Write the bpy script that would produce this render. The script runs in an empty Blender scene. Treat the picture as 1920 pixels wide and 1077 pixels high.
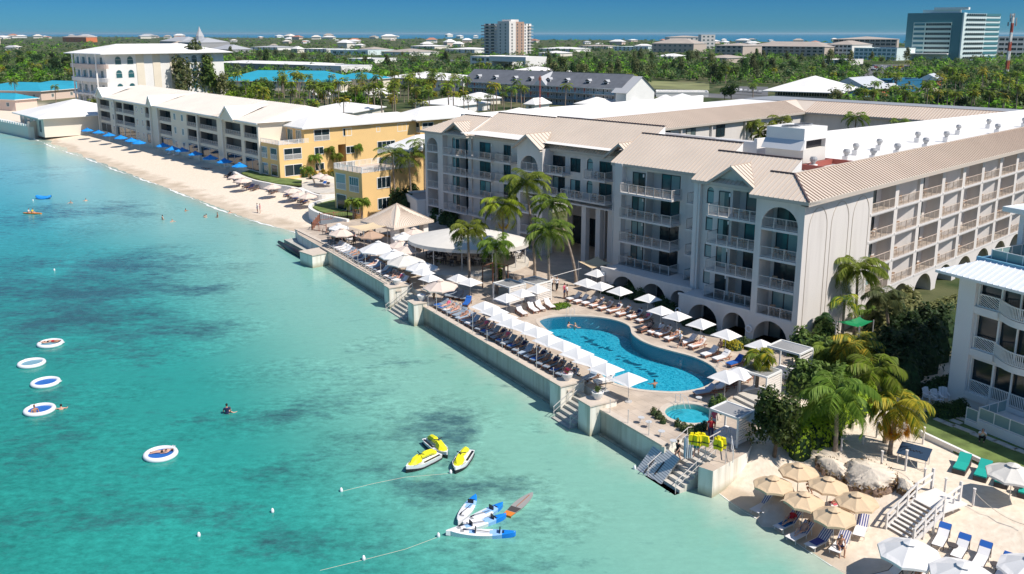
# Seaside hotel with pool deck, beach, bay and island beyond
import bpy,bmesh,math,random
from math import sin,cos,pi,radians,atan2,hypot,sqrt,atan
random.seed(7)
SC=bpy.context.scene;COL=SC.collection
# ---------------------------------------------------------------- materials
MATS={}
def mat(name,col,rough=0.7,metal=0.0,spec=0.4,var=0.0,vscale=1.0,bump=0.0,bscale=8.0,emit=None,col2=None,coat=0.0,attr=None,trans=0.0):
 m=bpy.data.materials.new(name);m.use_nodes=True;nt=m.node_tree;b=nt.nodes['Principled BSDF']
 b.inputs['Base Color'].default_value=(*col,1);b.inputs['Roughness'].default_value=rough
 b.inputs['Metallic'].default_value=metal;b.inputs['Specular IOR Level'].default_value=spec
 if coat:b.inputs['Coat Weight'].default_value=coat
 if trans:b.inputs['Transmission Weight'].default_value=trans
 if var or col2:
  tc=nt.nodes.new('ShaderNodeTexCoord');n=nt.nodes.new('ShaderNodeTexNoise')
  n.inputs['Scale'].default_value=vscale;n.inputs['Detail'].default_value=5
  nt.links.new(tc.outputs['Object'],n.inputs['Vector'])
  mr=nt.nodes.new('ShaderNodeMapRange');mr.inputs[1].default_value=.32;mr.inputs[2].default_value=.68
  nt.links.new(n.outputs['Fac'],mr.inputs[0])
  mx=nt.nodes.new('ShaderNodeMix');mx.data_type='RGBA'
  c2=col2 if col2 else tuple(min(1,c*(1+var))for c in col)
  c1=col if col2 else tuple(c*(1-var)for c in col)
  mx.inputs[6].default_value=(*c1,1);mx.inputs[7].default_value=(*c2,1)
  nt.links.new(mr.outputs[0],mx.inputs[0]);nt.links.new(mx.outputs[2],b.inputs['Base Color'])
  if bump:
   bp=nt.nodes.new('ShaderNodeBump');bp.inputs['Strength'].default_value=bump;bp.inputs['Distance'].default_value=.05
   n2=nt.nodes.new('ShaderNodeTexNoise');n2.inputs['Scale'].default_value=bscale
   nt.links.new(tc.outputs['Object'],n2.inputs['Vector']);nt.links.new(n2.outputs['Fac'],bp.inputs['Height']);nt.links.new(bp.outputs[0],b.inputs['Normal'])
 if emit:
  b.inputs['Emission Color'].default_value=(*emit[0],1);b.inputs['Emission Strength'].default_value=emit[1]
 MATS[name]=m
 return m
def streaks(name,col,dark,lo=.5,hi=.8):
 m=mat(name,col,.85);nt=m.node_tree;L=nt.links;b=nt.nodes['Principled BSDF']
 g=nt.nodes.new('ShaderNodeTexCoord');mp=nt.nodes.new('ShaderNodeMapping');mp.inputs['Scale'].default_value=(1.1,1.1,.10);L.new(g.outputs['Object'],mp.inputs[0])
 n=nt.nodes.new('ShaderNodeTexNoise');n.inputs['Scale'].default_value=1.0;n.inputs['Detail'].default_value=6;L.new(mp.outputs[0],n.inputs['Vector'])
 mr=nt.nodes.new('ShaderNodeMapRange');mr.inputs[1].default_value=lo;mr.inputs[2].default_value=hi;L.new(n.outputs['Fac'],mr.inputs[0])
 mx=nt.nodes.new('ShaderNodeMix');mx.data_type='RGBA';mx.inputs[6].default_value=(*col,1);mx.inputs[7].default_value=(*dark,1);L.new(mr.outputs[0],mx.inputs[0]);L.new(mx.outputs[2],b.inputs['Base Color'])
streaks('stucco',(.665,.625,.595),(.55,.51,.48),.48,.9)
mat('stucco_trim',(.66,.63,.61),.8,var=.03,vscale=.6)
mat('soffit',(.50,.44,.38),.8)
mat('roof_beige',(.66,.565,.475),.5,var=.05,vscale=.25)
mat('roof_seam',(.54,.445,.365),.5)
mat('roof_rib',(.44,.33,.26),.6)
mat('ridge_dark',(.10,.07,.07),.6)
mat('roof_white',(.80,.78,.755),.6,var=.07,vscale=.12)
mat('wall_white',(.80,.78,.75),.7,var=.03,vscale=.3)
mat('rail_white',(.60,.56,.53),.5)
mat('rail_tan',(.62,.52,.44),.6)
mat('frame_dark',(.03,.035,.04),.4)
mat('frame_white',(.78,.78,.76),.5)
mat('glass_dark',(.015,.03,.038),.1,spec=.45)
mat('glass_teal',(.03,.12,.14),.1,spec=.8)
mat('glass_curtain',(.22,.34,.35),.25,spec=.6)
mat('glass_curtain_warm',(.36,.37,.33),.3,spec=.5)
mat('glass_grey',(.10,.14,.14),.15,spec=.7)
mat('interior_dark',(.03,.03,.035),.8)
mat('interior_mid',(.16,.15,.14),.8)
mat('red_steel',(.33,.09,.07),.6)
mat('metal_grey',(.42,.42,.42),.45,metal=.3)
mat('metal_light',(.66,.67,.68),.4,metal=.2)
mat('chair_tan',(.42,.27,.18),.7)
mat('deck',(.50,.425,.35),.85,var=.10,vscale=.5)
mat('deck_stone',(.56,.52,.46),.9,var=.10,vscale=.9)
mat('concrete',(.44,.43,.39),.9,var=.16,vscale=.6)
mat('concrete_wet',(.34,.34,.27),.7,var=.3,vscale=1.2)
mat('seawall',(.62,.60,.53),.9,var=.14,vscale=.45)
mat('dry_grass',(.20,.21,.09),.95,var=.3,vscale=.05)
mat('lawn',(.13,.18,.05),.95,var=.35,vscale=.9,bump=.4,bscale=20)
mat('hedge',(.045,.10,.02),.9,var=.5,vscale=3)
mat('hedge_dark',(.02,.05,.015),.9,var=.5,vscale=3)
mat('soil',(.20,.13,.085),.95,var=.3,vscale=3)
mat('umb_white',(.74,.73,.72),.8)
mat('umb_cream',(.70,.58,.50),.8)
mat('umb_beige',(.64,.48,.31),.8,var=.03,vscale=2)
mat('umb_brown',(.45,.31,.22),.8)
mat('umb_blue',(.01,.26,.72),.7)
mat('canvas_white',(.66,.63,.58),.75,var=.03,vscale=.8)
mat('canvas_tan',(.66,.52,.34),.8)
mat('canvas_green',(.005,.22,.08),.6)
mat('pole',(.62,.60,.58),.4,metal=.3)
mat('wood_dark',(.19,.085,.05),.7)
mat('wood_red',(.33,.14,.09),.7)
mat('wood_white',(.74,.70,.66),.7)
mat('wood_tan',(.45,.28,.15),.7)
mat('wood_tread',(.16,.12,.12),.8)
mat('cushion_white',(.80,.78,.78),.9)
mat('cushion_grey',(.27,.32,.38),.9)
mat('cushion_bluegrey',(.37,.45,.55),.9)
mat('cushion_teal',(.01,.36,.30),.8)
mat('wicker',(.07,.06,.06),.8)
mat('navy',(.02,.05,.10),.7)
mat('blue_fabric',(.015,.11,.42),.8)
mat('blue_stripe',(.06,.08,.30),.8)
mat('towel_pink',(.62,.12,.16),.9)
mat('yellow',(.82,.78,.02),.4)
mat('yellow_vest',(.85,.72,.01),.6)
mat('plastic_white',(.80,.80,.82),.3)
mat('plastic_black',(.02,.02,.025),.4)
mat('plastic_blue',(.01,.22,.75),.35)
mat('plastic_midblue',(.30,.52,.85),.35)
mat('mesh_blue',(.02,.13,.45),.6)
mat('mesh_pale',(.17,.33,.42),.6)
mat('board_grey',(.32,.31,.30),.6)
mat('orange',(.70,.22,.03),.5)
mat('pot_white',(.74,.72,.70),.6)
mat('bougain',(.50,.03,.13),.8)
mat('skin_light',(.62,.36,.26),.6)
mat('skin_tan',(.42,.21,.13),.6)
mat('skin_dark',(.17,.085,.05),.6)
mat('hair_dark',(.02,.014,.01),.8)
mat('hair_brown',(.12,.06,.03),.8)
mat('hair_blond',(.45,.30,.14),.8)
mat('cloth_red',(.50,.02,.03),.85)
mat('cloth_black',(.015,.015,.02),.85)
mat('cloth_white',(.72,.72,.74),.85)
mat('cloth_blue',(.02,.16,.40),.85)
mat('cloth_teal',(.01,.22,.32),.85)
mat('cloth_navy',(.02,.025,.08),.85)
mat('cloth_pink',(.70,.14,.22),.85)
mat('cloth_yellow',(.75,.65,.03),.85)
mat('trunk_palm',(.27,.215,.17),.9,var=.3,vscale=4)
mat('trunk_tree',(.13,.095,.065),.9,var=.3,vscale=4)
mat('rock',(.50,.42,.34),.95,var=.25,vscale=.8,bump=.8,bscale=3)
mat('rope',(.55,.48,.38),.9)
def leafmat(name,col,col2,tl=.35,vr=(.6,1.35)):
 m=bpy.data.materials.new(name);m.use_nodes=True;nt=m.node_tree;b=nt.nodes['Principled BSDF']
 gi=nt.nodes.new('ShaderNodeNewGeometry');oi=nt.nodes.new('ShaderNodeObjectInfo')
 mx=nt.nodes.new('ShaderNodeMix');mx.data_type='RGBA'
 mx.inputs[6].default_value=(*col,1);mx.inputs[7].default_value=(*col2,1)
 nt.links.new(gi.outputs['Random Per Island'],mx.inputs[0])
 hs=nt.nodes.new('ShaderNodeHueSaturation')
 m1=nt.nodes.new('ShaderNodeMapRange');m1.inputs[3].default_value=.47;m1.inputs[4].default_value=.525
 m2=nt.nodes.new('ShaderNodeMapRange');m2.inputs[3].default_value=vr[0];m2.inputs[4].default_value=vr[1]
 wn=nt.nodes.new('ShaderNodeTexWhiteNoise');wn.noise_dimensions='1D'
 nt.links.new(oi.outputs['Random'],wn.inputs['W'])
 nt.links.new(oi.outputs['Random'],m1.inputs[0]);nt.links.new(wn.outputs['Value'],m2.inputs[0])
 nt.links.new(m1.outputs[0],hs.inputs['Hue']);nt.links.new(m2.outputs[0],hs.inputs['Value'])
 nt.links.new(mx.outputs[2],hs.inputs['Color'])
 nt.links.new(hs.outputs[0],b.inputs['Base Color'])
 b.inputs['Roughness'].default_value=.6;b.inputs['Specular IOR Level'].default_value=.3
 t=nt.nodes.new('ShaderNodeBsdfTranslucent');nt.links.new(hs.outputs[0],t.inputs[0])
 ms=nt.nodes.new('ShaderNodeMixShader');ms.inputs[0].default_value=tl
 nt.links.new(b.outputs[0],ms.inputs[1]);nt.links.new(t.outputs[0],ms.inputs[2])
 nt.links.new(ms.outputs[0],nt.nodes['Material Output'].inputs['Surface'])
 MATS[name]=m
leafmat('leaf',(.05,.105,.018),(.135,.205,.045))
leafmat('leaf_olive',(.10,.13,.045),(.22,.235,.09))
leafmat('leaf_bright',(.13,.28,.01),(.30,.46,.03))
leafmat('leaf_dark',(.02,.05,.014),(.055,.11,.03))
leafmat('leaf_yellow',(.30,.26,.02),(.45,.34,.04))
leafmat('frond',(.095,.16,.015),(.24,.31,.045),vr=(.85,1.15))
leafmat('leaf_lime',(.17,.36,.015),(.36,.55,.04),vr=(1.0,1.1))
leafmat('frond_yellow',(.40,.38,.03),(.66,.52,.05),vr=(.85,1.2))
leafmat('frond_orange',(.72,.30,.03),(.85,.52,.05),vr=(.85,1.2))
leafmat('frond_brown',(.26,.17,.07),(.38,.25,.10))
# ---------------------------------------------------------------- mesh builder
class MB:
 def __init__(s):s.v=[];s.f=[];s.m=[];s.mats=[]
 def mi(s,name):
  if name not in s.mats:s.mats.append(name)
  return s.mats.index(name)
 def add(s,vs,fs,m):
  k=len(s.v);i=s.mi(m);s.v+=vs
  for f in fs:s.f.append([k+a for a in f]);s.m.append(i)
 def box(s,x0,x1,y0,y1,z0,z1,m):
  s.add([(x0,y0,z0),(x1,y0,z0),(x1,y1,z0),(x0,y1,z0),(x0,y0,z1),(x1,y0,z1),(x1,y1,z1),(x0,y1,z1)],[(0,3,2,1),(4,5,6,7),(0,1,5,4),(1,2,6,5),(2,3,7,6),(3,0,4,7)],m)
 def obox(s,c,sx,sy,sz,rz,m,z0=None):
  ca,sa=cos(rz),sin(rz);vs=[]
  for z in(0,1):
   for a,b in((-1,-1),(1,-1),(1,1),(-1,1)):
    x=a*sx/2;y=b*sy/2
    vs.append((c[0]+x*ca-y*sa,c[1]+x*sa+y*ca,c[2]+(z*sz)))
  s.add(vs,[(0,3,2,1),(4,5,6,7),(0,1,5,4),(1,2,6,5),(2,3,7,6),(3,0,4,7)],m)
 def face(s,pts,m):s.add([tuple(p)for p in pts],[tuple(range(len(pts)))],m)
 def prism(s,poly,z0,z1,m,mside=None,bottom=True):
  n=len(poly);vs=[(p[0],p[1],z0)for p in poly]+[(p[0],p[1],z1)for p in poly]
  s.add(vs,[tuple(range(n,2*n))],m)
  fs=[(i,(i+1)%n,n+(i+1)%n,n+i)for i in range(n)]
  if bottom:fs.append(tuple(range(n-1,-1,-1)))
  s.add(vs,fs,mside or m)
 def bar(s,p,q,w,h,m):
  dx,dy,dz=q[0]-p[0],q[1]-p[1],q[2]-p[2];L=sqrt(dx*dx+dy*dy+dz*dz)or 1
  d=(dx/L,dy/L,dz/L);l=hypot(d[0],d[1])
  a=(-d[1]/l,d[0]/l,0)if l>1e-4 else(1,0,0)
  b=(d[1]*a[2]-d[2]*a[1],d[2]*a[0]-d[0]*a[2],d[0]*a[1]-d[1]*a[0])
  vs=[]
  for o in(p,q):
   for i,j in((-1,-1),(1,-1),(1,1),(-1,1)):
    vs.append(tuple(o[k]+a[k]*i*w/2+b[k]*j*h/2 for k in range(3)))
  s.add(vs,[(0,1,2,3),(7,6,5,4),(0,4,5,1),(1,5,6,2),(2,6,7,3),(3,7,4,0)],m)
 def tube(s,pts,rs,m,n=6,cap=True):
  k=len(s.v);i=s.mi(m);rings=[]
  for j,p in enumerate(pts):
   a=pts[max(0,j-1)];b=pts[min(len(pts)-1,j+1)]
   d=[b[c]-a[c]for c in range(3)];L=sqrt(sum(c*c for c in d))or 1;d=[c/L for c in d]
   u=(1,0,0)if abs(d[2])>.9 else(0,0,1)
   e=[d[1]*u[2]-d[2]*u[1],d[2]*u[0]-d[0]*u[2],d[0]*u[1]-d[1]*u[0]];L=sqrt(sum(c*c for c in e))or 1;e=[c/L for c in e]
   g=[d[1]*e[2]-d[2]*e[1],d[2]*e[0]-d[0]*e[2],d[0]*e[1]-d[1]*e[0]]
   r=rs[j]if isinstance(rs,(list,tuple))else rs
   for t in range(n):
    c,q=cos(2*pi*t/n)*r,sin(2*pi*t/n)*r
    s.v.append(tuple(p[w]+e[w]*c+g[w]*q for w in range(3)))
  for j in range(len(pts)-1):
   for t in range(n):
    s.f.append([k+j*n+t,k+(j+1)*n+t,k+(j+1)*n+(t+1)%n,k+j*n+(t+1)%n]);s.m.append(i)
  if cap:
   s.f.append([k+t for t in range(n)]);s.m.append(i)
   s.f.append([k+(len(pts)-1)*n+t for t in range(n-1,-1,-1)]);s.m.append(i)
 def lathe(s,prof,c,m,n=12,cap=True):
  k=len(s.v);i=s.mi(m)
  for r,z in prof:
   for t in range(n):s.v.append((c[0]+r*cos(2*pi*t/n),c[1]+r*sin(2*pi*t/n),c[2]+z))
  for j in range(len(prof)-1):
   for t in range(n):
    s.f.append([k+j*n+t,k+j*n+(t+1)%n,k+(j+1)*n+(t+1)%n,k+(j+1)*n+t]);s.m.append(i)
  if cap:
   s.f.append([k+t for t in range(n-1,-1,-1)]);s.m.append(i)
   s.f.append([k+(len(prof)-1)*n+t for t in range(n)]);s.m.append(i)
 def mesh(s,name,smooth=False):
  me=bpy.data.meshes.new(name);me.from_pydata(s.v,[],s.f)
  for x in s.mats:me.materials.append(MATS[x])
  if len(s.m)==len(me.polygons):me.polygons.foreach_set('material_index',s.m)
  if smooth:me.polygons.foreach_set('use_smooth',[True]*len(me.polygons))
  me.update();return me
 def build(s,name,parent=None,loc=(0,0,0),rz=0,smooth=False,kind=None):
  if not s.f:return None
  return put(name,s.mesh(name,smooth),parent,loc,rz,kind)
EXTRA={}
def put(name,me,parent=None,loc=(0,0,0),rz=0,kind=None,sc=None):
 o=bpy.data.objects.new(name,me);COL.objects.link(o);o.location=loc;o.rotation_euler=(0,0,rz)
 if parent:o.parent=parent
 if me and me.name in EXTRA:
  n2,m2=EXTRA[me.name];c=bpy.data.objects.new(n2,m2);COL.objects.link(c);c.parent=o
 if kind:o['kind']=kind
 if sc:o.scale=sc
 return o
def tag(o,label,cat,group=None,kind=None):
 o['label']=label;o['category']=cat
 if group:o['group']=group
 if kind:o['kind']=kind
 return o
def thing(name,label,cat,loc=(0,0,0),rz=0,group=None):
 o=bpy.data.objects.new(name,None);COL.objects.link(o);o.empty_display_size=.2
 o.location=loc;o.rotation_euler=(0,0,rz);return tag(o,label,cat,group)
KIDS={}
def dup(root,loc,rz=0,label=None,group=None,sc=None):
 r=root.copy();COL.objects.link(r);r.location=loc;r.rotation_euler=(root.rotation_euler[0],root.rotation_euler[1],rz)
 if label:r['label']=label
 if group:r['group']=group
 if sc:r.scale=sc if isinstance(sc,tuple)else(sc,sc,sc)
 if root.name not in KIDS:KIDS[root.name]=[(c,list(c.children))for c in root.children]
 for ch,gs in KIDS[root.name]:
  c=ch.copy();COL.objects.link(c);c.parent=r
  for g in gs:
   e=g.copy();COL.objects.link(e);e.parent=c
 return r
# ---------------------------------------------------------------- camera geometry
FP=1688.0;YP=440.0;PT=atan(376.5/FP);HC=31.0
def W(px,py,z=0.0):
 u=(px-960)/FP;v=(YP-py)/FP
 d=(u,cos(PT)+v*sin(PT),-sin(PT)+v*cos(PT));t=(z-HC)/d[2]
 return(d[0]*t,d[1]*t,z)
CO=(26.5,79.9);RH=radians(-46.5)
def HL(x,y,z=0.0):
 return(CO[0]+x*cos(RH)-y*sin(RH),CO[1]+x*sin(RH)+y*cos(RH),z)
def LH(p):
 dx,dy=p[0]-CO[0],p[1]-CO[1]
 return(dx*cos(RH)+dy*sin(RH),-dx*sin(RH)+dy*cos(RH))
def WH(px,py,z=2.0):
 return LH(W(px,py,z))
# ---------------------------------------------------------------- camera, world, sun
cam=bpy.data.cameras.new('camera');co=bpy.data.objects.new('camera',cam);COL.objects.link(co)
co.location=(0,0,HC);co.rotation_euler=(pi/2-PT,0,0)
cam.sensor_width=36;cam.lens=FP/1920*36;cam.shift_y=(YP-538.5)/1920;cam.shift_x=0
cam.clip_start=.5;cam.clip_end=300000;SC.camera=co
AZ=radians(150);EL=radians(52)
sun=bpy.data.lights.new('sun','SUN');so=bpy.data.objects.new('sun',sun);COL.objects.link(so)
sun.energy=4.7;sun.angle=radians(.5);sun.color=(1,.93,.84)
from mathutils import Vector
so.rotation_euler=Vector((-cos(AZ)*cos(EL),-sin(AZ)*cos(EL),sin(EL))).to_track_quat('Z','Y').to_euler()
so.location=(0,0,200)
w=bpy.data.worlds.new('World');SC.world=w;w.use_nodes=True;nt=w.node_tree;bg=nt.nodes['Background']
sky=nt.nodes.new('ShaderNodeTexSky');sky.sky_type='NISHITA';sky.sun_disc=False
sky.sun_elevation=EL
sx,sy=-cos(AZ),-sin(AZ)
sky.sun_rotation=atan2(sx,sy);sky.altitude=20;sky.air_density=1.0;sky.dust_density=.3;sky.ozone_density=3
tcw=nt.nodes.new('ShaderNodeTexCoord');sep=nt.nodes.new('ShaderNodeSeparateXYZ')
nt.links.new(tcw.outputs['Generated'],sep.inputs[0])
rmp=nt.nodes.new('ShaderNodeValToRGB');el=rmp.color_ramp.elements
el[0].position=0.0;el[0].color=(.12,.42,.78,1);el[1].position=.035;el[1].color=(.07,.30,.66,1)
e3=el.new(.35);e3.color=(.50,.68,.74,1)
e4=el.new(1.0);e4.color=(.85,.95,1,1)
nt.links.new(sep.outputs['Z'],rmp.inputs[0])
mul=nt.nodes.new('ShaderNodeMix');mul.data_type='RGBA';mul.blend_type='MULTIPLY';mul.inputs[0].default_value=1
nt.links.new(sky.outputs[0],mul.inputs[6]);nt.links.new(rmp.outputs[0],mul.inputs[7])
nt.links.new(mul.outputs[2],bg.inputs['Color']);bg.inputs['Strength'].default_value=.11
SC.view_settings.view_transform='Standard';SC.view_settings.look='None';SC.view_settings.exposure=.2;SC.view_settings.gamma=1
# ---------------------------------------------------------------- coast
coast_px=[(-900,160),(-300,205),(-60,232),(30,250),(60,259),(130,286),(200,311),(270,337),(340,363),(400,386),(460,409),(520,427),(560,437),(575,440)]
coast=[(-60000.,40000.),(-2500.,2600.),(-900.,900.)]+[W(a,b)[:2]for a,b in coast_px[1:]]
wallL=W(604,486)[:2]
coast+=[HL(-80,-4.2)[:2],HL(-74,-6.5)[:2]]
coast+=[HL(-67,-8.6)[:2],HL(2.0,-24.4)[:2],HL(4.0,-24.0)[:2]]
coast+=[W(a,b)[:2]for a,b in[(1330,912),(1377,946),(1423,971),(1457,996),(1528,1038),(1560,1062),(1640,1110),(1760,1200)]]+[(30.,-20.),(60.,-400.),(60.,-60000.)]
def seg_d(p,a,b):
 vx,vy=b[0]-a[0],b[1]-a[1];wx,wy=p[0]-a[0],p[1]-a[1]
 L=vx*vx+vy*vy;t=max(0,min(1,(wx*vx+wy*vy)/L));dx,dy=wx-t*vx,wy-t*vy
 return hypot(dx,dy),(vx*wy-vy*wx)
def coast_d(x,y):
 best=1e18;sg=1
 for i in range(len(coast)-1):
  d,c=seg_d((x,y),coast[i],coast[i+1])
  if d<best-1e-6:best=d;sg=1 if c>0 else-1;bi=i
  elif abs(d-best)<=1e-6 and c<=0:pass
 return best*sg
LAND=coast+[(200000.,-60000.),(200000.,100000.),(-60000.,100000.)]
def inside(x,y,poly):
 r=False;j=len(poly)-1
 for i in range(len(poly)):
  xi,yi=poly[i];xj,yj=poly[j]
  if(yi>y)!=(yj>y)and x<(xj-xi)*(y-yi)/(yj-yi)+xi:r=not r
  j=i
 return r
def cd(x,y):return abs(coast_d(x,y))*(1 if inside(x,y,LAND)else-1)
def sstep(a,b,x):t=max(0,min(1,(x-a)/(b-a)));return t*t*(3-2*t)
DK=[]
def in_beach_r(x,y):return x>12 and y<72
def ground_z(x,y,d=None):
 if d is None:d=cd(x,y)
 if d<0:return max(-3.5,d*.13)
 lx,ly=LH((x,y))
 if DK and inside(x,y,DK):return.1
 if in_beach_r(x,y):
  z=min(1.0,d*.13);e=bank_d(x,y);s_=sstep(-.9,1.1,e);z=z*(1-s_)+1.9*s_
 elif False:z=0
 elif y>128 or x<-30:z=min(1.8,.02+d*.062)
 else:z=min(1.8,d*.5)
 return z
BK=[W(a,b,1.6)[:2]for a,b in[(1330,800),(1405,872),(1480,858),(1560,872),(1610,905),(1680,925),(1735,952),(1800,965),(1920,1012),(2100,1085)]]
def bank_d(x,y):
 best=1e9;sg=1
 for i in range(len(BK)-1):
  d,c=seg_d((x,y),BK[i],BK[i+1])
  if d<best:best=d;sg=1 if c>0 else-1
 return best*sg
DK=[W(a,b,2)[:2]for a,b in[(960,600),(1120,700),(1240,800),(1330,835),(1385,800),(1410,760),(1435,705),(1455,660),(1300,600),(1139,540),(1040,560),(960,575)]]
def G(px,py,dz=0.0):
 z=1.2
 for _ in range(6):p=W(px,py,z+dz);z=.5*z+.5*ground_z(p[0],p[1])
 return(p[0],p[1],z)
def axis(lo,hi,st,far_lo,far_hi):
 a=[];x=lo
 while x<=hi:a.append(x);x+=st
 s=st;x=lo
 while x>far_lo:s*=1.25;x-=s;a.insert(0,x)
 s=st;x=a[-1]
 while x<far_hi:s*=1.25;x+=s;a.append(x)
 return a
def heightmap(name,xs,ys,fz,m,kind='structure',smooth=True,keep=None):
 nx=len(xs);vs=[];ok=[]
 for y in ys:
  for x in xs:vs.append((x,y,fz(x,y)))
 fs=[]
 for j in range(len(ys)-1):
  for i in range(nx-1):
   q=(j*nx+i,j*nx+i+1,(j+1)*nx+i+1,(j+1)*nx+i)
   if keep is None or keep(vs[q[0]],vs[q[2]]):fs.append(q)
 me=bpy.data.meshes.new(name);me.from_pydata(vs,[],fs);me.materials.append(m)
 me.polygons.foreach_set('use_smooth',[smooth]*len(fs));me.update()
 return put(name,me,kind=kind)
def ground_mat():
 m=bpy.data.materials.new('ground');m.use_nodes=True;nt=m.node_tree;b=nt.nodes['Principled BSDF'];L=nt.links
 b.inputs['Roughness'].default_value=.95;b.inputs['Specular IOR Level'].default_value=.15
 g=nt.nodes.new('ShaderNodeNewGeometry');s=nt.nodes.new('ShaderNodeSeparateXYZ');L.new(g.outputs['Position'],s.inputs[0])
 def noise(sc,det=5):
  n=nt.nodes.new('ShaderNodeTexNoise');n.inputs['Scale'].default_value=sc;n.inputs['Detail'].default_value=det
  L.new(g.outputs['Position'],n.inputs['Vector']);return n.outputs['Fac']
 def mixc(f,a,c):
  x=nt.nodes.new('ShaderNodeMix');x.data_type='RGBA';L.new(f,x.inputs[0])
  for k,v in((6,a),(7,c)):
   if isinstance(v,tuple):x.inputs[k].default_value=(*v,1)
   else:L.new(v,x.inputs[k])
  return x.outputs[2]
 def mr(f,a,c,lo=0,hi=1):
  x=nt.nodes.new('ShaderNodeMapRange');L.new(f,x.inputs[0]);x.inputs[1].default_value=a;x.inputs[2].default_value=c
  x.inputs[3].default_value=lo;x.inputs[4].default_value=hi;x.clamp=True;return x.outputs[0]
 def math_(op,a,c):
  x=nt.nodes.new('ShaderNodeMath');x.operation=op
  for k,v in((0,a),(1,c)):
   if isinstance(v,(int,float)):x.inputs[k].default_value=v
   else:L.new(v,x.inputs[k])
  return x.outputs[0]
 n1=noise(.35);n2=noise(2.5);n3=noise(.02,6)
 dry=mixc(mr(n2,.3,.7),(.68,.575,.46),(.80,.70,.58))
 wet=mixc(mr(n1,.35,.65),(.50,.41,.31),(.64,.54,.43))
 zz=math_('ADD',s.outputs['Z'],math_('MULTIPLY',math_('SUBTRACT',n1,.5),.35))
 sand=mixc(mr(zz,.14,.30),wet,dry)
 at=nt.nodes.new('ShaderNodeAttribute');at.attribute_name='veg'
 scr=mixc(mr(n3,.4,.6),(.05,.075,.025),(.15,.14,.075))
 scr=mixc(mr(noise(.15),.45,.62),scr,(.035,.06,.02))
 col=mixc(at.outputs['Fac'],sand,scr)
 L.new(col,b.inputs['Base Color'])
 bp=nt.nodes.new('ShaderNodeBump');bp.inputs['Strength'].default_value=.55;bp.inputs['Distance'].default_value=.10
 L.new(math_('ADD',noise(1.3,6),math_('MULTIPLY',noise(5.0,3),.35)),bp.inputs['Height']);L.new(bp.outputs[0],b.inputs['Normal'])
 return m
GM=ground_mat()
FAR_PX=[(-60,67.5),(400,70),(760,72),(960,74),(1200,76),(1400,78),(1560,79.5),(1700,80),(1990,78)]
far_edge=[W(a,b)[:2]for a,b in FAR_PX]
def far_limit(x,y):
 r=x/max(y,1)
 for i in range(len(far_edge)-1):
  r0=far_edge[i][0]/far_edge[i][1];r1=far_edge[i+1][0]/far_edge[i+1][1]
  if r0<=r<=r1:
   t=(r-r0)/(r1-r0);return far_edge[i][1]*(1-t)+far_edge[i+1][1]*t
 return 40000 if r<0 else 5200
def gz(x,y):
 if y>3000 and y>far_limit(x,y):return-3.5
 return ground_z(x,y)
xs=axis(-80,60,1.6,-40000,9000);ys=axis(38,230,1.6,-400,40000)
gr=heightmap('ground',xs,ys,gz,GM)
va=gr.data.attributes.new('veg','FLOAT','POINT')
vals=[]
for v in gr.data.vertices:
 x,y=v.co.x,v.co.y
 d=cd(x,y)if y<700 else 200
 lx,ly=LH((x,y))
 if in_beach_r(x,y):g_=0.0
 elif y>120 and x<-10:g_=sstep(26,34,d)if y<320 else sstep(40,60,d)
 else:g_=sstep(6,12,ly)
 if x>27 and y<76:g_=0
 vals.append(g_)
va.data.foreach_set('value',vals)
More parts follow.
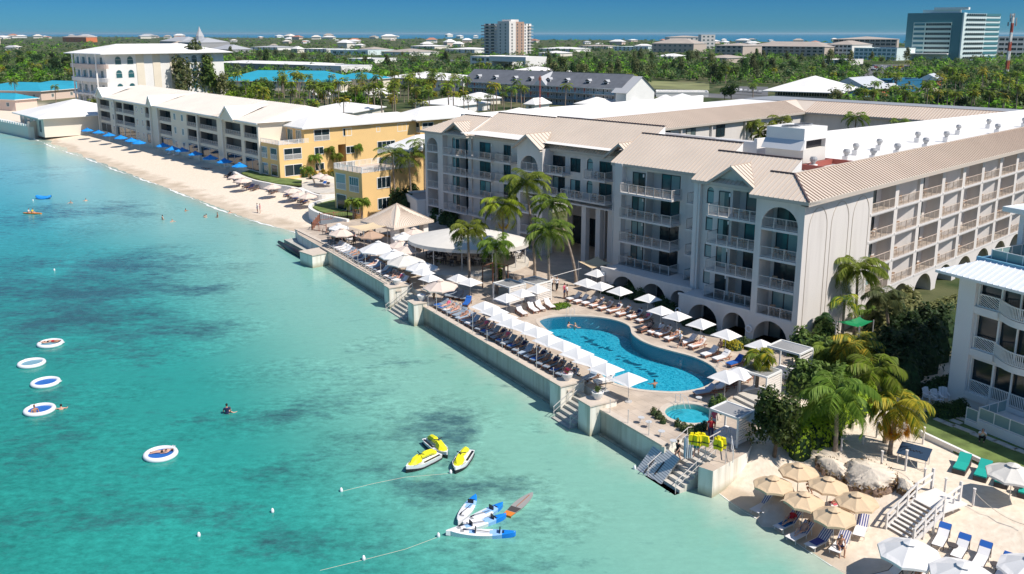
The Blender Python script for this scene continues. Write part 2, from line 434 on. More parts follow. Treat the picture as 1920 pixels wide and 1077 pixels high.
# ---------------------------------------------------------------- sea
def sea_mat():
 m=bpy.data.materials.new('sea');m.use_nodes=True;nt=m.node_tree;b=nt.nodes['Principled BSDF'];L=nt.links
 at=nt.nodes.new('ShaderNodeAttribute');at.attribute_name='wcol'
 aw=nt.nodes.new('ShaderNodeAttribute');aw.attribute_name='weed'
 g=nt.nodes.new('ShaderNodeNewGeometry')
 def noise(sc,det,rough=.6,st=(1,1,1)):
  mp=nt.nodes.new('ShaderNodeMapping');mp.inputs['Scale'].default_value=st;L.new(g.outputs['Position'],mp.inputs[0])
  n=nt.nodes.new('ShaderNodeTexNoise');n.inputs['Scale'].default_value=sc;n.inputs['Detail'].default_value=det;n.inputs['Roughness'].default_value=rough
  L.new(mp.outputs[0],n.inputs['Vector']);return n.outputs['Fac']
 def mth(op,a,c):
  x=nt.nodes.new('ShaderNodeMath');x.operation=op
  for k,v in((0,a),(1,c)):
   if isinstance(v,(int,float)):x.inputs[k].default_value=v
   else:L.new(v,x.inputs[k])
  return x.outputs[0]
 def mr(f,a,c,lo=0,hi=1):
  x=nt.nodes.new('ShaderNodeMapRange');L.new(f,x.inputs[0]);x.inputs[1].default_value=a;x.inputs[2].default_value=c
  x.inputs[3].default_value=lo;x.inputs[4].default_value=hi;return x.outputs[0]
 w1=noise(.13,9,.72,(.8,1.25,1));w2=noise(.8,8,.75,(.7,1.3,1))
 f=mth('ADD',aw.outputs['Fac'],mth('ADD',mth('MULTIPLY',mth('SUBTRACT',w1,.5),2.6),mth('MULTIPLY',mth('SUBTRACT',w2,.5),1.9)))
 f=mr(f,.28,.95,0,1)
 mx=nt.nodes.new('ShaderNodeMix');mx.data_type='RGBA';L.new(f,mx.inputs[0]);L.new(at.outputs['Color'],mx.inputs[6])
 dk=nt.nodes.new('ShaderNodeMix');dk.data_type='RGBA';dk.blend_type='MULTIPLY';dk.inputs[0].default_value=1
 L.new(at.outputs['Color'],dk.inputs[6]);dk.inputs[7].default_value=(.30,.36,.46,1)
 ds=nt.nodes.new('ShaderNodeMix');ds.data_type='RGBA';ds.inputs[0].default_value=.45;ds.inputs[7].default_value=(.06,.13,.135,1)
 L.new(dk.outputs[2],ds.inputs[6]);L.new(ds.outputs[2],mx.inputs[7])
 mo=mth('MULTIPLY',mr(noise(1.3,8,.8,(.85,1.25,1)),.3,.7,.62,1.36),mr(noise(.07,6,.65),.3,.7,.84,1.14))
 m2=nt.nodes.new('ShaderNodeMix');m2.data_type='RGBA';m2.blend_type='MULTIPLY';L.new(mr(aw.outputs['Fac'],0,.14,.22,1),m2.inputs[0])
 L.new(mx.outputs[2],m2.inputs[6]);cb=nt.nodes.new('ShaderNodeCombineColor')
 for k in range(3):L.new(mo,cb.inputs[k])
 L.new(cb.outputs[0],m2.inputs[7])
 L.new(m2.outputs[2],b.inputs['Base Color'])
 b.inputs['Roughness'].default_value=.16;b.inputs['IOR'].default_value=1.33;b.inputs['Specular IOR Level'].default_value=.35
 bp=nt.nodes.new('ShaderNodeBump');bp.inputs['Strength'].default_value=.5;bp.inputs['Distance'].default_value=.10
 h=mth('ADD',mth('MULTIPLY',noise(.75,6,.6,(.5,1.4,1)),1.0),mth('MULTIPLY',noise(3.2,3,.6,(.6,1.2,1)),.25))
 L.new(h,bp.inputs['Height']);L.new(bp.outputs[0],b.inputs['Normal'])
 return m
SM=sea_mat()
WEED=[(60,415,190,38,.30),(160,395,120,16,.35),(30,325,120,16,.25),(120,570,150,60,.34),(320,630,120,42,.40),(390,540,50,14,.28),(210,560,190,85,.22),(390,545,40,8,.35),(300,500,130,26,.26),(550,690,50,14,.40),(460,705,70,22,.22),(600,760,60,34,.36),(545,770,50,26,.38),(130,665,60,24,.25),(820,790,72,40,.95),(850,830,36,30,.60),(790,870,100,28,.45),(860,915,120,24,.42),(880,930,140,30,.30),(660,830,50,16,.30),(980,985,90,26,.40),(700,645,40,12,.38),(740,680,24,10,.38),(700,712,80,5,.25),(660,820,60,14,.2),(450,790,100,26,.25),(200,740,90,14,.3),(90,830,120,30,.25),(60,950,170,80,.22),(300,1000,200,70,.22),(620,1010,170,40,.30),(820,1045,200,30,.34),(130,770,30,8,.6),(1060,960,60,12,.25),(500,880,80,16,.15),(900,1000,60,30,.3),(1000,790,30,8,.25),(30,500,60,60,.25),(110,520,180,50,.35),(200,600,160,60,.30),(420,620,70,20,.25),(240,480,120,20,.3),(150,880,200,90,.16),(420,960,200,80,.14),(560,900,160,60,.12),(60,780,120,60,.2),(700,760,60,20,.2),(620,700,90,16,.2)]
def wcolor(x,y):
 p=proj(x,y)
 return p
def proj(x,y,z=0):
 dz=z-HC;yc=y*sin(PT)+dz*cos(PT);zc=y*cos(PT)-dz*sin(PT)
 return(960+FP*x/zc,YP-FP*yc/zc)if zc>1 else(0,3000)
wp=[]
for a,b,ra,rb,s in WEED:
 c=W(a,b);ex=W(a+ra,b);ey=W(a,b+rb)if b+rb<3000 else W(a,b)
 wp.append((c[0],c[1],abs(ex[0]-c[0]),abs(ey[1]-c[1]),s))
def lerp3(a,b,t):return tuple(a[i]*(1-t)+b[i]*t for i in range(3))
DEEPN=(.012,.185,.15);MIDN=(.028,.29,.25);NEARN=(.20,.43,.345);FARB=(.03,.25,.34);SHAL=(.24,.49,.48);SANDY=(.40,.47,.39);OUT=(.002,.09,.15)
def sea_col(x,y):
 d=-cd(x,y)if(abs(x)<700 and y<900)else 400
 if y>1500 and x>-3000:return(.004,.14,.19),0
 t=sstep(70,210,y)
 near=lerp3(NEARN,SHAL,t);mid=lerp3(MIDN,(.07,.36,.40),t);deep=lerp3(DEEPN,FARB,t)
 k=sstep(0,3.5,d);c=lerp3(SANDY,near,k)
 c=lerp3(c,mid,sstep(7,27+10*t,d));c=lerp3(c,deep,sstep(14+10*t,75,d))
 c=lerp3(c,OUT,sstep(150,600,d))
 wv=0
 for a,b,ra,rb,s in wp:
  q=((x-a)/ra)**2+((y-b)/rb)**2
  if q<4:wv+=s*max(0,1-q/2.2)
 wv+=.15*sstep(22,60,d)*(1-sstep(150,260,y))
 return c,min(1,wv)
xs2=axis(-120,40,2.0,-90000,90000);ys2=axis(36,330,2.0,-300,130000)
sea=heightmap('sea_water',xs2,ys2,lambda x,y:0.0,SM)
ca=sea.data.attributes.new('wcol','FLOAT_COLOR','POINT');wa=sea.data.attributes.new('weed','FLOAT','POINT')
cv=[];wv_=[]
for v in sea.data.vertices:
 c,q=sea_col(v.co.x,v.co.y);cv+=[*c,1];wv_.append(q)
sea.data.attributes['wcol'].data.foreach_set('color',cv);sea.data.attributes['weed'].data.foreach_set('value',wv_)
mb=MB();rf=random.Random(6);mat('foam',(.78,.80,.78),.7)
for P0_,P1_ in[(coast[i],coast[i+1])for i in range(6,17)]+[(coast[i],coast[i+1])for i in range(21,29)]:
 L_=hypot(P1_[0]-P0_[0],P1_[1]-P0_[1]);n_=max(2,int(L_/.8));nx,ny=-(P1_[1]-P0_[1])/L_,(P1_[0]-P0_[0])/L_;pr=None
 for k in range(n_+1):
  t=k/n_;x,y=P0_[0]+(P1_[0]-P0_[0])*t,P0_[1]+(P1_[1]-P0_[1])*t;o_=.25*sin(x*.9+y*.6)+.15*sin(x*2.3);w_=max(.02,.16+.16*sin(x*1.7+y)+rf.uniform(-.08,.08))*(1.8 if y>120 else 1)
  q=((x+nx*(o_-.2),y+ny*(o_-.2),.03),(x+nx*(o_-.2-w_),y+ny*(o_-.2-w_),.03))
  if pr:mb.face([pr[0],q[0],q[1],pr[1]],'foam')
  pr=q
o=mb.build('surf_foam');tag(o,'thin broken line of foam along the sandy shores','foam',None,'stuff')
# ---------------------------------------------------------------- pool deck, sea wall, pools
ZD=2.0
def wl(x):return-9.6-(x+66.9)*.2195
deck_out=[HL(-80,-6),HL(-76.5,-7.6),HL(-67,wl(-67)),HL(-41.9,wl(-41.9)),HL(-41.9,wl(-41.9)+2.2),HL(-36.6,wl(-36.6)+2.2),HL(-36.6,wl(-36.6)),HL(-8.0,wl(-8)),HL(-8.0,wl(-8)+2.0),HL(-5.0,wl(-5)+2.0),HL(-5.0,wl(-5)),HL(3.9,wl(3.9)),HL(3.9,wl(3.9)+2.2),HL(7.3,wl(7.3)+2.3),HL(7.3,wl(7.3)+.1),W(1337,884,ZD),W(1402,848,ZD),W(1428,800,ZD),W(1455,740,ZD),W(1482,690,ZD),W(1494,658,ZD),HL(-2,3),HL(-30,20),HL(-60,22),HL(-80,20)]
deck_out=[p[:2]for p in deck_out]
def zo(a,b,k=3.84,ox=1000,oy=500):return(ox+a/k,oy+b/k)
pool_px=[(45,388),(85,370),(140,360),(250,353),(400,358),(520,372),(620,395),(685,425),(703,452),(712,485),(770,530),(870,573),(1000,610),(1150,650),(1260,700),(1315,745),(1325,785),(1290,835),(1200,878),(1050,902),(900,898),(760,885),(640,858),(560,828),(500,790),(430,725),(310,630),(150,500),(60,420)]
def smooth_loop(pts,k=3):
 n=len(pts);out=[]
 for i in range(n):
  p0,p1,p2,p3=pts[i-1],pts[i],pts[(i+1)%n],pts[(i+2)%n]
  for j in range(k):
   t=j/k
   out.append(tuple(.5*((2*p1[c])+(-p0[c]+p2[c])*t+(2*p0[c]-5*p1[c]+4*p2[c]-p3[c])*t*t+(-p0[c]+3*p1[c]-3*p2[c]+p3[c])*t**3)for c in range(2)))
 return out
pool=smooth_loop([W(*zo(a,b),ZD)[:2]for a,b in pool_px])[::-1]
tubc=W(1292,779,ZD);TR=1.87
tub=[(tubc[0]+(TR+.45)*cos(2*pi*i/32),tubc[1]+(TR+.45)*sin(2*pi*i/32))for i in range(32)]
def holed(mb,outer,holes,z,m):
 bm=bmesh.new();ed=[]
 for l in[outer]+holes:
  q=[bm.verts.new((p[0],p[1],z))for p in l];ed+=[bm.edges.new((q[i],q[(i+1)%len(q)]))for i in range(len(q))]
 bmesh.ops.triangle_fill(bm,use_beauty=True,use_dissolve=False,edges=ed,normal=(0,0,1));bm.verts.index_update();vs=[tuple(v.co)for v in bm.verts];fs=[]
 for f in bm.faces:
  t=[v.index for v in f.verts];fs.append(t if f.normal.z>0 else t[::-1])
 bm.free();mb.add(vs,fs,m)
mb=MB();holed(mb,deck_out,[pool,tub],ZD,'deck');
n_=len(deck_out);mb.add([(p[0],p[1],ZD)for p in deck_out]+[(p[0],p[1],-1.5)for p in deck_out],[(i,n_+i,n_+(i+1)%n_,(i+1)%n_)for i in range(n_)],'seawall')
d_=mb.build('pool_deck',kind='structure')
def deck_mat():
 m=MATS['deck'];nt=m.node_tree;b=nt.nodes['Principled BSDF'];L=nt.links
 g=nt.nodes.new('ShaderNodeNewGeometry');mp=nt.nodes.new('ShaderNodeMapping');mp.inputs['Rotation'].default_value=(0,0,radians(46.5+12))
 L.new(g.outputs['Position'],mp.inputs[0])
 br=nt.nodes.new('ShaderNodeTexBrick');L.new(mp.outputs[0],br.inputs['Vector']);br.inputs['Scale'].default_value=1
 br.inputs['Brick Width'].default_value=1.2;br.inputs['Row Height'].default_value=.8;br.inputs['Mortar Size'].default_value=.012
 br.inputs['Color1'].default_value=(.56,.47,.385,1);br.inputs['Color2'].default_value=(.48,.395,.32,1);br.inputs['Mortar'].default_value=(.36,.30,.25,1)
 n=nt.nodes.new('ShaderNodeTexNoise');n.inputs['Scale'].default_value=.5;n.inputs['Detail'].default_value=6;L.new(g.outputs['Position'],n.inputs['Vector'])
 mr=nt.nodes.new('ShaderNodeMapRange');mr.inputs[1].default_value=.3;mr.inputs[2].default_value=.7;mr.inputs[3].default_value=.82;mr.inputs[4].default_value=1.12;L.new(n.outputs['Fac'],mr.inputs[0])
 mx=nt.nodes.new('ShaderNodeMix');mx.data_type='RGBA';mx.blend_type='MULTIPLY';mx.inputs[0].default_value=1
 cb=nt.nodes.new('ShaderNodeCombineColor')
 for k in range(3):L.new(mr.outputs[0],cb.inputs[k])
 L.new(br.outputs['Color'],mx.inputs[6]);L.new(cb.outputs[0],mx.inputs[7]);L.new(mx.outputs[2],b.inputs['Base Color'])
deck_mat()
def caustic_paint_mat(name,c1,c2,sc):  # floor colour with sunlight caustics painted in as a bright cell web
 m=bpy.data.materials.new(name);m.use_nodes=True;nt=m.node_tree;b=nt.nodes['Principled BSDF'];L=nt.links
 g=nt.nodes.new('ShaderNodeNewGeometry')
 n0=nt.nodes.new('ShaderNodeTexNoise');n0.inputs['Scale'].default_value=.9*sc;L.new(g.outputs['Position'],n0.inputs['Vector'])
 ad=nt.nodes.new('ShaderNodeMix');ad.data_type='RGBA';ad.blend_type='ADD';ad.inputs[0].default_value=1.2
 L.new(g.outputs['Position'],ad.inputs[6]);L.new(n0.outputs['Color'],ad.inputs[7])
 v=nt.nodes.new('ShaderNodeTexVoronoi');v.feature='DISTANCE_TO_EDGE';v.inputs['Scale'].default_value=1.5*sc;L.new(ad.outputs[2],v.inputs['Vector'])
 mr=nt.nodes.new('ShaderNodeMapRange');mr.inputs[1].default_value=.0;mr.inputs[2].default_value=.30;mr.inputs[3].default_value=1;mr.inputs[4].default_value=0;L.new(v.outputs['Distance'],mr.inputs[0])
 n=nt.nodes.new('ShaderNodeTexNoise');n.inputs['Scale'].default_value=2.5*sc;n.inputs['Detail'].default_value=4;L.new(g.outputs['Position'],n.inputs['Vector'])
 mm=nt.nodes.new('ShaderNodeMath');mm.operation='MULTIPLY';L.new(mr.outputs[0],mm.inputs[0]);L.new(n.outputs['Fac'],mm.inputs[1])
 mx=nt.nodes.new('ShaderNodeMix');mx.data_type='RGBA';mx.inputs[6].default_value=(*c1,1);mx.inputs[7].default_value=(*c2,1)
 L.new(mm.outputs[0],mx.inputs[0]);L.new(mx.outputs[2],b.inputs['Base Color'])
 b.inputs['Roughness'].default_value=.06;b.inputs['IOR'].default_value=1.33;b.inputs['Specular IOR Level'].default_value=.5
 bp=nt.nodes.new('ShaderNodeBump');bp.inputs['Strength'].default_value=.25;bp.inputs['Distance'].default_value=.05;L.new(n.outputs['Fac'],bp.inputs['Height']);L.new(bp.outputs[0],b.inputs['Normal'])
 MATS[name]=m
caustic_paint_mat('pool_caustic_paint',(.01,.33,.44),(.35,1.0,1.0),1.9);caustic_paint_mat('tub_caustic_paint',(.10,.50,.54),(.30,.72,.75),1.0)
m=bpy.data.materials.new('clear_water');m.use_nodes=True;nt=m.node_tree;tp=nt.nodes.new('ShaderNodeBsdfTransparent');tp.inputs[0].default_value=(.44,.82,.93,1)
gl=nt.nodes.new('ShaderNodeBsdfGlossy');gl.inputs['Roughness'].default_value=.05;fr=nt.nodes.new('ShaderNodeFresnel');fr.inputs[0].default_value=1.33;ms=nt.nodes.new('ShaderNodeMixShader')
no=nt.nodes.new('ShaderNodeTexNoise');no.inputs['Scale'].default_value=3;bp=nt.nodes.new('ShaderNodeBump');bp.inputs['Strength'].default_value=.35;bp.inputs['Distance'].default_value=.06;ge=nt.nodes.new('ShaderNodeNewGeometry')
nt.links.new(ge.outputs['Position'],no.inputs['Vector']);nt.links.new(no.outputs['Fac'],bp.inputs['Height']);nt.links.new(bp.outputs[0],gl.inputs['Normal']);nt.links.new(bp.outputs[0],fr.inputs['Normal'])
nt.links.new(fr.outputs[0],ms.inputs[0]);nt.links.new(tp.outputs[0],ms.inputs[1]);nt.links.new(gl.outputs[0],ms.inputs[2]);nt.links.new(ms.outputs[0],nt.nodes['Material Output'].inputs['Surface']);MATS['clear_water']=m
mat('pool_tile',(.012,.12,.18),.4);mat('pool_side',(.015,.24,.33),.5);mat('coping',(.58,.50,.42),.85,var=.06,vscale=2)
P_=thing('swimming_pool','large kidney shaped turquoise swimming pool beside the hotel','swimming pool',(*pool[0],0))
def loc(root,pts):return[(p[0]-root.location[0],p[1]-root.location[1])for p in pts]
lp=loc(P_,pool);mb=MB();n=len(lp)
mb.add([(x,y,ZD)for x,y in lp]+[(x,y,ZD-1.5)for x,y in lp],[(i,(i+1)%n,n+(i+1)%n,n+i)for i in range(n)],'pool_side');mb.build('tiled_side',P_)
mb=MB();mb.face([(x,y,ZD-1.45)for x,y in lp],'pool_caustic_paint');mb.build('pool_floor',P_)  # floor carries the painted caustics; the water is the clear sheet above
mb=MB();mb.face([(x,y,ZD-.12)for x,y in lp],'clear_water');mb.build('water_surface',P_)
def offs(pts,d):
 out=[];n=len(pts);ar=sum(pts[i][0]*pts[(i+1)%n][1]-pts[(i+1)%n][0]*pts[i][1]for i in range(n));sg=1 if ar>0 else-1
 for i in range(n):
  a,b=pts[i-1],pts[(i+1)%n];dx,dy=b[0]-a[0],b[1]-a[1];l=hypot(dx,dy)or 1
  out.append((pts[i][0]+sg*dy/l*d,pts[i][1]-sg*dx/l*d))
 return out
def ring(mb,a,b,z,m):
 n=len(a);fs=[]
 for i in range(n):
  q=[i,(i+1)%n,n+(i+1)%n,n+i];fs.append(q)
 vs=[(x,y,z)for x,y in a]+[(x,y,z)for x,y in b];mb.add(vs,fs,m)
mb=MB();o1=offs(lp,.38);i1=offs(lp,-.03)
mb.add([(x,y,ZD+.035)for x,y in i1]+[(x,y,ZD+.035)for x,y in o1]+[(x,y,ZD)for x,y in o1]+[(x,y,ZD-.1)for x,y in i1],[f for i in range(n)for f in((i,(i+1)%n,n+(i+1)%n,n+i),(n+i,n+(i+1)%n,2*n+(i+1)%n,2*n+i),(i,3*n+i,3*n+(i+1)%n,(i+1)%n))],'coping');mb.build('coping',P_)
random.seed(3)
for(a,b,c,d)in[(360,510,560,610),(600,650,880,785)]:
 mb=MB()
 for k in range(16):
  t=(k+random.random()*.5)/16;x=a+(c-a)*t+random.uniform(-12,12);y=b+(d-b)*t+random.uniform(-14,14)
  p=W(*zo(x,y),ZD-1.44);r=random.uniform(.16,.36);q=[]
  for j in range(7):q.append((p[0]-P_.location[0]+r*1.6*cos(j*.9)*random.uniform(.5,1),p[1]-P_.location[1]+r*sin(j*.9)*random.uniform(.5,1),ZD-1.44+k*.0004))
  mb.face(q,'pool_tile')
 mb.build('mosaic',P_)
mat('pool_step',(.22,.55,.60),.3)
cst=W(*zo(270,357),ZD)
for k,r in enumerate((3.1,2.4,1.7)):
 mb=MB()
 a0=atan2(W(*zo(300,470))[1]-cst[1],W(*zo(300,470))[0]-cst[0])
 q=[(cst[0]-P_.location[0]+r*cos(a0+t*pi/14),cst[1]-P_.location[1]+r*.62*sin(a0+t*pi/14))for t in range(-7,8)]
 q2=[(x*.965+(cst[0]-P_.location[0])*.035,y*.965+(cst[1]-P_.location[1])*.035)for x,y in q]
 for i in range(14):mb.face([(q[i][0],q[i][1],ZD-1.0+.3*k),(q[i+1][0],q[i+1][1],ZD-1.0+.3*k),(q2[i+1][0],q2[i+1][1],ZD-1.0+.3*k),(q2[i][0],q2[i][1],ZD-1.0+.3*k)],'pool_step')
 mb.build('entry_step',P_)
def pool_rail(p,a,parent,h=.85):
 mb=MB()
 for s in(-.28,.28):
  x,y=p[0]-sin(a)*s,p[1]+cos(a)*s
  mb.tube([(x-.45*cos(a),y-.45*sin(a),ZD-.05),(x-.4*cos(a),y-.4*sin(a),ZD+h*.8),(x-.15*cos(a),y-.15*sin(a),ZD+h),(x+.15*cos(a),y+.15*sin(a),ZD+h*.9),(x+.4*cos(a),y+.4*sin(a),ZD-.2)],.025,'metal_light',5)
 mb.build('handrail',parent)
for q,a in(((263,352),-2.2),((1345,740),2.6)):
 p=W(*zo(*q),ZD);pool_rail((p[0]-P_.location[0],p[1]-P_.location[1]),a,P_)
T_=thing('hot_tub','round hot tub with pale rim set in planting at the end of the deck','hot tub',(tubc[0],tubc[1],ZD))
mb=MB();mb.lathe([(TR+.45,-.3),(TR+.45,.22),(TR+.02,.22),(TR,.2),(TR,-.3)],(0,0,0),'coping',36,cap=False);mb.build('rim',T_)
mb=MB();mb.lathe([(TR+.455,-.3),(TR+.455,.12)],(0,0,0),'deck_stone',36,cap=False);mb.build('stone_facing',T_)
mb=MB();mb.face([(TR*cos(2*pi*i/32),TR*sin(2*pi*i/32),-.28)for i in range(32)],'tub_caustic_paint');mb.build('tub_floor',T_);mb=MB();mb.face([(TR*cos(2*pi*i/32),TR*sin(2*pi*i/32),.1)for i in range(32)],'clear_water');mb.build('water_surface',T_)
mb=MB()
for k,r in enumerate((1.72,1.42,1.15)):
 for i in range(12):
  a0=pi*.55+i*pi/16;a1=a0+pi/16
  mb.face([(r*cos(a0),r*sin(a0),-.26),(r*cos(a1),r*sin(a1),-.26),((r-.05)*cos(a1),(r-.05)*sin(a1),-.26),((r-.05)*cos(a0),(r-.05)*sin(a0),-.26)],'pool_tile')
mb.build('seat_line',T_)
mb=MB();mb.tube([(-.35,1.95,.1),(-.35,1.9,1.0),(.05,1.35,.95),(.3,1.1,.1)],.025,'metal_light',5);mb.tube([(-.75,1.85,.1),(-.75,1.8,1.0),(-.35,1.25,.95),(-.1,1.0,.1)],.025,'metal_light',5);mb.build('handrail',T_)
def wall_pts(a,b):return[HL(a,wl(a)),HL(b,wl(b))]
SW=thing('sea_wall','long stained concrete sea wall below the pool deck and its loungers','sea wall',HL(-30,wl(-30),0),RH-atan(.2195))
def swx(x):return(x+30)*sqrt(1+.2195**2)
mb=MB()
for a,b in((-67,-41.9),(-36.6,-8.0),(-5.0,3.6)):
 mb.box(swx(a),swx(b),0,.45,-2.5,ZD-.05,'seawall')
mb.build('wall',SW)
mb=MB()
for a,b in((-67.1,-41.8),(-36.7,-7.9),(-5.1,3.7)):
 mb.box(swx(a),swx(b),-.08,.55,ZD-.05,ZD+.10,'coping')
mb.build('wall_cap',SW)
mb=MB()
for a,b in((-67.05,-41.85),(-36.65,-7.95),(-5.05,3.65)):
 mb.box(swx(a),swx(b),-.25,-.005,-2.5,.12,'concrete_wet')
mb.build('footing',SW)
def seawall_stain():
 m=MATS['seawall'];nt=m.node_tree;b=nt.nodes['Principled BSDF'];L=nt.links
 g=nt.nodes.new('ShaderNodeTexCoord');mp=nt.nodes.new('ShaderNodeMapping');mp.inputs['Scale'].default_value=(1.6,1.6,.12);L.new(g.outputs['Object'],mp.inputs[0])
 n=nt.nodes.new('ShaderNodeTexNoise');n.inputs['Scale'].default_value=1.3;n.inputs['Detail'].default_value=5;L.new(mp.outputs[0],n.inputs['Vector'])
 mr=nt.nodes.new('ShaderNodeMapRange');mr.inputs[1].default_value=.48;mr.inputs[2].default_value=.72;L.new(n.outputs['Fac'],mr.inputs[0])
 s=nt.nodes.new('ShaderNodeSeparateXYZ');L.new(g.outputs['Object'],s.inputs[0])
 m2=nt.nodes.new('ShaderNodeMapRange');m2.inputs[1].default_value=.75;m2.inputs[2].default_value=.1;L.new(s.outputs['Z'],m2.inputs[0])
 mx=nt.nodes.new('ShaderNodeMix');mx.data_type='RGBA';mx.inputs[6].default_value=(.80,.77,.69,1);mx.inputs[7].default_value=(.56,.51,.42,1);L.new(mr.outputs[0],mx.inputs[0])
 m3=nt.nodes.new('ShaderNodeMix');m3.data_type='RGBA';m3.inputs[7].default_value=(.40,.38,.28,1);L.new(m2.outputs[0],m3.inputs[0]);L.new(mx.outputs[2],m3.inputs[6])
 L.new(m3.outputs[2],b.inputs['Base Color'])
seawall_stain()
def pier(x,dy,w,d,label,zt=ZD+.55):
 mb=MB();mb.box(-w/2,w/2,-d/2,d/2,-2.2,zt-.12,'seawall');mb.box(-w/2-.08,w/2+.08,-d/2-.08,d/2+.08,zt-.12,zt,'coping')
 o=mb.build('stair_pier',None,HL(x,wl(x)+dy,0),RH-atan(.2195));tag(o,label,'pier','concrete piers beside the sea steps');return HL(x,wl(x)+dy,zt)
PT1=pier(-42.6,.4,1.5,2.6,'concrete pier left of the wide sea steps below the palms')
PT2=pier(-35.6,.1,1.5,2.6,'tall concrete pier right of the wide sea steps')
PT3=pier(-8.7,.5,1.6,2.4,'concrete pier left of the small steps near the hot tub',ZD+.6)
PT4=pier(-4.3,.3,1.6,2.6,'concrete pier right of the small steps near the hot tub',ZD+.6)
def stairs(name,label,x0,x1,yin,n,run,rise,ztop,mt='concrete',rails=(0,1),group='concrete steps down into the sea'):
 c=(x0+x1)/2;r=thing(name,label,'steps',HL(c,wl(c)+yin,0),RH-atan(.2195),group);w=x1-x0
 mb=MB()
 for k in range(n):
  z=ztop-rise*(k+1);mb.box(-w/2,w/2,-run*(k+1),-run*k+.002*k,max(-2.2,z-1.6),z,mt)
 mb.build('step',r)
 for s in rails:
  n=min(n,8)
  x=(-w/2+.12)if s==0 else(w/2-.12);mb=MB()
  e=(x,-run*n+.1,ztop-rise*n+.9);t=(x,.25,ztop+.9)
  mb.tube([e,t,(x,.6,ztop+.85)],.032,'rail_white',5);mb.tube([(x,e[1],e[2]-.45),(x,t[1],t[2]-.45)],.025,'rail_white',5)
  for q in(.02,.5,.98):
   yy=e[1]+(t[1]-e[1])*q;zz=e[2]+(t[2]-e[2])*q;mb.tube([(x,yy,zz-1.0),(x,yy,zz)],.03,'rail_white',5)
  mb.build('handrail',r)
 return r
stairs('sea_steps','wide flight of pale steps descending from the pool deck to the sea',-41.2,-36.9,1.6,9,.42,.27,ZD)
stairs('sea_steps','small flight of steps with two white rails near the hot tub',-7.7,-5.1,1.3,7,.42,.27,ZD)
stairs('sea_steps','steps beside the yellow life vests leading under the water',4.0,7.2,2.2,14,.45,.25,ZD,'deck_stone')
mb=MB();mb.box(-1.6,1.6,-2.2,2.0,-2.2,ZD-.3,'seawall');mb.box(-1.7,1.7,-2.3,2.1,ZD-.3,ZD-.15,'coping')
o=mb.build('mooring_block',None,HL(-66.0,wl(-66)-.6,0),RH);tag(o,'square concrete block jutting out at the left end of the sea wall','concrete block')
mb=MB();mb.box(-6.2,6.2,-.9,.9,-2.2,.75,'concrete');mb.box(-6.2,6.2,.9,1.4,-2.2,ZD,'seawall');mb.box(-6.3,6.3,.85,1.5,ZD,ZD+.12,'coping')
o=mb.build('landing_ledge',None,HL(-73.6,-8.3,0),RH-radians(10));tag(o,'low concrete landing ledge at the left end of the deck','landing')
mb=MB();mb.tube([(-6.0,0,0),(0,.0,0),(6.0,0,0)],[.25,.42,.42],'plastic_black',8)
o=mb.build('rubber_fender',None,HL(-74,-10.0,.45),RH-radians(10),smooth=True);tag(o,'long grey rubber fender lying along the landing ledge','fender')
# ---------------------------------------------------------------- hotel
HT=thing('hotel','large grey seaside hotel with arches, balconies and beige metal roof','hotel',HL(0,0,0),RH)
ZS=[4.65,7.5,10.35,13.2];ZE=16.3
class Fc:
 def __init__(s,ox,oy,dx,dy):s.o=(ox,oy);s.d=(dx,dy);s.n=(dy,-dx);s.rz=atan2(dy,dx)
 def p(s,a,off=0,z=0):return(s.o[0]+s.d[0]*a+s.n[0]*off,s.o[1]+s.d[1]*a+s.n[1]*off,z)
def wallgrid(mb,F,a0,a1,z0,z1,holes,m,t=.3):
 A=sorted(set([a0,a1]+[h[0]for h in holes]+[h[1]for h in holes]));Z=sorted(set([z0,z1]+[h[2]for h in holes]+[h[3]for h in holes]))
 A=[a for a in A if a0<=a<=a1];Z=[z for z in Z if z0<=z<=z1]
 for i in range(len(A)-1):
  for j in range(len(Z)-1):
   ca,cz=(A[i]+A[i+1])/2,(Z[j]+Z[j+1])/2
   if any(h[0]<ca<h[1]and h[2]<cz<h[3]for h in holes):continue
   mb.face([F.p(A[i],0,Z[j]),F.p(A[i+1],0,Z[j]),F.p(A[i+1],0,Z[j+1]),F.p(A[i],0,Z[j+1])],m)
 for h in holes:
  a,b,c,e=h[:4];arch=len(h)>4 and h[4];r=(b-a)/2
  zs=e-r*arch if arch else e
  mb.face([F.p(a,0,c),F.p(a,0,zs),F.p(a,-t,zs),F.p(a,-t,c)],m);mb.face([F.p(b,0,zs),F.p(b,0,c),F.p(b,-t,c),F.p(b,-t,zs)],m)
  mb.face([F.p(a,0,c),F.p(a,-t,c),F.p(b,-t,c),F.p(b,0,c)],m)
  if not arch:mb.face([F.p(a,0,e),F.p(b,0,e),F.p(b,-t,e),F.p(a,-t,e)],m)
  else:
   N=12;pr=None
   for k in range(N+1):
    th=pi-pi*k/N;q=(a+r+r*cos(th),zs+r*arch*sin(th))
    if pr:
     mb.face([F.p(pr[0],0,pr[1]),F.p(q[0],0,q[1]),F.p(q[0],0,e+.0),F.p(pr[0],0,e+.0)]if k not in(1,N)else([F.p(a,0,zs),F.p(q[0],0,q[1]),F.p(q[0],0,e),F.p(a,0,e)]if k==1 else[F.p(pr[0],0,pr[1]),F.p(b,0,zs),F.p(b,0,e),F.p(pr[0],0,e)]),m)
     mb.face([F.p(pr[0],0,pr[1]),F.p(pr[0],-t,pr[1]),F.p(q[0],-t,q[1]),F.p(q[0],0,q[1])],m)
    pr=q
class RB:
 def __init__(s,parent,name='balcony_recess'):s.p=parent;s.n=name
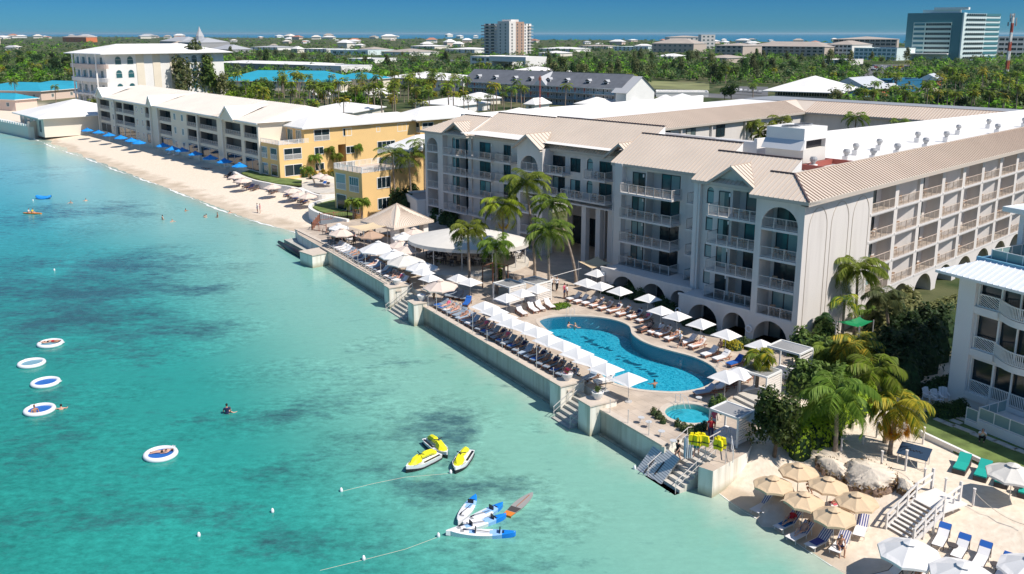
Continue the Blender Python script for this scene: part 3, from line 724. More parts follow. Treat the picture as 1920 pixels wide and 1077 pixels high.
def recess(mb,F,a,b,c,e,t,dep,m,mf=None):
 own=None
 if isinstance(mb,RB):own=mb;mb=MB()
 mb.face([F.p(a,-t,c),F.p(a,-t,e),F.p(a,-dep,e),F.p(a,-dep,c)],m);mb.face([F.p(b,-t,e),F.p(b,-t,c),F.p(b,-dep,c),F.p(b,-dep,e)],m)
 mb.face([F.p(a,-dep,c),F.p(a,-dep,e),F.p(b,-dep,e),F.p(b,-dep,c)],m)
 mb.face([F.p(a,-t,e),F.p(b,-t,e),F.p(b,-dep,e),F.p(a,-dep,e)],m);mb.face([F.p(a,-t,c),F.p(a,-dep,c),F.p(b,-dep,c),F.p(b,-t,c)],mf or m)
 if own:mb.build('arcade_bay' if c<3 else own.n,own.p)
GC={}
def door_mesh(w,h,k,fr='frame_dark'):
 key=('d',round(w,2),round(h,2),k,fr)
 if key not in GC:
  g=[('glass_dark','glass_teal'),('glass_curtain','glass_dark'),('glass_teal','glass_curtain'),('glass_curtain','glass_curtain'),('glass_dark','glass_dark'),('glass_grey','glass_dark'),('glass_curtain_warm','glass_grey')][k]
  mb=MB();f=.09;y0,y1=-.07,.0
  mb.box(0,w,y0,y1,h-f,h,fr);mb.box(0,w,y0,y1,0,f*.8,fr);mb.box(0,f,y0-.002,y1,0,h,fr);mb.box(w-f,w,y0-.002,y1,0,h,fr)
  if w>1.3:mb.box(w/2-f/2,w/2+f/2,y0-.002,y1,0,h,fr)
  mg=MB();mg.box(f,w/2,-.03,-.01,f*.8,h-f,g[0]);mg.box(w/2,w-f,-.035,-.01,f*.8,h-f,g[1]);GC[key]=mb.mesh('balcony_door');EXTRA[GC[key].name]=('glass_pane',mg.mesh('glass_pane'))
 return GC[key]
def archwin_mesh(w,h,fr='frame_dark',gl='glass_curtain'):
 key=('a',round(w,2),round(h,2),fr,gl)
 if key not in GC:
  mb=MB();r=w/2;N=8
  pts=[(0,0),(w,0)]+[(r+r*cos(pi*k/N),h-r+r*sin(pi*k/N))for k in range(N+1)]
  mb.face([(x,-.02,z)for x,z in pts],gl)
  ins=[(r+(x-r)*.84,.05+(z)*.94)for x,z in pts]
  for i in range(len(pts)):
   j=(i+1)%len(pts);mb.face([(pts[i][0],-.06,pts[i][1]),(pts[j][0],-.06,pts[j][1]),(ins[j][0],-.06,ins[j][1]),(ins[i][0],-.06,ins[i][1])],fr)
  mb.box(0.02,w-.02,-.065,-.02,h-r-.04,h-r+.04,fr);GC[key]=mb.mesh('arched_window')
 return GC[key]
def rail_mesh(L,m='rail_white',h=1.05,sp=.14,panel=None,bw=.02):
 key=('r',round(L,2),m,h,sp,panel)
 if key not in GC:
  mb=MB();mb.box(0,L,-.025,.025,h-.05,h,m);mb.box(0,L,-.02,.02,.08,.12,m)
  n=max(1,int(L/sp));np_=max(1,round(L/1.25))
  for i in range(1,n):x=L*i/n;mb.box(x-bw/2,x+bw/2,-.01,.01,.12,h-.05,m)
  for i in range(np_+1):x=.03+(L-.06)*i/np_;mb.box(x-.035,x+.035,-.035,.035,0,h+.01,m)
  if panel:mb.box(.03,L-.03,-.004,.004,.12,h-.05,panel)
  GC[key]=mb.mesh('railing')
 return GC[key]
def chairset_mesh(m='chair_tan'):
 if('c',m)not in GC:
  mb=MB()
  for x,r in((0,.4),(1.15,2.6)):
   ca,sa=cos(r),sin(r)
   def T(a,b,z):return(x+a*ca-b*sa,a*sa+b*ca,z)
   for a,b in((-.22,-.22),(.22,-.22),(-.22,.22),(.22,.22)):mb.bar(T(a,b,0),T(a,b,.44 if b<0 else.9),.05,.05,m)
   mb.bar(T(-.24,0,.44),T(.24,0,.44),.46,.05,m);mb.bar(T(-.22,.22,.8),T(.22,.22,.8),.04,.22,m)
   mb.bar(T(-.24,-.2,.64),T(-.24,.22,.64),.04,.04,m);mb.bar(T(.24,-.2,.64),T(.24,.22,.64),.04,.04,m)
  mb.lathe([(.28,.50),(.28,.53)],(.6,.3,0),m,8);mb.tube([(.6,.3,0),(.6,.3,.5)],.03,m,5)
  GC[('c',m)]=mb.mesh('balcony_chairs')
 return GC[('c',m)]
cnt={}
def hput(name,me,F,a,off,z,parent=HT,rz=0):return put(name,me,parent,F.p(a,off,z),F.rz+rz)
random.seed(11)
class AB:
 def __init__(s,n,p):s.n=n;s.p=p
 def box(s,*a):m=MB();m.box(*a);m.build(s.n,s.p)
wl_=MB();tr=AB('cornice',HT);rc=RB(HT)
def slab(x0,x1,y0,y1,z):m=MB();m.box(x0,x1,y0,y1,z-.22,z,'stucco_trim');m.build('balcony_slab',HT)
def railp(x0,x1,y,z,left=None,right=None):
 put('railing',rail_mesh(x1-x0),HT,(x0,y,z))
 if left:put('railing',rail_mesh(left-y),HT,(x0+.02,y,z),pi/2)
 if right:put('railing',rail_mesh(right-y),HT,(x1-.02,y,z),pi/2)
def chairs(x,y,z,rz=0):put('balcony_chairs',chairset_mesh(),HT,(x,y,z),rz)
F1=Fc(-5.0,0,1,0)
wallgrid(wl_,F1,0,5.0,1.0,ZE,[(.65,4.45,4.75,15.35,1),(.5,4.1,2.0,4.25,1)],'stucco')
recess(rc,F1,.65,4.45,4.65,15.6,.3,2.1,'stucco');recess(rc,F1,.5,4.1,2.0,4.4,.3,2.0,'stucco')
for i,z in enumerate(ZS):
 slab(-4.38,-.52,-.03,2.1,z);hput('balcony_door',door_mesh(2.5,2.25,[3,4,2,5][i%4]),F1,1.1,-2.08,z+.02);railp(-4.35,-.55,.08,z)
 if i!=3:chairs(-3.2,1.0,z)
hput('patio_door',door_mesh(2.6,2.2,5),F1,1.0,-1.98,2.02)
wl_.face([(-5,0,1),(-5,0,ZE),(-5,3.3,ZE),(-5,3.3,1)],'stucco')
F2=Fc(-13.5,3.3,1,0)
h2=[(3.8,7.6,z+.02,z+2.45)for z in ZS]
wl_.face([(-12.4,3.3,ZE),(-6.8,3.3,ZE),(-9.6,3.3,ZE+1.75)],'stucco')
wallgrid(wl_,F2,0,8.5,1.0,ZE,h2+[(.7,1.55,z+.75,z+2.45,1)for z in ZS],'stucco')
for i,z in enumerate(ZS):
 recess(rc,F2,3.8,7.6,z+.02,z+2.45,.3,1.3,'stucco');recess(rc,F2,.7,1.55,z+.75,z+2.45,.3,.5,'interior_dark')
 hput('arched_window',archwin_mesh(.85,1.7),F2,.7,-.15,z+.75)
 hput('balcony_door',door_mesh(1.3,2.2,[4,2,1,6][i]),F2,2.2,.0,z+.02);hput('balcony_door',door_mesh(2.4,2.2,[0,4,2,5][i]),F2,4.6,-1.28,z+.02)
 slab(-11.4,-5.02,1.4,3.3,z);railp(-11.35,-5.3,1.45,z,3.3);chairs(-8.6,2.3,z)
 slab(-16.7,-13.5,5.2,7.0,z);put('railing',rail_mesh(3.1),HT,(-16.65,5.25,z));put('railing',rail_mesh(1.7),HT,(-16.63,5.25,z),pi/2)
 chairs(-15.6,6.1,z)
wl_.face([(-13.5,3.3,1),(-13.5,3.3,ZE),(-13.5,7,ZE),(-13.5,7,1)],'stucco')
tr.box(-14.1,-13.3,2.85,3.28,1,ZE,'stucco_trim')
F2p=Fc(-13.4,0,1,0)
wallgrid(wl_,F2p,0,8.4,1.0,4.65,[(1.25,4.75,2.0,4.2,1),(5.4,8.0,2.0,4.2,1)],'stucco')
for a,b in((1.25,4.75),(5.4,8.0)):
 recess(rc,F2p,a,b,2.0,4.25,.3,2.4,'stucco');hput('patio_door',door_mesh(b-a-.6,2.1,4),F2p,a+.3,-2.38,2.02)
wl_.face([(-13.4,0,4.65),(-5,0,4.65),(-5,3.3,4.65),(-13.4,3.3,4.65)],'stucco_trim');wl_.face([(-13.4,3.3,1),(-13.4,0,1),(-13.4,0,4.65),(-13.4,3.3,4.65)],'stucco')
tr.box(-13.5,-4.98,-.06,.2,4.65,4.85,'stucco_trim')
F3=Fc(-28.0,7.0,1,0)
wallgrid(wl_,F3,0,14.5,1.0,ZE,[(4.5,9.2,z+.02,z+2.45)for z in ZS]+[(11.0,13.2,z+.02,z+2.2)for z in ZS],'stucco')
for i,z in enumerate(ZS):
 recess(rc,F3,4.5,9.2,z+.02,z+2.45,.3,1.3,'stucco');recess(rc,F3,11.0,13.2,z+.02,z+2.2,.3,.6,'interior_dark')
 hput('balcony_door',door_mesh(1.8,2.2,[2,3,2,5][i]),F3,2.5,.0,z+.02);hput('balcony_door',door_mesh(2.6,2.2,[4,4,0,2][i]),F3,5.7,-1.28,z+.02)
 hput('balcony_door',door_mesh(1.9,2.1,[4,1,4,5][i]),F3,11.1,-.2,z+.02)
 slab(-26.0,-18.6,5.2,7.0,z);railp(-25.95,-18.65,5.25,z,7.0,7.0);chairs(-22.6,6.1,z);chairs(-25.0,6.1,z)
tr.box(-27.6,-26.5,6.2,7.0,1,ZE,'stucco_trim')
F3p=Fc(-26.0,2.3,1,0)
wallgrid(wl_,F3p,0,12.6,1.0,4.65,[(1.7,5.1,2.0,4.3,1),(5.9,9.2,2.0,4.3,1),(9.9,12.4,2.0,4.3,1)],'stucco')
for a,b in((1.7,5.1),(5.9,9.2),(9.9,12.4)):
 recess(rc,F3p,a,b,2.0,4.35,.3,2.6,'stucco');hput('patio_door',door_mesh(b-a-.5,2.2,[5,4,2][int(a/4)]),F3p,a+.25,-2.58,2.02)
wl_.face([(-26,2.3,4.65),(-13.4,2.3,4.65),(-13.4,7,4.65),(-26,7,4.65)],'stucco_trim');wl_.face([(-26,7,1),(-26,2.3,1),(-26,2.3,4.65),(-26,7,4.65)],'stucco')
tr.box(-26.1,-13.42,2.24,2.5,4.65,4.85,'stucco_trim')
wl_.face([(-28,7,1),(-28,7,ZE),(-28,11.3,ZE),(-28,11.3,1)],'stucco')
F4=Fc(-46.0,11.3,1,0)
top=[(3.2,5.7,13.22,15.35),(6.6,8.4,13.5,15.3),(11.6,13.7,13.22,15.35),(9.5,10.5,13.9,15.5,1),(3.2,5.7,10.5,12.6),(6.6,8.4,10.7,12.5),(9.5,10.5,11.0,12.7,1),(11.6,13.7,10.4,12.6)]
wallgrid(wl_,F4,0,18.0,9.6,ZE,top+[(14.2,15.1,9.6,15.6,1)],'stucco')
for a,b,c,e in[t[:4]for t in top]:
 if b-a>1.2:recess(rc,F4,a,b,c,e,.3,.5,'interior_dark');hput('balcony_door' if b-a>2 else 'window',door_mesh(b-a,e-c,random.choice([0,1,2,4])),F4,a,-.15,c)
 else:recess(rc,F4,a,b,c,e,.3,.5,'interior_dark');hput('arched_window',archwin_mesh(b-a,e-c),F4,a,-.15,c)
recess(rc,F4,14.2,15.1,9.6,15.6,.3,1.6,'stucco')
for z in(10.35,13.2):slab(-31.9,-30.8,11.3,12.9,z);put('railing',rail_mesh(.9),HT,(-31.8,11.35,z))
slab(-43.9,-39.3,9.7,11.3,13.2);railp(-43.85,-39.35,9.75,13.2,11.3,11.3);slab(-35.7,-32.1,9.7,11.3,13.2);railp(-35.65,-32.15,9.75,13.2,11.3,11.3)
slab(-45.8,-32.0,9.7,11.3,10.35);railp(-39.6,-32.05,9.75,10.35,11.3,11.3);railp(-45.5,-40.2,9.75,10.35)
for x in(-42.5,-34.5,-38.0):chairs(x,10.5,10.35)
chairs(-41.6,10.5,13.2);chairs(-34.2,10.5,13.2)
tr.box(-46,-28.4,9.9,19,9.5,9.7,'stucco')
cl=MB()
for x,y in((-36.3,10.2),(-33.9,10.2),(-44.5,10.2),(-36.3,14),(-33.9,14)):cl.box(x,x+.75,y,y+.75,1.5,9.6,'stucco')
cl.build('column',HT)
F4b=Fc(-46,18,1,0);wallgrid(wl_,F4b,0,18,1.5,9.6,[(1,8,2,6.0),(10.5,13,2,6.5)],'stucco')
recess(rc,F4b,1,8,2,6,.3,1.5,'interior_dark');recess(rc,F4b,10.5,13,2,6.5,.3,1.5,'interior_dark')
hput('lobby_glazing',door_mesh(6.8,3.9,4),F4b,1.1,-.1,2.02);hput('lobby_glazing',door_mesh(2.4,4.4,5),F4b,10.55,-.1,2.02);hput('lobby_glazing',door_mesh(2.6,2.1,2),F4b,13.6,.02,7.0)
wl_.box(-31.9,-28.2,10.2,17.9,1.5,9.5,'stucco')
F5=Fc(-47.3,9.3,1,0)
wl_.face([(-47.3,9.3,ZE),(-42.5,9.3,ZE),(-44.9,9.3,ZE+1.6)],'stucco')
wallgrid(wl_,F5,0,4.8,1.5,ZE,[(.6,4.0,2.2,15.2,1)],'stucco');recess(rc,F5,.6,4.0,2.2,15.4,.3,2.2,'stucco')
wl_.face([(-42.5,11.3,1.5),(-42.5,9.3,1.5),(-42.5,9.3,ZE),(-42.5,11.3,ZE)][::-1],'stucco');wl_.face([(-47.3,9.3,1.5),(-47.3,9.3,ZE),(-47.3,13.7,ZE),(-47.3,13.7,1.5)],'stucco')
for i,z in enumerate(ZS):slab(-46.7,-43.3,9.3,11.5,z);hput('balcony_door',door_mesh(2.4,2.2,[4,1,2,0][i]),F5,1.3,-2.18,z+.02);railp(-46.7,-43.3,9.38,z)
F6=Fc(-61.5,13.7,1,0)
wallgrid(wl_,F6,0,14.2,1.5,ZE,[],'stucco')
for i,z in enumerate(ZS):
 hput('balcony_door',door_mesh(2.3,2.2,[0,1,2,4][(i+1)%4]),F6,1.7,.0,z+.02);hput('balcony_door',door_mesh(1.4,2.2,4),F6,6.9,.0,z+.02)
 slab(-60.9,-55.7,12.1,13.7,z);railp(-60.8,-55.8,12.15,z,None,13.7);slab(-54.9,-51.6,12.1,13.7,z);railp(-54.8,-51.7,12.15,z,13.7,13.7);chairs(-58.0,12.9,z)
F7=Fc(-67.2,13.5,1,0)
h7=[(3.0,4.9,z+.02,z+2.4)for z in ZS]+[(1.2,1.95,z+.75,z+2.4,1)for z in ZS]
wl_.face([(-67,13.5,ZE),(-61.4,13.5,ZE),(-64.1,13.5,ZE+1.6)],'stucco')
wallgrid(wl_,F7,0,5.7,1.5,ZE,h7,'stucco')
for i,z in enumerate(ZS):
 recess(rc,F7,3.0,4.9,z+.02,z+2.4,.3,1.2,'stucco');recess(rc,F7,1.2,1.95,z+.75,z+2.4,.3,.5,'interior_dark')
 hput('arched_window',archwin_mesh(.75,1.65),F7,1.2,-.15,z+.75);hput('balcony_door',door_mesh(.75,2.2,4),F7,2.15,.0,z+.02);hput('balcony_door',door_mesh(1.7,2.2,[4,0,4,2][i]),F7,3.1,-1.18,z+.02)
 slab(-66.3,-60.95,11.9,13.5,z);railp(-66.2,-61.0,11.95,z,13.5);chairs(-63.8,12.7,z)
F8=Fc(-71.6,12.6,1,0)
wallgrid(wl_,F8,0,4.4,1.5,ZE,[(.5,3.2,3.2,15.3,1)],'stucco');recess(rc,F8,.5,3.2,3.2,15.4,.3,2.0,'stucco')
wl_.face([(-67.2,13.5,1.5),(-67.2,12.6,1.5),(-67.2,12.6,ZE),(-67.2,13.5,ZE)][::-1],'stucco');wl_.face([(-71.6,12.6,1.5),(-71.6,12.6,ZE),(-71.6,30,ZE),(-71.6,30,1.5)],'stucco')
for z in ZS:slab(-71.15,-68.35,12.6,14.6,z);railp(-71.1,-68.4,12.66,z)
FR=Fc(0,0,0,1);LEN=126
bays=[];y=13.6;k=0
while y<LEN-7:bays.append((y,y+5.2,k%2));y+=6.05;k+=1
hr=[(a,b,z+.0,z+2.55)for a,b,t in bays for z in ZS]
har=[(a+.2,a+5.0,1.6,4.25,.9)for a,b,t in bays]
wallgrid(wl_,FR,0,LEN,1.0,ZE,hr+har,'stucco')
nd=0
for a,b,t in bays:
 recess(rc,FR,a+.2,a+5.0,1.6,4.3,.3,2.0,'stucco')
 if a<60:hput('patio_door',door_mesh(3.0,2.2,4),FR,a+1.1,-1.98,1.75)
 for i,z in enumerate(ZS):
  dA,dB=.9,2.2;dd=1.7
  c,e=z,z+2.55
  if t==0:
   recess(RB(HT,'loggia'),FR,a,b,c,e,.3,1.5,'stucco','deck')
   if a<90:hput('loggia_door',door_mesh(3.6,2.25,[3,6,5,6,4][nd%5]),FR,a+.25,-1.48,c+.02)
   if(nd+i)%3:put('balcony_chairs',chairset_mesh(),HT,(-.75,a+1.2,c),pi/2)if a<70 else None
  else:
   lg=MB();q=[FR.p(a,-.3,0),FR.p(a,-1.9,0),FR.p(a+2.3,-1.9,0),FR.p(b,-.3,0)]
   for(p1,p2)in((q[0],q[1]),(q[1],q[2]),(q[2],q[3])):lg.face([(p1[0],p1[1],c),(p2[0],p2[1],c),(p2[0],p2[1],e),(p1[0],p1[1],e)],'stucco')
   lg.face([(p[0],p[1],c)for p in q],'deck');lg.face([(p[0],p[1],e)for p in q][::-1],'stucco')
   lg.build('loggia',HT)
   if a<90:hput('loggia_door',door_mesh(1.9,2.25,[6,3,6][nd%3]),FR,a+.2,-1.88,c+.02)
   if a<70:put('balcony_chairs',chairset_mesh(),HT,(-.85,a+.8,c),pi/2)
  nd+=1
  if a<110:put('loggia_railing',rail_mesh(b-a,'rail_tan',sp=.15),HT,FR.p(a,-.02,c),pi/2)
  tr.box(0,.05,a-.35,b+.35,z-.2,z+.03,'stucco_trim')
ar=MB()
for c_ in(2.6,6.9,11.2):
 R=1.75;pts=[(c_+R*cos(pi*k/10),13.2+R*1.25*sin(pi*k/10))for k in range(11)];pts=[(c_+R,2)]+pts+[(c_-R,2)]
 for(p,q)in zip(pts,pts[1:]):
  if c_>2:ar.bar((.015,p[0],p[1]),(.015,q[0],q[1]),.05,.07,'stucco_trim' if False else 'soffit')
ar.build('arch_moulding',HT)
wl_.box(-13.5,-3.2,8.5,LEN-.1,17.0,17.2,'roof_white')
wl_.face([(-13.5,24,1),(-13.5,LEN,1),(-13.5,LEN,17),(-13.5,24,17)][::-1],'stucco');wl_.face([(0,LEN,1),(0,LEN,17),(-13.5,LEN,17),(-13.5,LEN,1)][::-1],'stucco')
wl_.build('wall',HT)
def rib(mb,p,q,m='roof_seam',w=.07,h=.07):mb.bar((p[0],p[1],p[2]+.03),(q[0],q[1],q[2]+.03),w,h,m)
def shed(x0,x1,ye,ze,yr,zr,xr0=None,xr1=None,sp=.5):
 """slope from the eave line up to the ridge line, with seams, fascia and a drop behind the ridge"""
 xr0=x0 if xr0 is None else xr0;xr1=x1 if xr1 is None else xr1
 mb=MB();mb.face([(x0,ye,ze),(x1,ye,ze),(xr1,yr,zr),(xr0,yr,zr)],'roof_beige')
 mb.face([(x0,ye,ze-.32),(x1,ye,ze-.32),(x1,ye,ze),(x0,ye,ze)],'soffit');mb.face([(x0,ye,ze-.32),(x0,ye+.9,ze-.32),(x1,ye+.9,ze-.32),(x1,ye,ze-.32)],'soffit')
 mb.face([(xr0,yr,zr),(xr1,yr,zr),(xr1,yr,zr-2.4),(xr0,yr,zr-2.4)],'wall_white')
 mb.face([(x1,ye,ze),(x1,ye,ze-.3),(x1,yr,ze-.3),(x1 if xr1>x1 else xr1,yr,zr)],'wall_white')
 mb.face([(x0,ye,ze-.3),(x0,ye,ze),(x0 if xr0<x0 else xr0,yr,zr),(x0,yr,ze-.3)],'stucco')
 n=int((x1-x0)/sp)
 for i in range(n+1):
  x=x0+(x1-x0)*i/n;a,b=max(xr0,min(xr1,x)),1
  if xr0>x:t=(x-x0)/(xr0-x0)if xr0!=x0 else 1;e=(x,ye+(yr-ye)*t,ze+(zr-ze)*t)
  elif xr1<x:t=(x1-x)/(x1-xr1)if xr1!=x1 else 1;e=(x,ye+(yr-ye)*t,ze+(zr-ze)*t)
  else:e=(x,yr,zr)
  rib(mb,(x,ye,ze),e,w=.05,h=.05)
 rib(mb,(xr0,yr,zr),(xr1,yr,zr),'ridge_dark',.22,.14)
 return mb.build('roof',HT)
shed(-5.4,.7,-.7,16.3,2.9,18.1,-5.4,-2.9)
shed(-14.3,-4.6,2.6,16.3,7.3,18.9);shed(-28.3,-14.3,6.3,16.3,12.0,19.3);shed(-47,-28.5,10.6,16.3,16.8,19.75)
shed(-61.6,-47,13.0,16.3,19.2,19.3);shed(-72.3,-61.6,12.2,16.3,17.5,18.7,-67.5,-61.6)
def gable(xc,hw,yf,zb,za,yb,name='gable_roof'):
 mb=MB();yr=yb
 L=[(xc-hw,yf,zb),(xc,yf,za),(xc,yr,za),(xc-hw,yf+.6,zb)];R=[(xc+hw,yf,zb),(xc+hw,yf+.6,zb),(xc,yr,za),(xc,yf,za)]
 mb.face(L,'roof_beige');mb.face(R,'roof_beige')
 mb.face([(xc-hw,yf,zb-.3),(xc,yf,za-.3),(xc,yf,za),(xc-hw,yf,zb)],'soffit');mb.face([(xc,yf,za-.3),(xc+hw,yf,zb-.3),(xc+hw,yf,zb),(xc,yf,za)],'soffit')
 mb.face([(xc-hw,yf,zb-.3),(xc-hw,yf+.6,zb-.3),(xc,yf+.6,za-.3),(xc,yf,za-.3)],'soffit');mb.face([(xc,yf,za-.3),(xc,yf+.6,za-.3),(xc+hw,yf+.6,zb-.3),(xc+hw,yf,zb-.3)],'soffit')
 for k in range(1,7):
  t=k/7;y1=yf+(yr-yf)*t
  s=1-t
  for sg in(-1,1):
   a=(xc,y1,za);e_t=max(0,(y1-yf-.6)/(yr-yf-.6))if y1>yf+.6 else 0
   b=(xc+sg*hw*(1-e_t),y1,zb+(za-zb)*e_t);rib(mb,a,b,w=.07,h=.08)
 rib(mb,(xc,yf,za),(xc,yr,za),'roof_seam',.1,.1)
 mb.build(name,HT)
def gwall(xc,hw,y,zb,za):
 mb=MB();mb.face([(xc-hw,y-.01,zb),(xc+hw,y-.01,zb),(xc,y-.01,za)],'stucco')
 mb.lathe([(.24,0),(.24,.03)],(0,0,0),'stucco_trim',12);
 mb.build('gable_wall',HT)
gable(-9.6,2.9,2.45,16.2,18.2,6.4);gable(-44.9,2.7,8.5,16.3,18.1,13.4);gable(-64.1,2.9,12.2,16.3,18.1,15.6);gable(-30.0,2.4,9.6,16.3,18.1,13.6)
lv=MB()
for x,y,z in((-9.6,3.26,16.6),(-64.1,13.46,16.7)):lv.tube([(x,y,z),(x,y-.05,z)],.28,'stucco_trim',12)
lv.build('gable_vent',HT)
lm=MB()
for z in ZS:
 for x,y in((-10.0,3.3),(-23.9,7.0),(-57.2,13.7),(-46.9,13.7),(-62.0,13.5)):lm.box(x-.09,x+.09,y-.12,y,z+1.75,z+2.1,'plastic_white')
lm.build('wall_lamp',HT)
dp=MB()
for x,y in((-13.6,2.8),(-27.7,6.15),(-42.4,9.2)):dp.tube([(x,y,1.5),(x,y,15.9)],.06,'stucco_trim',5)
dp.build('downpipe',HT)
def mans(x0,y0,z0,x1,y1,z1,xr0,yr0,zr,xr1,yr1,sp=.6,name='roof'):
 mb=MB();a=(x0,y0,z0);b=(x1,y1,z1);c=(xr1,yr1,zr);d=(xr0,yr0,zr)
 mb.face([a,b,c,d],'roof_beige');mb.face([(x0,y0,z0-.42),(x1,y1,z1-.42),b,a],'soffit')
 L=hypot(x1-x0,y1-y0);ex,ey=(x1-x0)/L,(y1-y0)/L;nx,ny=-ey,ex
 mb.face([(x0,y0,z0-.42),(x0+nx*.9,y0+ny*.9,z0-.42),(x1+nx*.9,y1+ny*.9,z1-.42),(x1,y1,z1-.42)],'soffit')
 w=abs((xr0-x0)*nx+(yr0-y0)*ny);s0=(xr0-x0)*ex+(yr0-y0)*ey;s1=L-((xr1-x0)*ex+(yr1-y0)*ey)
 n=int(L/sp)
 for i in range(n+1):
  s=L*i/n;t=1
  if s0>0 and s<s0:t=s/s0
  if s1>0 and s>L-s1:t=min(t,(L-s)/s1)
  p=(x0+ex*s,y0+ey*s,z0);rib(mb,p,(p[0]+nx*w*t,p[1]+ny*w*t,z0+(zr-z0)*t),'roof_rib',w=.11,h=.11)
 rib(mb,d,c,'roof_seam',.2,.12)
 mb.build(name,HT)
mans(.7,-.7,16.3,.7,LEN+.7,16.3,-2.9,2.9,18.1,-2.9,LEN-2.9)
hip=MB();hip.bar((.7,-.7,16.36),(-2.9,2.9,18.16),.16,.12,'ridge_dark');hip.build('hip_cap',HT)
pw=MB()
pw.box(-3.3,-2.95,2.9,LEN-3,17.1,18.05,'wall_white')
pw.add([(-13.9,13.5,15),(-13.5,13.5,15),(-13.5,LEN-8,15),(-13.9,LEN-8,15),(-13.9,13.5,19.7),(-13.5,13.5,19.7),(-13.5,LEN-8,17.6),(-13.9,LEN-8,17.6)],[(4,5,6,7),(0,1,5,4),(1,2,6,5),(2,3,7,6),(3,0,4,7)],'wall_white');pw.box(-19.0,-13.9,13.5,13.9,15,19.3,'wall_white')
pw.box(-13.9,-3.0,LEN-8,LEN-7.6,17.1,17.9,'stucco');pw.box(-60,-13.9,22.5,23,15,18.2,'stucco_trim');pw.face([(-60,10,17.0),(-13.5,10,17.0),(-13.5,22.5,17.0),(-60,22.5,17.0)],'roof_white')
pw.build('parapet',HT)
bw=MB()
BX=-62.0;BY=112.0
FB=Fc(BX,24,0,1)
bw.face([(BX,24,2),(BX,BY,2),(BX,BY,14),(BX,24,14)],'stucco');bw.face([(BX,BY,2),(30,BY,2),(30,BY,14),(BX,BY,14)],'stucco')
bw.box(-84,-80,28,BY+8,2,18.4,'wall_white')if False else None
bw.build('courtyard_wall',HT)
mans(BX+.8,24,14,BX+.8,BY-.8,14,BX-4.5,24,16.2,BX-4.5,BY+4.5,.6)
mans(BX+.8,BY-.8,14,30,BY-.8,14,BX-4.5,BY+4.5,16.2,30,BY+4.5,.6)
pw=MB();pw.box(BX-19,BX-18.5,28,BY-12,13,17.3,'wall_white');pw.box(BX-18.5,BX-4.5,28,BY+4,14,15.7,'roof_white');pw.box(BX-18.5,30,BY+4.6,BY+18,12,15.8,'metal_grey');pw.box(BX-19,BX-10,28,28.5,13,17.3,'wall_white')
pw.build('parapet',HT)
for yy in(45,52,60,68,78,90):put('balcony_door',door_mesh(3.0,2.3,[4,5,6][yy%3]),HT,(BX+.06,yy,11.0),pi/2)
rp=MB()
for yy in(50,58,66,76,88):rp.box(BX+.02,BX+.5,yy-.12,yy+.12,2,13.9,'stucco_trim')
rp.build('downpipe',HT)
for xx,h in((-54,3.6),(-47,5.5),(-38,4.4),(-28,4.4)):
 put('arched_window',archwin_mesh(4.0 if xx>-50 else 3.2,h,'stucco_trim','glass_dark'),HT,(xx,BY-.05,6.0))
def roofthing(name,label,cat,x,y,z,rz=0,group=None):return thing(name,label,cat,HL(x,y,z),RH+rz,group)
ct=roofthing('cooling_tower','large white rooftop cooling tower on a red steel frame','cooling tower',-9.2,14.2,17.2)
mb=MB();mb.box(-2.2,2.2,-2.4,2.4,.6,2.0,'canvas_white');mb.box(-2.2,2.2,-2.4,2.4,2.9,4.2,'roof_white');mb.box(-2.2,-2.0,-2.4,2.4,2,2.9,'roof_white');mb.box(-2.0,2.2,2.2,2.4,2,2.9,'roof_white');mb.box(-1.9,1.7,-2.2,2.2,2.0,2.9,'interior_dark');mb.box(2.0,2.2,-2.4,-1.9,2,2.9,'roof_white');mb.build('casing',ct)
mb=MB();mb.add([(-2.3,-2.4,3.0),(2.3,-2.4,3.0),(2.3,-3.2,2.0),(-2.3,-3.2,2.0),(-2.3,-2.4,2.0),(2.3,-2.4,2.0)],[(0,3,2,1),(3,4,5,2),(0,4,3),(1,2,5)],'metal_light');mb.build('louvre_hood',ct)
mb=MB()
for y in(-1.3,1.3):mb.lathe([(.95,4.2),(.95,4.35),(.8,4.35),(.8,4.25)],(0,y,0),'metal_grey',14);mb.face([(.8*cos(2*pi*k/12),y+.8*sin(2*pi*k/12),4.3)for k in range(12)],'interior_dark')
mb.build('fan',ct)
mb=MB()
for a in(((-3.6,-3.0),(5.8,-3.0)),((-3.6,3.2),(5.8,3.2)),((-3.6,-3.0),(-3.6,3.2)),((5.8,-3.0),(5.8,3.2)),((2.6,-3),(2.6,3.2))):mb.bar((*a[0],.35),(*a[1],.35),.25,.55,'red_steel')
mb.build('steel_frame',ct)
def vent(x,y,i):
 r=roofthing('roof_vent','one','roof vent',x,y,17.2,0,'white turbine vents on the flat hotel roof')
 mb=MB();mb.box(-.32,.32,-.32,.32,0,.6,'roof_white');mb.build('curb',r)
 mb=MB();mb.lathe([(.2,.6),(.22,.8),(.36,.95),(.40,1.15),(.3,1.38),(.1,1.42)],(0,0,0),'metal_grey',10);mb.build('turbine',r);return r
VP=[(1541,262),(1623,285),(1665,262),(1707,284),(1735,270),(1780,275),(1848,262),(1900,250),(1700,240),(1760,232),(1640,300)]
vts=[(-6.0,12.2),(-6.6,20.6),(-4.9,23.5),(-8.4,26.5),(-5.0,29.8),(-8.6,33.0),(-5.2,38.2),(-8.8,44.5),(-6.4,47.6),(-8.8,58),(-5.4,63),(-9.0,70),(-6,76)]
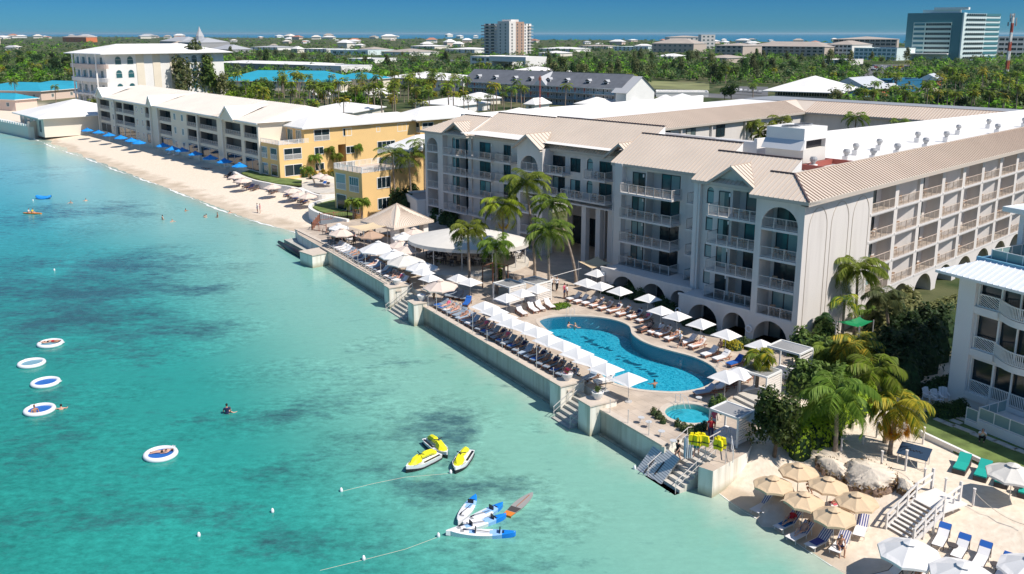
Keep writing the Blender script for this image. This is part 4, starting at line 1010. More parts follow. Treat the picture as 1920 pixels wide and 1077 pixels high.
for i,(x,y)in enumerate(vts):
 if i==0:v0=vent(x,y,0);v=v0
 else:v=dup(v0,HL(x,y,17.2),RH)
 v['label']='turbine vent on the flat roof, number %s counting away from the cooling tower'%['one','two','three','four','five','six','seven','eight','nine','ten','eleven','twelve','thirteen'][i]
# ---------------------------------------------------------------- other buildings
def HZ(px,py,y):
 u=(px-960)/FP;v=(YP-py)/FP;d1=cos(PT)+v*sin(PT);d2=-sin(PT)+v*cos(PT);return HC+y/d1*d2
mat('cream',(.76,.68,.55),.85,var=.03,vscale=.3);mat('cream_trim',(.72,.67,.58),.8);mat('roof_cream',(.74,.68,.61),.6,var=.03,vscale=.2)
mat('yellow_wall',(.80,.54,.24),.85,var=.03,vscale=.3);mat('roof_blue',(.03,.33,.46),.5,var=.06,vscale=.2);mat('slate',(.14,.15,.17),.6,var=.12,vscale=.5)
mat('slate_light',(.42,.43,.45),.6);mat('tower_cream',(.74,.70,.66),.8);mat('tower_brown',(.42,.27,.20),.8);mat('glass_office',(.07,.21,.24),.2,spec=.7)
mat('panel_green',(.66,.80,.72),.6);mat('panel_pale',(.66,.77,.76),.6);mat('roof_tan',(.42,.36,.31),.7,var=.06,vscale=.1);mat('wall_tan',(.50,.42,.36),.85)
mat('wall_orange',(.66,.20,.08),.8);mat('wall_blue',(.02,.16,.30),.8);mat('wall_sky',(.25,.45,.62),.8);mat('mast_red',(.50,.10,.06),.6);mat('wall_grey',(.35,.35,.36),.85);mat('roof_terra',(.45,.20,.13),.8)
mat('villa_wall',(.78,.77,.75),.8,var=.03,vscale=.4);mat('villa_roof',(.78,.82,.87),.35,var=.03);mat('villa_blue',(.18,.40,.55),.4);mat('wall_pink',(.70,.55,.47),.85);mat('terrace',(.62,.50,.40),.85)
def wmesh(w,h,fr='frame_white',gl='glass_dark',bal=False,n=1):
 key=('w',round(w,2),round(h,2),fr,gl,bal,n)
 if key not in GC:
  mb=MB();f=.12
  mb.box(-w/2-f,w/2+f,-.06,.02,-f,0,fr);mb.box(-w/2-f,w/2+f,-.06,.02,h,h+f,fr);mb.box(-w/2-f,-w/2,-.06,.02,0,h,fr);mb.box(w/2,w/2+f,-.06,.02,0,h,fr)
  mg=MB();mg.box(-w/2,w/2,-.03,.02,0,h,gl)
  for i in range(1,n+1):x=-w/2+w*i/(n+1);mb.box(x-.035,x+.035,-.055,-.02,0,h,fr)
  if bal:
   for k in range(int(w/.18)):x=-w/2+.09+k*.18;mb.box(x-.03,x+.03,-.10,-.06,.0,1.0,'frame_white')
   mb.box(-w/2,w/2,-.11,-.05,.95,1.05,'frame_white')
  GC[key]=mb.mesh('window');EXTRA[GC[key].name]=('glass_pane',mg.mesh('glass_pane'))
 return GC[key]
class Bld:
 """a building with a local frame: x runs along the front (left to right seen from outside), y goes back into it"""
 def __init__(s,name,label,cat,A,B,z0=1.8,group=None):
  s.L=hypot(B[0]-A[0],B[1]-A[1]);s.a=atan2(B[1]-A[1],B[0]-A[0]);s.z0=z0
  s.r=thing(name,label,cat,(A[0],A[1],z0),s.a,group);s.A=A
 def F(s,side,x0=0,x1=None,y0=0,y1=10):
  x1=s.L if x1 is None else x1
  return{'f':Fc(x0,y0,1,0),'r':Fc(x1,y0,0,1),'l':Fc(x0,y1,0,-1),'b':Fc(x1,y1,-1,0)}[side]
 def walls(s,x0,x1,y0,y1,z0,z1,m,name='wall'):
  mb=MB();mb.box(x0,x1,y0,y1,z0-1.0,z1,m);mb.build(name,s.r)
 def win(s,F,a,z,w,h,name='window',off=.0,**k):put(name,wmesh(w,h,**k),s.r,F.p(a,off,z),F.rz)
 def row(s,F,a0,a1,nn,zs,w,h,name='window',**k):
  for z in zs:
   for i in range(nn):s.win(F,a0+(a1-a0)*(i+.5)/nn,z,w,h,name,**k)
 def hip(s,x0,x1,y0,y1,z,h,m,o=.6,run=None,name='roof',gable=False,seam=None,fas='frame_white'):
  x0-=o;x1+=o;y0-=o;y1+=o;mb=MB()
  if x1-x0>=y1-y0:
   r=(y1-y0)/2 if run is None else run;r2=0.01 if gable else r;ym=(y0+y1)/2;q=[(x0+r2,ym,z+h),(x1-r2,ym,z+h)]
   mb.face([(x0,y0,z),(x1,y0,z),q[1],q[0]],m);mb.face([(x1,y1,z),(x0,y1,z),q[0],q[1]],m);mb.face([(x1,y0,z),(x1,y1,z),q[1]],m);mb.face([(x0,y1,z),(x0,y0,z),q[0]],m)
   mb.bar(q[0],q[1],.25,.12,m)
  else:
   r=(x1-x0)/2 if run is None else run;r2=0.01 if gable else r;xm=(x0+x1)/2;q=[(xm,y0+r2,z+h),(xm,y1-r2,z+h)]
   mb.face([(x1,y0,z),(x1,y1,z),q[1],q[0]],m);mb.face([(x0,y1,z),(x0,y0,z),q[0],q[1]],m);mb.face([(x0,y0,z),(x1,y0,z),q[0]],m);mb.face([(x1,y1,z),(x0,y1,z),q[1]],m)
  mb.box(x0,x1,y0,y1,z-.28,z-.01,fas)
  return mb.build(name,s.r)
 def flat(s,x0,x1,y0,y1,z,m='roof_white',mp='wall_white',ph=.8,name='roof'):
  mb=MB();mb.face([(x0+.2,y0+.2,z+.02),(x1-.2,y0+.2,z+.02),(x1-.2,y1-.2,z+.02),(x0+.2,y1-.2,z+.02)],m)
  for q in((x0-.1,x1+.1,y0-.1,y0+.2),(x0-.1,x1+.1,y1-.2,y1+.1),(x0-.1,x0+.2,y0+.2,y1-.2),(x1-.2,x1+.1,y0+.2,y1-.2)):mb.box(*q,z,z+ph,mp)
  return mb.build(name,s.r)
 def part(s,name,fn):mb=MB();fn(mb);return mb.build(name,s.r)
A=W(190,247,1.8)[:2];B=W(492,327,1.8)[:2]
b=Bld('beach_apartments','long cream three storey apartment block with gables standing behind the blue beach umbrellas','apartment building',A,B)
L=b.L;n3=[0.3,3.75,7.2];ze=10.9
wm=MB();rm=RB(b.r);F=Fc(0,0,1,0)
mods=[('g',.0,.10),('w',.10,.14),('b',.14,.20),('B',.20,.29),('w',.29,.325),('w',.33,.365),('b',.365,.41),('s',.41,.46),('B',.46,.54),('w',.545,.58),('w',.59,.625),('b',.63,.69),('B',.70,.80),('s',.80,.83),('g',.83,.92),('b',.925,.99)]
holes=[]
for k,a,e in mods:
 a*=L;e*=L
 if k in 'bB':holes+=[(a+.3,e-.3,z,z+2.75)for z in n3]
 if k=='g':holes+=[(a+.8,e-.8,z,z+2.75)for z in n3]
wallgrid(wm,F,0,L,-1.5,ze,holes,'cream')
for h in holes:recess(rm,F,h[0],h[1],h[2],h[3],.3,1.8,'interior_mid','cream')
for k,a,e in mods:
 a*=L;e*=L
 for i,z in enumerate(n3):
  if k=='w':b.win(F,(a+e)/2,z+.9,1.2,1.5,fr='frame_white',gl='glass_grey',n=1)
  elif k in 'bBg':
   s_=.8 if k=='g' else.3
   if i>0:put('railing',rail_mesh(e-a-2*s_,'rail_white',sp=.22,bw=.05),b.r,(a+s_,.06,z))
   else:put('glazing',door_mesh(e-a-2*s_,2.6,4,'frame_white'),b.r,(a+s_,.12,z))
   if i>0 and k!='g':put('balcony_door',door_mesh(min(3.2,e-a-1.2),2.3,4),b.r,(a+.6,1.75,z))
wm.face([(L,0,-1.5),(L,26,-1.5),(L,26,ze),(L,0,ze)],'cream');wm.face([(0,26,-1.5),(0,0,-1.5),(0,0,ze),(0,26,ze)],'cream');wm.build('wall',b.r)
for x in(.002,.14,.41,.46,.70,.83,.998):b.part('pilaster',lambda mb:mb.box(x*L-.35,x*L+.35,-.45,-.005,-1.5,ze,'cream_trim'))
for x0,x1 in((0,.44),(.42,.82),(.80,1.0)):
 mb=MB();a,e=x0*L-.8,x1*L+.8;h=2.9
 mb.face([(a,-1,ze),(e,-1,ze),(e-3,12,ze+h),(a+3,12,ze+h)],'roof_cream');mb.face([(e,24,ze),(a,24,ze),(a+3,12,ze+h),(e-3,12,ze+h)],'roof_cream');mb.face([(e,-1,ze),(e,24,ze),(e-3,12,ze+h)],'roof_cream');mb.face([(a,24,ze),(a,-1,ze),(a+3,12,ze+h)],'roof_cream')
 mb.box(a,e,-1,-.85,ze-.3,ze,'frame_white')
 for k in range(int((e-a)/1.0)):x=a+k+.5;mb.bar((x,-1,ze+.03),(max(a+3,min(e-3,x)),12,ze+h+.03),.06,.06,'roof_cream')
 mb.build('roof',b.r)
for xc in(.05,.435,.875):
 mb=MB();x=xc*L;w=3.6 if xc!=.435 else 1.8;h=2.6 if xc!=.435 else 2.4;yf=-1.25
 mb.face([(x-w,yf,ze),(x+w,yf,ze),(x,yf,ze+h)],'cream')
 mb.face([(x-w-.2,yf-.25,ze),(x,yf-.25,ze+h+.15),(x,9,ze+h+.15),(x-w-.2,yf+.5,ze)],'roof_cream');mb.face([(x+w+.2,yf-.25,ze),(x+w+.2,yf+.5,ze),(x,9,ze+h+.15),(x,yf-.25,ze+h+.15)],'roof_cream')
 mb.bar((x-w-.2,yf-.2,ze-.08),(x,yf-.2,ze+h+.05),.12,.3,'frame_white');mb.bar((x,yf-.2,ze+h+.05),(x+w+.2,yf-.2,ze-.08),.12,.3,'frame_white')
 mb.box(x-w,x+w,yf,-.02,ze-.35,ze,'cream_trim');mb.build('gable',b.r)
def yellow(name,label,A,corner,Cc,zt1,zt2):
 pass
Ac=W(526,335,1.8)[:2];Al=W(488,326,1.8)[:2]
dirr=radians(42)
b=Bld('yellow_apartments','yellow apartment building with white hipped roof and roof terrace beside the curved white wall','apartment building',Al,Ac)
L=b.L;y3=HZ(526,273,Ac[1])-1.8;D=52
print('Y1',L,y3)
b.walls(0,L,0,14,0,y3,'yellow_wall');b.walls(0.6,L-.1,6,16,y3,y3+3.2,'yellow_wall');b.walls(1.5,L-.05,16,D,0,y3+3.2,'yellow_wall')
Ff=Fc(0,0,1,0);Fr=Fc(L,0,0,1);Fu=Fc(L-.1,0,0,1);Fv=Fc(.6,6,1,0)
s1=y3/2
for z in(.35,s1+.35):
 b.win(Ff,L*.28,z,2.3,2.2,n=3,gl='glass_teal',bal=z>1);b.win(Ff,L*.74,z,2.6,2.2,n=0,bal=z>1)
 b.win(Fr,3.1,z,3.9,2.2,n=1,bal=z>1);b.win(Fr,9.3,z+.5,2.0,1.4,n=1)
for a,z,w,h,n,bl in((17,s1+.4,1.9,1.4,1,0),(26.5,s1-.2,4.6,2.4,3,1),(26.5,-.2,4.4,2.2,1,1),(40,s1,2.2,1.8,1,0),(17,.4,1.9,1.5,1,0)):b.win(Fr,a,z,w,h,n=n,bal=bool(bl))
for a,w,h,n,bl,dz in((10.2,3.6,2.2,1,1,.3),(16.5,2.0,1.5,1,0,.8),(24.5,.8,1.0,0,0,1.1),(31,2.4,1.6,1,0,.8),(37.5,3.3,2.2,0,1,.3),(44,3.4,2.2,0,1,.3)):b.win(Fu,a,y3+dz,w,h,n=n,bal=bool(bl))
for a in(.28,.72):b.win(Fv,(L-.7)*a,y3+.15,2.0,2.3,n=2,gl='glass_teal')
b.part('terrace_floor',lambda mb:mb.face([(.1,.1,y3+.02),(L-.1,.1,y3+.02),(L-.1,6,y3+.02),(.1,6,y3+.02)],'terrace'))
for(x,y,l,r)in((0,.1,L,0),(L-.1,0,7,pi/2),(.1,0,7,pi/2)):put('railing',rail_mesh(l,'frame_white',.95,.25,bw=.09),b.r,(x,y,y3),r)
b.hip(.6,L-.1,6,22,y3+3.2,2.2,'roof_white',.8);b.hip(1.5,L-.05,20,36,y3+3.2,1.6,'roof_white',.7);b.hip(.2,L+1.6,34,D+1,y3+3.25,2.3,'roof_white',.8)
b.walls(8,L+1.4,35,D,0,y3+3.2,'yellow_wall','bay')
Fw=Fc(L+1.4,35,0,1)
for a,w in((2.2,3.0),(7.5,1.8),(12.5,1.8)):b.win(Fw,a,y3+.4,w,1.9,n=1,bal=w>2)
b.win(Fc(8,35,1,0),L-8+.2,y3+.3,1.7,2.1,n=0,bal=True)
A2=HL(-108,44)[:2]
c1=W(770,262,1.8)
Bl=W(629,392,1.8)[:2];Bc=W(681,404,1.8)[:2]
b=Bld('yellow_apartments','yellow apartment building with roof terrace behind the palms left of the hotel','apartment building',Bl,Bc)
L=b.L;y3=HZ(681,326,Bc[1])-1.8;s1=y3/2;print('Y2',L,y3)
b.walls(0,L,0,13,0,y3,'yellow_wall');b.walls(2,L-.05,11,46,0,y3+3.0,'yellow_wall')
Ff=Fc(0,0,1,0);Fr=Fc(L,0,0,1)
for z in(.2,s1+.25):b.win(Ff,L*.25,z,2.6,2.5,n=0,gl='glass_dark' if z<1 else 'glass_curtain',bal=z>1);b.win(Ff,L*.72,z,2.4,2.3,n=3,gl='glass_teal',bal=z>1);b.win(Fr,4.4,z+.4,2.6,1.7,n=2);b.win(Fr,16,z,2.4,1.7,n=1)
b.win(Fc(2,11,1,0),2.6,y3+.2,4.4,2.4,n=4)
b.part('terrace_floor',lambda mb:mb.face([(.1,.1,y3+.02),(L-.1,.1,y3+.02),(L-.1,11,y3+.02),(.1,11,y3+.02)],'terrace'))
for(x,y,l,r)in((0,.1,L,0),(L-.1,0,11,pi/2),(.1,0,13,pi/2)):put('railing',rail_mesh(l,'frame_white',1.0,.25,bw=.09),b.r,(x,y,y3),r)
b.hip(2,L-.05,11,46,y3+3.0,2.0,'roof_white',1.0)
kA=W(757,398,1.8)[:2];kB=HL(-72.5,11.5)[:2]
b=Bld('service_hut','low white flat roofed hut at the left foot of the hotel','hut',kA,kB)
b.walls(0,b.L,0,7,0,3.2,'wall_white');b.flat(0,b.L,0,7,3.2,'wall_grey','wall_white',.3);b.win(Fc(0,0,1,0),b.L*.4,1.3,1.6,.9,fr='frame_dark',n=1)
vA=W(1787,748,2.0)[:2];vd=radians(-62)
vB=(vA[0]+16*cos(vd),vA[1]+16*sin(vd))
b=Bld('seaside_villa','white three storey villa with curved white balconies at the right edge','villa',vA,vB,2.0)
F=Fc(0,0,1,0);L=16
fl=[1.15,4.75,8.2];VE=10.9
zz=[HZ(1806,728,vA[1]-1),HZ(1815,648,vA[1]-1),HZ(1822,575,vA[1]-1)];print('villa slabs',[z-2 for z in zz],'eave',HZ(1813,503,vA[1])-2)
wm=MB();rm=RB(b.r)
holes=[(1.25,3.0,z,z+2.75)for z in fl]+[(3.15,7.6,z,z+2.75)for z in fl]+[(7.75,9.6,z,z+2.75)for z in fl]+[(10.8,15,z,z+2.75)for z in fl]
wallgrid(wm,F,0,L,-1,VE,holes,'villa_wall',.25)
for h in holes:recess(rm,F,h[0],h[1],h[2],h[3],.25,2.4,'interior_dark','terrace')
wm.face([(0,12,-1),(0,0,-1),(0,0,VE),(0,12,VE)],'villa_wall');wm.box(-.35,1.1,-.35,.4,-1,VE-.01,'villa_wall');wm.build('wall',b.r)
for z in fl:b.part('band',lambda mb:mb.box(-.4,3.05,-.28,.0,z-.55,z,'villa_wall'))
def bow(t,c=5.35,w=2.35,d=1.15):return(c-w+2*w*t,-d*sin(pi*t)-.05)
for z in fl:
 mb=MB();N=14
 top=[bow(k/N)for k in range(N+1)]
 mb.prism([(3.0,.0)]+top+[(7.7,.0)],z-.5,z,'villa_wall')if z>2 else mb.box(3,7.7,-.2,0,z-.4,z,'villa_wall');mb.build('balcony_slab',b.r)
 mb=MB();K=34
 P=[bow(k/K)for k in range(K+1)]
 if z<2:P=[(x,-.1)for x,y in P]
 for x,y in P:mb.box(x-.025,x+.025,y+.03,y+.08,z+.08,z+1.0,'frame_white')
 for p,q in zip(P,P[1:]):mb.bar((p[0],p[1]+.05,z+1.02),(q[0],q[1]+.05,z+1.02),.08,.07,'frame_white');mb.bar((p[0],p[1]+.05,z+.1),(q[0],q[1]+.05,z+.1),.06,.06,'frame_white')
 mb.build('bowed_railing',b.r)
 for x0,x1 in((1.25,3.0),(7.75,9.6)):
  mb=MB();xm=(x0+x1)/2
  for x in(x0,x1):mb.bar((x,-.06,z),(x,-.06,z+1.05),.08,.08,'frame_white')
  mb.bar((x0,-.06,z+1.02),(x1,-.06,z+1.02),.08,.08,'frame_white');mb.bar((x0,-.06,z+.06),(x1,-.06,z+.06),.08,.08,'frame_white')
  w_=x1-x0
  for k in range(1,6):
   t=k/6
   mb.bar((x0+w_*t,-.06,z+.06),(x0,-.06,z+1.02*t),.045,.045,'frame_white');mb.bar((x1-w_*t,-.06,z+1.02),(x1,-.06,z+1.02-1.0*t),.045,.045,'frame_white')
   mb.bar((x0+w_*t,-.06,z+1.02),(x0,-.06,z+1.02-1.0*t),.03,.03,'frame_white')if False else None
  mb.bar((x0,-.06,z+1.02),(x1,-.06,z+.06),.05,.05,'frame_white');mb.build('lattice_railing',b.r)
 for x in(1.2,3.07,4.6,6.1,7.65,9.65):
  pmb=MB();pmb.box(x-.06,x+.06,-.03,.09,z,z+2.75,'frame_white');pmb.build('screen_post',b.r)
 for x0,x1 in((1.25,3.0),(3.15,4.6),(4.65,6.1),(6.15,7.6),(7.75,9.6),(10.8,15)):
  put('screen',(lambda m_:m_)(GC.setdefault(('scr',round(x1-x0,2)),(lambda g:(g.box(0,x1-x0,0,.02,0,2.7,'glass_dark'),g.mesh('screen'))[1])(MB()))),b.r,(x0,.30,z))
mb=MB()
mb.face([(-1.6,-1.7,VE-.2),(L+1,-1.7,VE-.2),(L+1,.9,VE+.75),(.5,.9,VE+.75)],'villa_roof');mb.face([(-1.6,12,VE-.2),(-1.6,-1.7,VE-.2),(.5,.9,VE+.75),(.5,12,VE+.75)],'villa_roof')
mb.face([(-1.6,-1.7,VE-.4),(L+1,-1.7,VE-.4),(L+1,-1.7,VE-.2),(-1.6,-1.7,VE-.2)],'frame_white');mb.face([(-1.6,12,VE-.4),(-1.6,-1.7,VE-.4),(-1.6,-1.7,VE-.2),(-1.6,12,VE-.2)],'frame_white');mb.face([(-1.6,-1.7,VE-.4),(-1.6,12,VE-.4),(L+1,12,VE-.4),(L+1,-1.7,VE-.4)],'villa_wall')
for k in range(34):x=-1.2+k*.5;t=min(1,(x+1.6)/2.1);mb.bar((x,-1.7,VE-.17),(x,-1.7+2.6*t,VE-.17+.95*t),.05,.06,'villa_roof')
mb.build('roof',b.r)
b.part('gutter',lambda mb:(mb.box(-.0,L,.9,1.15,VE+.6,VE+.95,'villa_blue'),mb.box(.3,.6,1.15,12,VE+.6,VE+.95,'villa_blue')))
b.part('terrace_floor',lambda mb:mb.box(.6,L,1.15,12,VE+.3,VE+.55,'terrace'))
for(x,y,l,r)in((.9,1.4,14,0),(.9,1.4,10,pi/2)):put('glass_railing',rail_mesh(l,'frame_white',1.1,9,'glass_curtain'),b.r,(x,y,VE+.55),r)
pq=W(1883,393,VE+6.2);dx_,dy_=pq[0]-b.A[0],pq[1]-b.A[1];qx,qy=dx_*cos(b.a)+dy_*sin(b.a),-dx_*sin(b.a)+dy_*cos(b.a)
b.walls(qx+1.3,L+4,qy+1.3,qy+9,VE+1.5,VE+4.2,'villa_wall','penthouse')
b.part('upper_roof',lambda mb:(mb.box(qx,L+5,qy,qy+10,VE+4.2,VE+4.4,'villa_roof'),mb.box(qx-.1,L+5,qy-.1,qy,VE+4.05,VE+4.45,'frame_white'),mb.box(qx-.1,qx,qy,qy+10,VE+4.05,VE+4.45,'frame_white')))
for x_ in(qx+1.0,qx+4.5):b.part('roof_post',lambda mb:mb.box(x_,x_+.4,qy+.6,qy+1.0,VE+.5,VE+4.2,'villa_wall'))
b.part('entry_steps',lambda mb:(mb.box(4.6,9.5,-3.6,-.25,-1,.75,'villa_wall'),mb.box(3.6,4.6,-3.6,-.25,-1,.4,'villa_wall')))
for(x,y,l,r,z)in((4.6,-3.5,4.9,0,.75),(4.65,-3.5,3.2,pi/2,.75),(3.6,-3.5,1.0,0,.4)):put('handrail',rail_mesh(l,'frame_white',1.0,9,'glass_curtain'),b.r,(x,y,z),r)
b.part('terrace_chair',lambda mb:[mb.box(x,x+.6,3.0,3.6,VE+.95,VE+1.05,'wicker')or mb.box(x,x+.6,3.55,3.65,VE+.55,VE+1.5,'wicker')for x in(3.4,4.8)])
A=W(148,196,1.8)[:2];B=W(206,203,1.8)[:2]
b=Bld('office_building','white four storey building with curved balconies and white hip roof behind the beach apartments','office building',A,B)
L=b.L;E_=HZ(206,101,B[1])-1.8;D=52;print('office',L,E_)
b.walls(0,L,0,D,0,E_,'wall_white');b.walls(-.1,.5,3,D,0,E_,'cream_trim','side_wall')
fh=E_/4;Fl=Fc(0,0,1,0);Fr=Fc(L,0,0,1)
for z in(fh,2*fh,3*fh):
 mb=MB();P=[(L*.5+(L*.5+2.5)*cos(pi+pi*k/16),-3.2*sin(pi*k/16)-.1)for k in range(17)]
 mb.prism(P+[(L,0),(0,0)],z-.5,z+(1.1 if z>fh else.2),'wall_white' if z<3*fh else 'wall_pink');mb.build('curved_balcony',b.r)
b.row(Fl,1,L-1,5,(fh+.8,2*fh+1.2,3*fh+1.2),2.2,2.6,fr='frame_white',gl='glass_grey');b.row(Fl,1,L-1,5,(.5,),2.2,3.4,gl='glass_teal')
for t in(.15,.4,.65,.9):b.part('column',lambda mb:mb.tube([(L*t,-2.6,-1),(L*t,-2.6,E_)],.35,'wall_white',8))
for z in(fh+1.0,2*fh+1.0,3*fh+1.0):
 for a in(5,10,31,38):put('arched_window',archwin_mesh(2.9,3.3,'frame_white','glass_teal'),b.r,Fr.p(a-1.4,.0,z),Fr.rz)
for z in(.8,):
 for a in(5,10):put('arched_window',archwin_mesh(2.9,3.3,'frame_white','glass_teal'),b.r,Fr.p(a-1.4,.0,z),Fr.rz)
for y in(12.5,19.5,27,43):b.part('pilaster',lambda mb:mb.box(L,L+.25,y,y+3.2,-1,E_,'cream'))
b.hip(0,L,0,D,E_,3.6,'roof_white',3.0,run=L*.5)
A=W(40,240,1.8)[:2];B=W(84,252,1.8)[:2]
b=Bld('beach_house','low house with big white hip roof by the water at the left edge','house',A,B)
L=b.L;E_=HZ(84,221,B[1])-1.8;print('pav',L,E_)
b.walls(0,L,0,26,0,E_,'cream_trim');b.hip(0,L,0,26,E_,4.2,'roof_white',1.8);b.row(Fc(0,0,1,0),.5,L-.5,4,(.3,),2.4,E_-1.2,gl='glass_teal',n=1);b.row(Fc(L,0,0,1),14,25,2,(1.0,),2.0,1.4,gl='glass_curtain')
pA=W(-120,222,0);pB=W(58,261,0);pC=W(165,247,0)
w1=Bld('garden_wall','stepped pale sea wall in front of the white roofed house','sea wall',pA[:2],pB[:2],0)
w1.part('wall',lambda mb:mb.box(0,w1.L,0,1.2,-2,3.6,'cream_trim'));w1.part('coping_block',lambda mb:[mb.box(k*2.2,k*2.2+1.4,-.1,1.3,3.61,4.2,'wall_white')for k in range(int(w1.L/2.2))])
w2=Bld('garden_wall','tall beige boundary wall where the long beach begins','wall',(pB[0],pB[1]),pC[:2],0)
w2.part('wall',lambda mb:mb.box(0,w2.L,0,.8,-2,5.2,'wall_pink'))
BUILDS=[]
def simple(name,label,cat,pl,pr,ev,D,wall,roof,rh=2.5,kind='hip',rows=1,nw=6,wsz=(1.4,1.4),o=.8,fr='frame_white',gl='glass_grey',group=None,side=0,ph=.8,run=None,z0=1.8,gable=False,sidewin=True):
 A=W(*pl,z0)[:2];B=W(*pr,z0)[:2];b=Bld(name,label,cat,A,B,z0,group)
 E_=HZ(pr[0],ev,B[1])-z0;fh=E_/rows
 b.walls(0,b.L,0,D,0,E_,wall)
 if kind=='hip':b.hip(0,b.L,0,D,E_,rh,roof,o,run=run,gable=gable)
 else:b.flat(0,b.L,0,D,E_,roof,wall,ph)
 if nw:b.row(Fc(0,0,1,0),1,b.L-1,nw,[fh*i+fh*.3 for i in range(rows)],wsz[0],wsz[1],fr=fr,gl=gl)
 if side:b.row(Fc(b.L,0,0,1),1,D-1,side,[fh*i+fh*.3 for i in range(rows)],wsz[0],wsz[1],fr=fr,gl=gl)
 b.E=E_;b.D=D;BUILDS.append((A,B,b));return b
simple('blue_roof_building','building with bright blue metal roof at the left edge beyond the white house','building',(-60,186),(78,189),171,26,'wall_pink','roof_blue',3,nw=7,side=2)
simple('blue_roof_building','bright blue roofed wing between the trees and the office with curved balconies','building',(40,178),(137,181),165,20,'wall_pink','roof_blue',2.6,nw=5)
simple('blue_roof_building','low blue roof in front of the blue roofed wings at the left edge','building',(-40,203),(30,206),187,10,'wall_pink','roof_blue',2.0,nw=3)
b=simple('motel','long cream building under a bright blue metal roof in the middle distance','motel',(412,169),(640,172),154,30,'cream','roof_blue',5,nw=14,rows=2,wsz=(1.3,1.5))
simple('motel','short blue roofed wing at the right end of the long blue roofed building','motel',(625,168),(700,170),149,18,'cream','roof_blue',3,nw=4,rows=2)
simple('warehouse','long low white roofed shed behind the blue roofed building','warehouse',(395,128),(575,134),122,40,'wall_grey','roof_white',1.5,nw=0)
simple('warehouse','white box like shed right behind the blue roof','warehouse',(570,138),(640,141),126,30,'wall_white','roof_white',1,'flat',nw=0)
simple('warehouse','pale blue grey warehouse left of the white block tower','warehouse',(620,103),(690,104),95.5,60,'panel_pale','metal_grey',2,'flat',nw=5,wsz=(6,3))
simple('warehouse','grey roofed warehouse in the woods left of the white block tower','warehouse',(715,104),(768,105),98,60,'wall_white','roof_tan',4,nw=0)
simple('warehouse','small grey roofed store between two warehouses','warehouse',(660,100),(692,101),95,50,'wall_grey','roof_tan',5,nw=0)
simple('store','white roofed shop building with arcade behind the palms','shop',(715,160),(826,163),148,40,'wall_pink','roof_white',3,nw=6,wsz=(3,2.5))
simple('store','white flat roofed shop wing beside the grey dormer building','shop',(812,170),(868,173),152,40,'wall_white','roof_white',2,nw=3)
simple('store','white roofed shops directly behind the grey dormer building','shop',(930,146),(1040,148),139,45,'wall_white','roof_white',4,nw=0)
b=simple('canopy_building','white modern building with a large open portal frame','building',(882,127),(925,129),108,40,'wall_white','roof_white',1,'flat',rows=2,nw=3,wsz=(7,2.5))
b.part('portal_frame',lambda mb:(mb.box(b.L-2,b.L+46,-3,20,b.E-3,b.E+1.2,'wall_white'),mb.box(b.L+42,b.L+46,-3,20,-1,b.E-3,'wall_white'),mb.box(b.L-1,b.L+2,-3,20,-1,b.E-3,'wall_white')))
A=W(872,185,1.8)[:2];B=W(1162,204,1.8)[:2]
b=Bld('dormer_building','long grey three storey building with slate roof, dormers and outside walkways','motel',A,B)
L=b.L;E_=HZ(1162,167,B[1])-1.8;print('dormer',L,E_);D=15;fh=E_/3
b.walls(0,L,0,D,0,E_,'wall_grey');b.hip(0,L,0,D,E_,5.5,'slate',1.0,gable=True)
for i in range(3):
 b.part('walkway',lambda mb:mb.box(-.2,L+.2,-1.6,-.01,fh*i-.1,fh*i+.1,'wall_grey'));put('railing',rail_mesh(L,'villa_blue',1.0,.5,bw=.05),b.r,(0,-1.6,fh*i+.1))
for i in range(3):
 for k in range(18):b.win(Fc(0,0,1,0),L*(k+.3)/18,fh*i+.2,.9,2.0,'door',gl=random.choice(['glass_dark','glass_dark','villa_blue','mast_red']),fr='frame_white',n=0);b.win(Fc(0,0,1,0),L*(k+.7)/18,fh*i+1.1,.8,.9,gl='glass_dark',n=0)
for k,t in enumerate((.08,.20,.335,.44,.56,.67,.80,.905)):
 def dm(mb):
  x=L*t;mb.box(x-1.8,x+1.8,1.5,4.5,E_+.9,E_+1.1,'roof_white');mb.box(x-1.1,x+1.1,1.4,5,E_+1,E_+2.4,'villa_wall');mb.box(x-.8,x+.8,1.35,1.41,E_+1.2,E_+2.2,'glass_dark')
  mb.face([(x-1.4,1.1,E_+2.4),(x,1.1,E_+3.3),(x,6,E_+3.3),(x-1.4,5,E_+2.4)],'slate_light');mb.face([(x+1.4,1.1,E_+2.4),(x+1.4,5,E_+2.4),(x,6,E_+3.3),(x,1.1,E_+3.3)],'slate_light')
 b.part('dormer',dm)
b.part('white_gable',lambda mb:(mb.box(L+.01,L+5,-3,D+2,-1,E_-1,'villa_wall'),mb.face([(L+5,-3,E_-1),(L+5,D+2,E_-1),(L+5,D/2,E_+4.5)],'villa_wall'),mb.face([(L-2,-3.6,E_-1.4),(L+5.6,-3.6,E_-1.4),(L+5.6,D/2,E_+4.8),(L-2,D/2,E_+4.8)],'slate_light'),mb.face([(L+5.6,D+2.6,E_-1.4),(L-2,D+2.6,E_-1.4),(L-2,D/2,E_+4.8),(L+5.6,D/2,E_+4.8)],'slate_light')))
b.part('cross_gable',lambda mb:(mb.face([(L*.49,-1.2,E_),(L*.53,-1.2,E_+3.4),(L*.53,D/2,E_+5.7),(L*.49,1.5,E_+.3)],'slate_light'),mb.face([(L*.53,-1.2,E_+3.4),(L*.57,-1.2,E_),(L*.57,1.5,E_+.3),(L*.53,D/2,E_+5.7)],'slate_light'),mb.face([(L*.49,-1.2,E_),(L*.57,-1.2,E_),(L*.53,-1.2,E_+3.4)],'villa_wall')))
A=W(908,103,1.8)[:2];B=W(955,104,1.8)[:2]
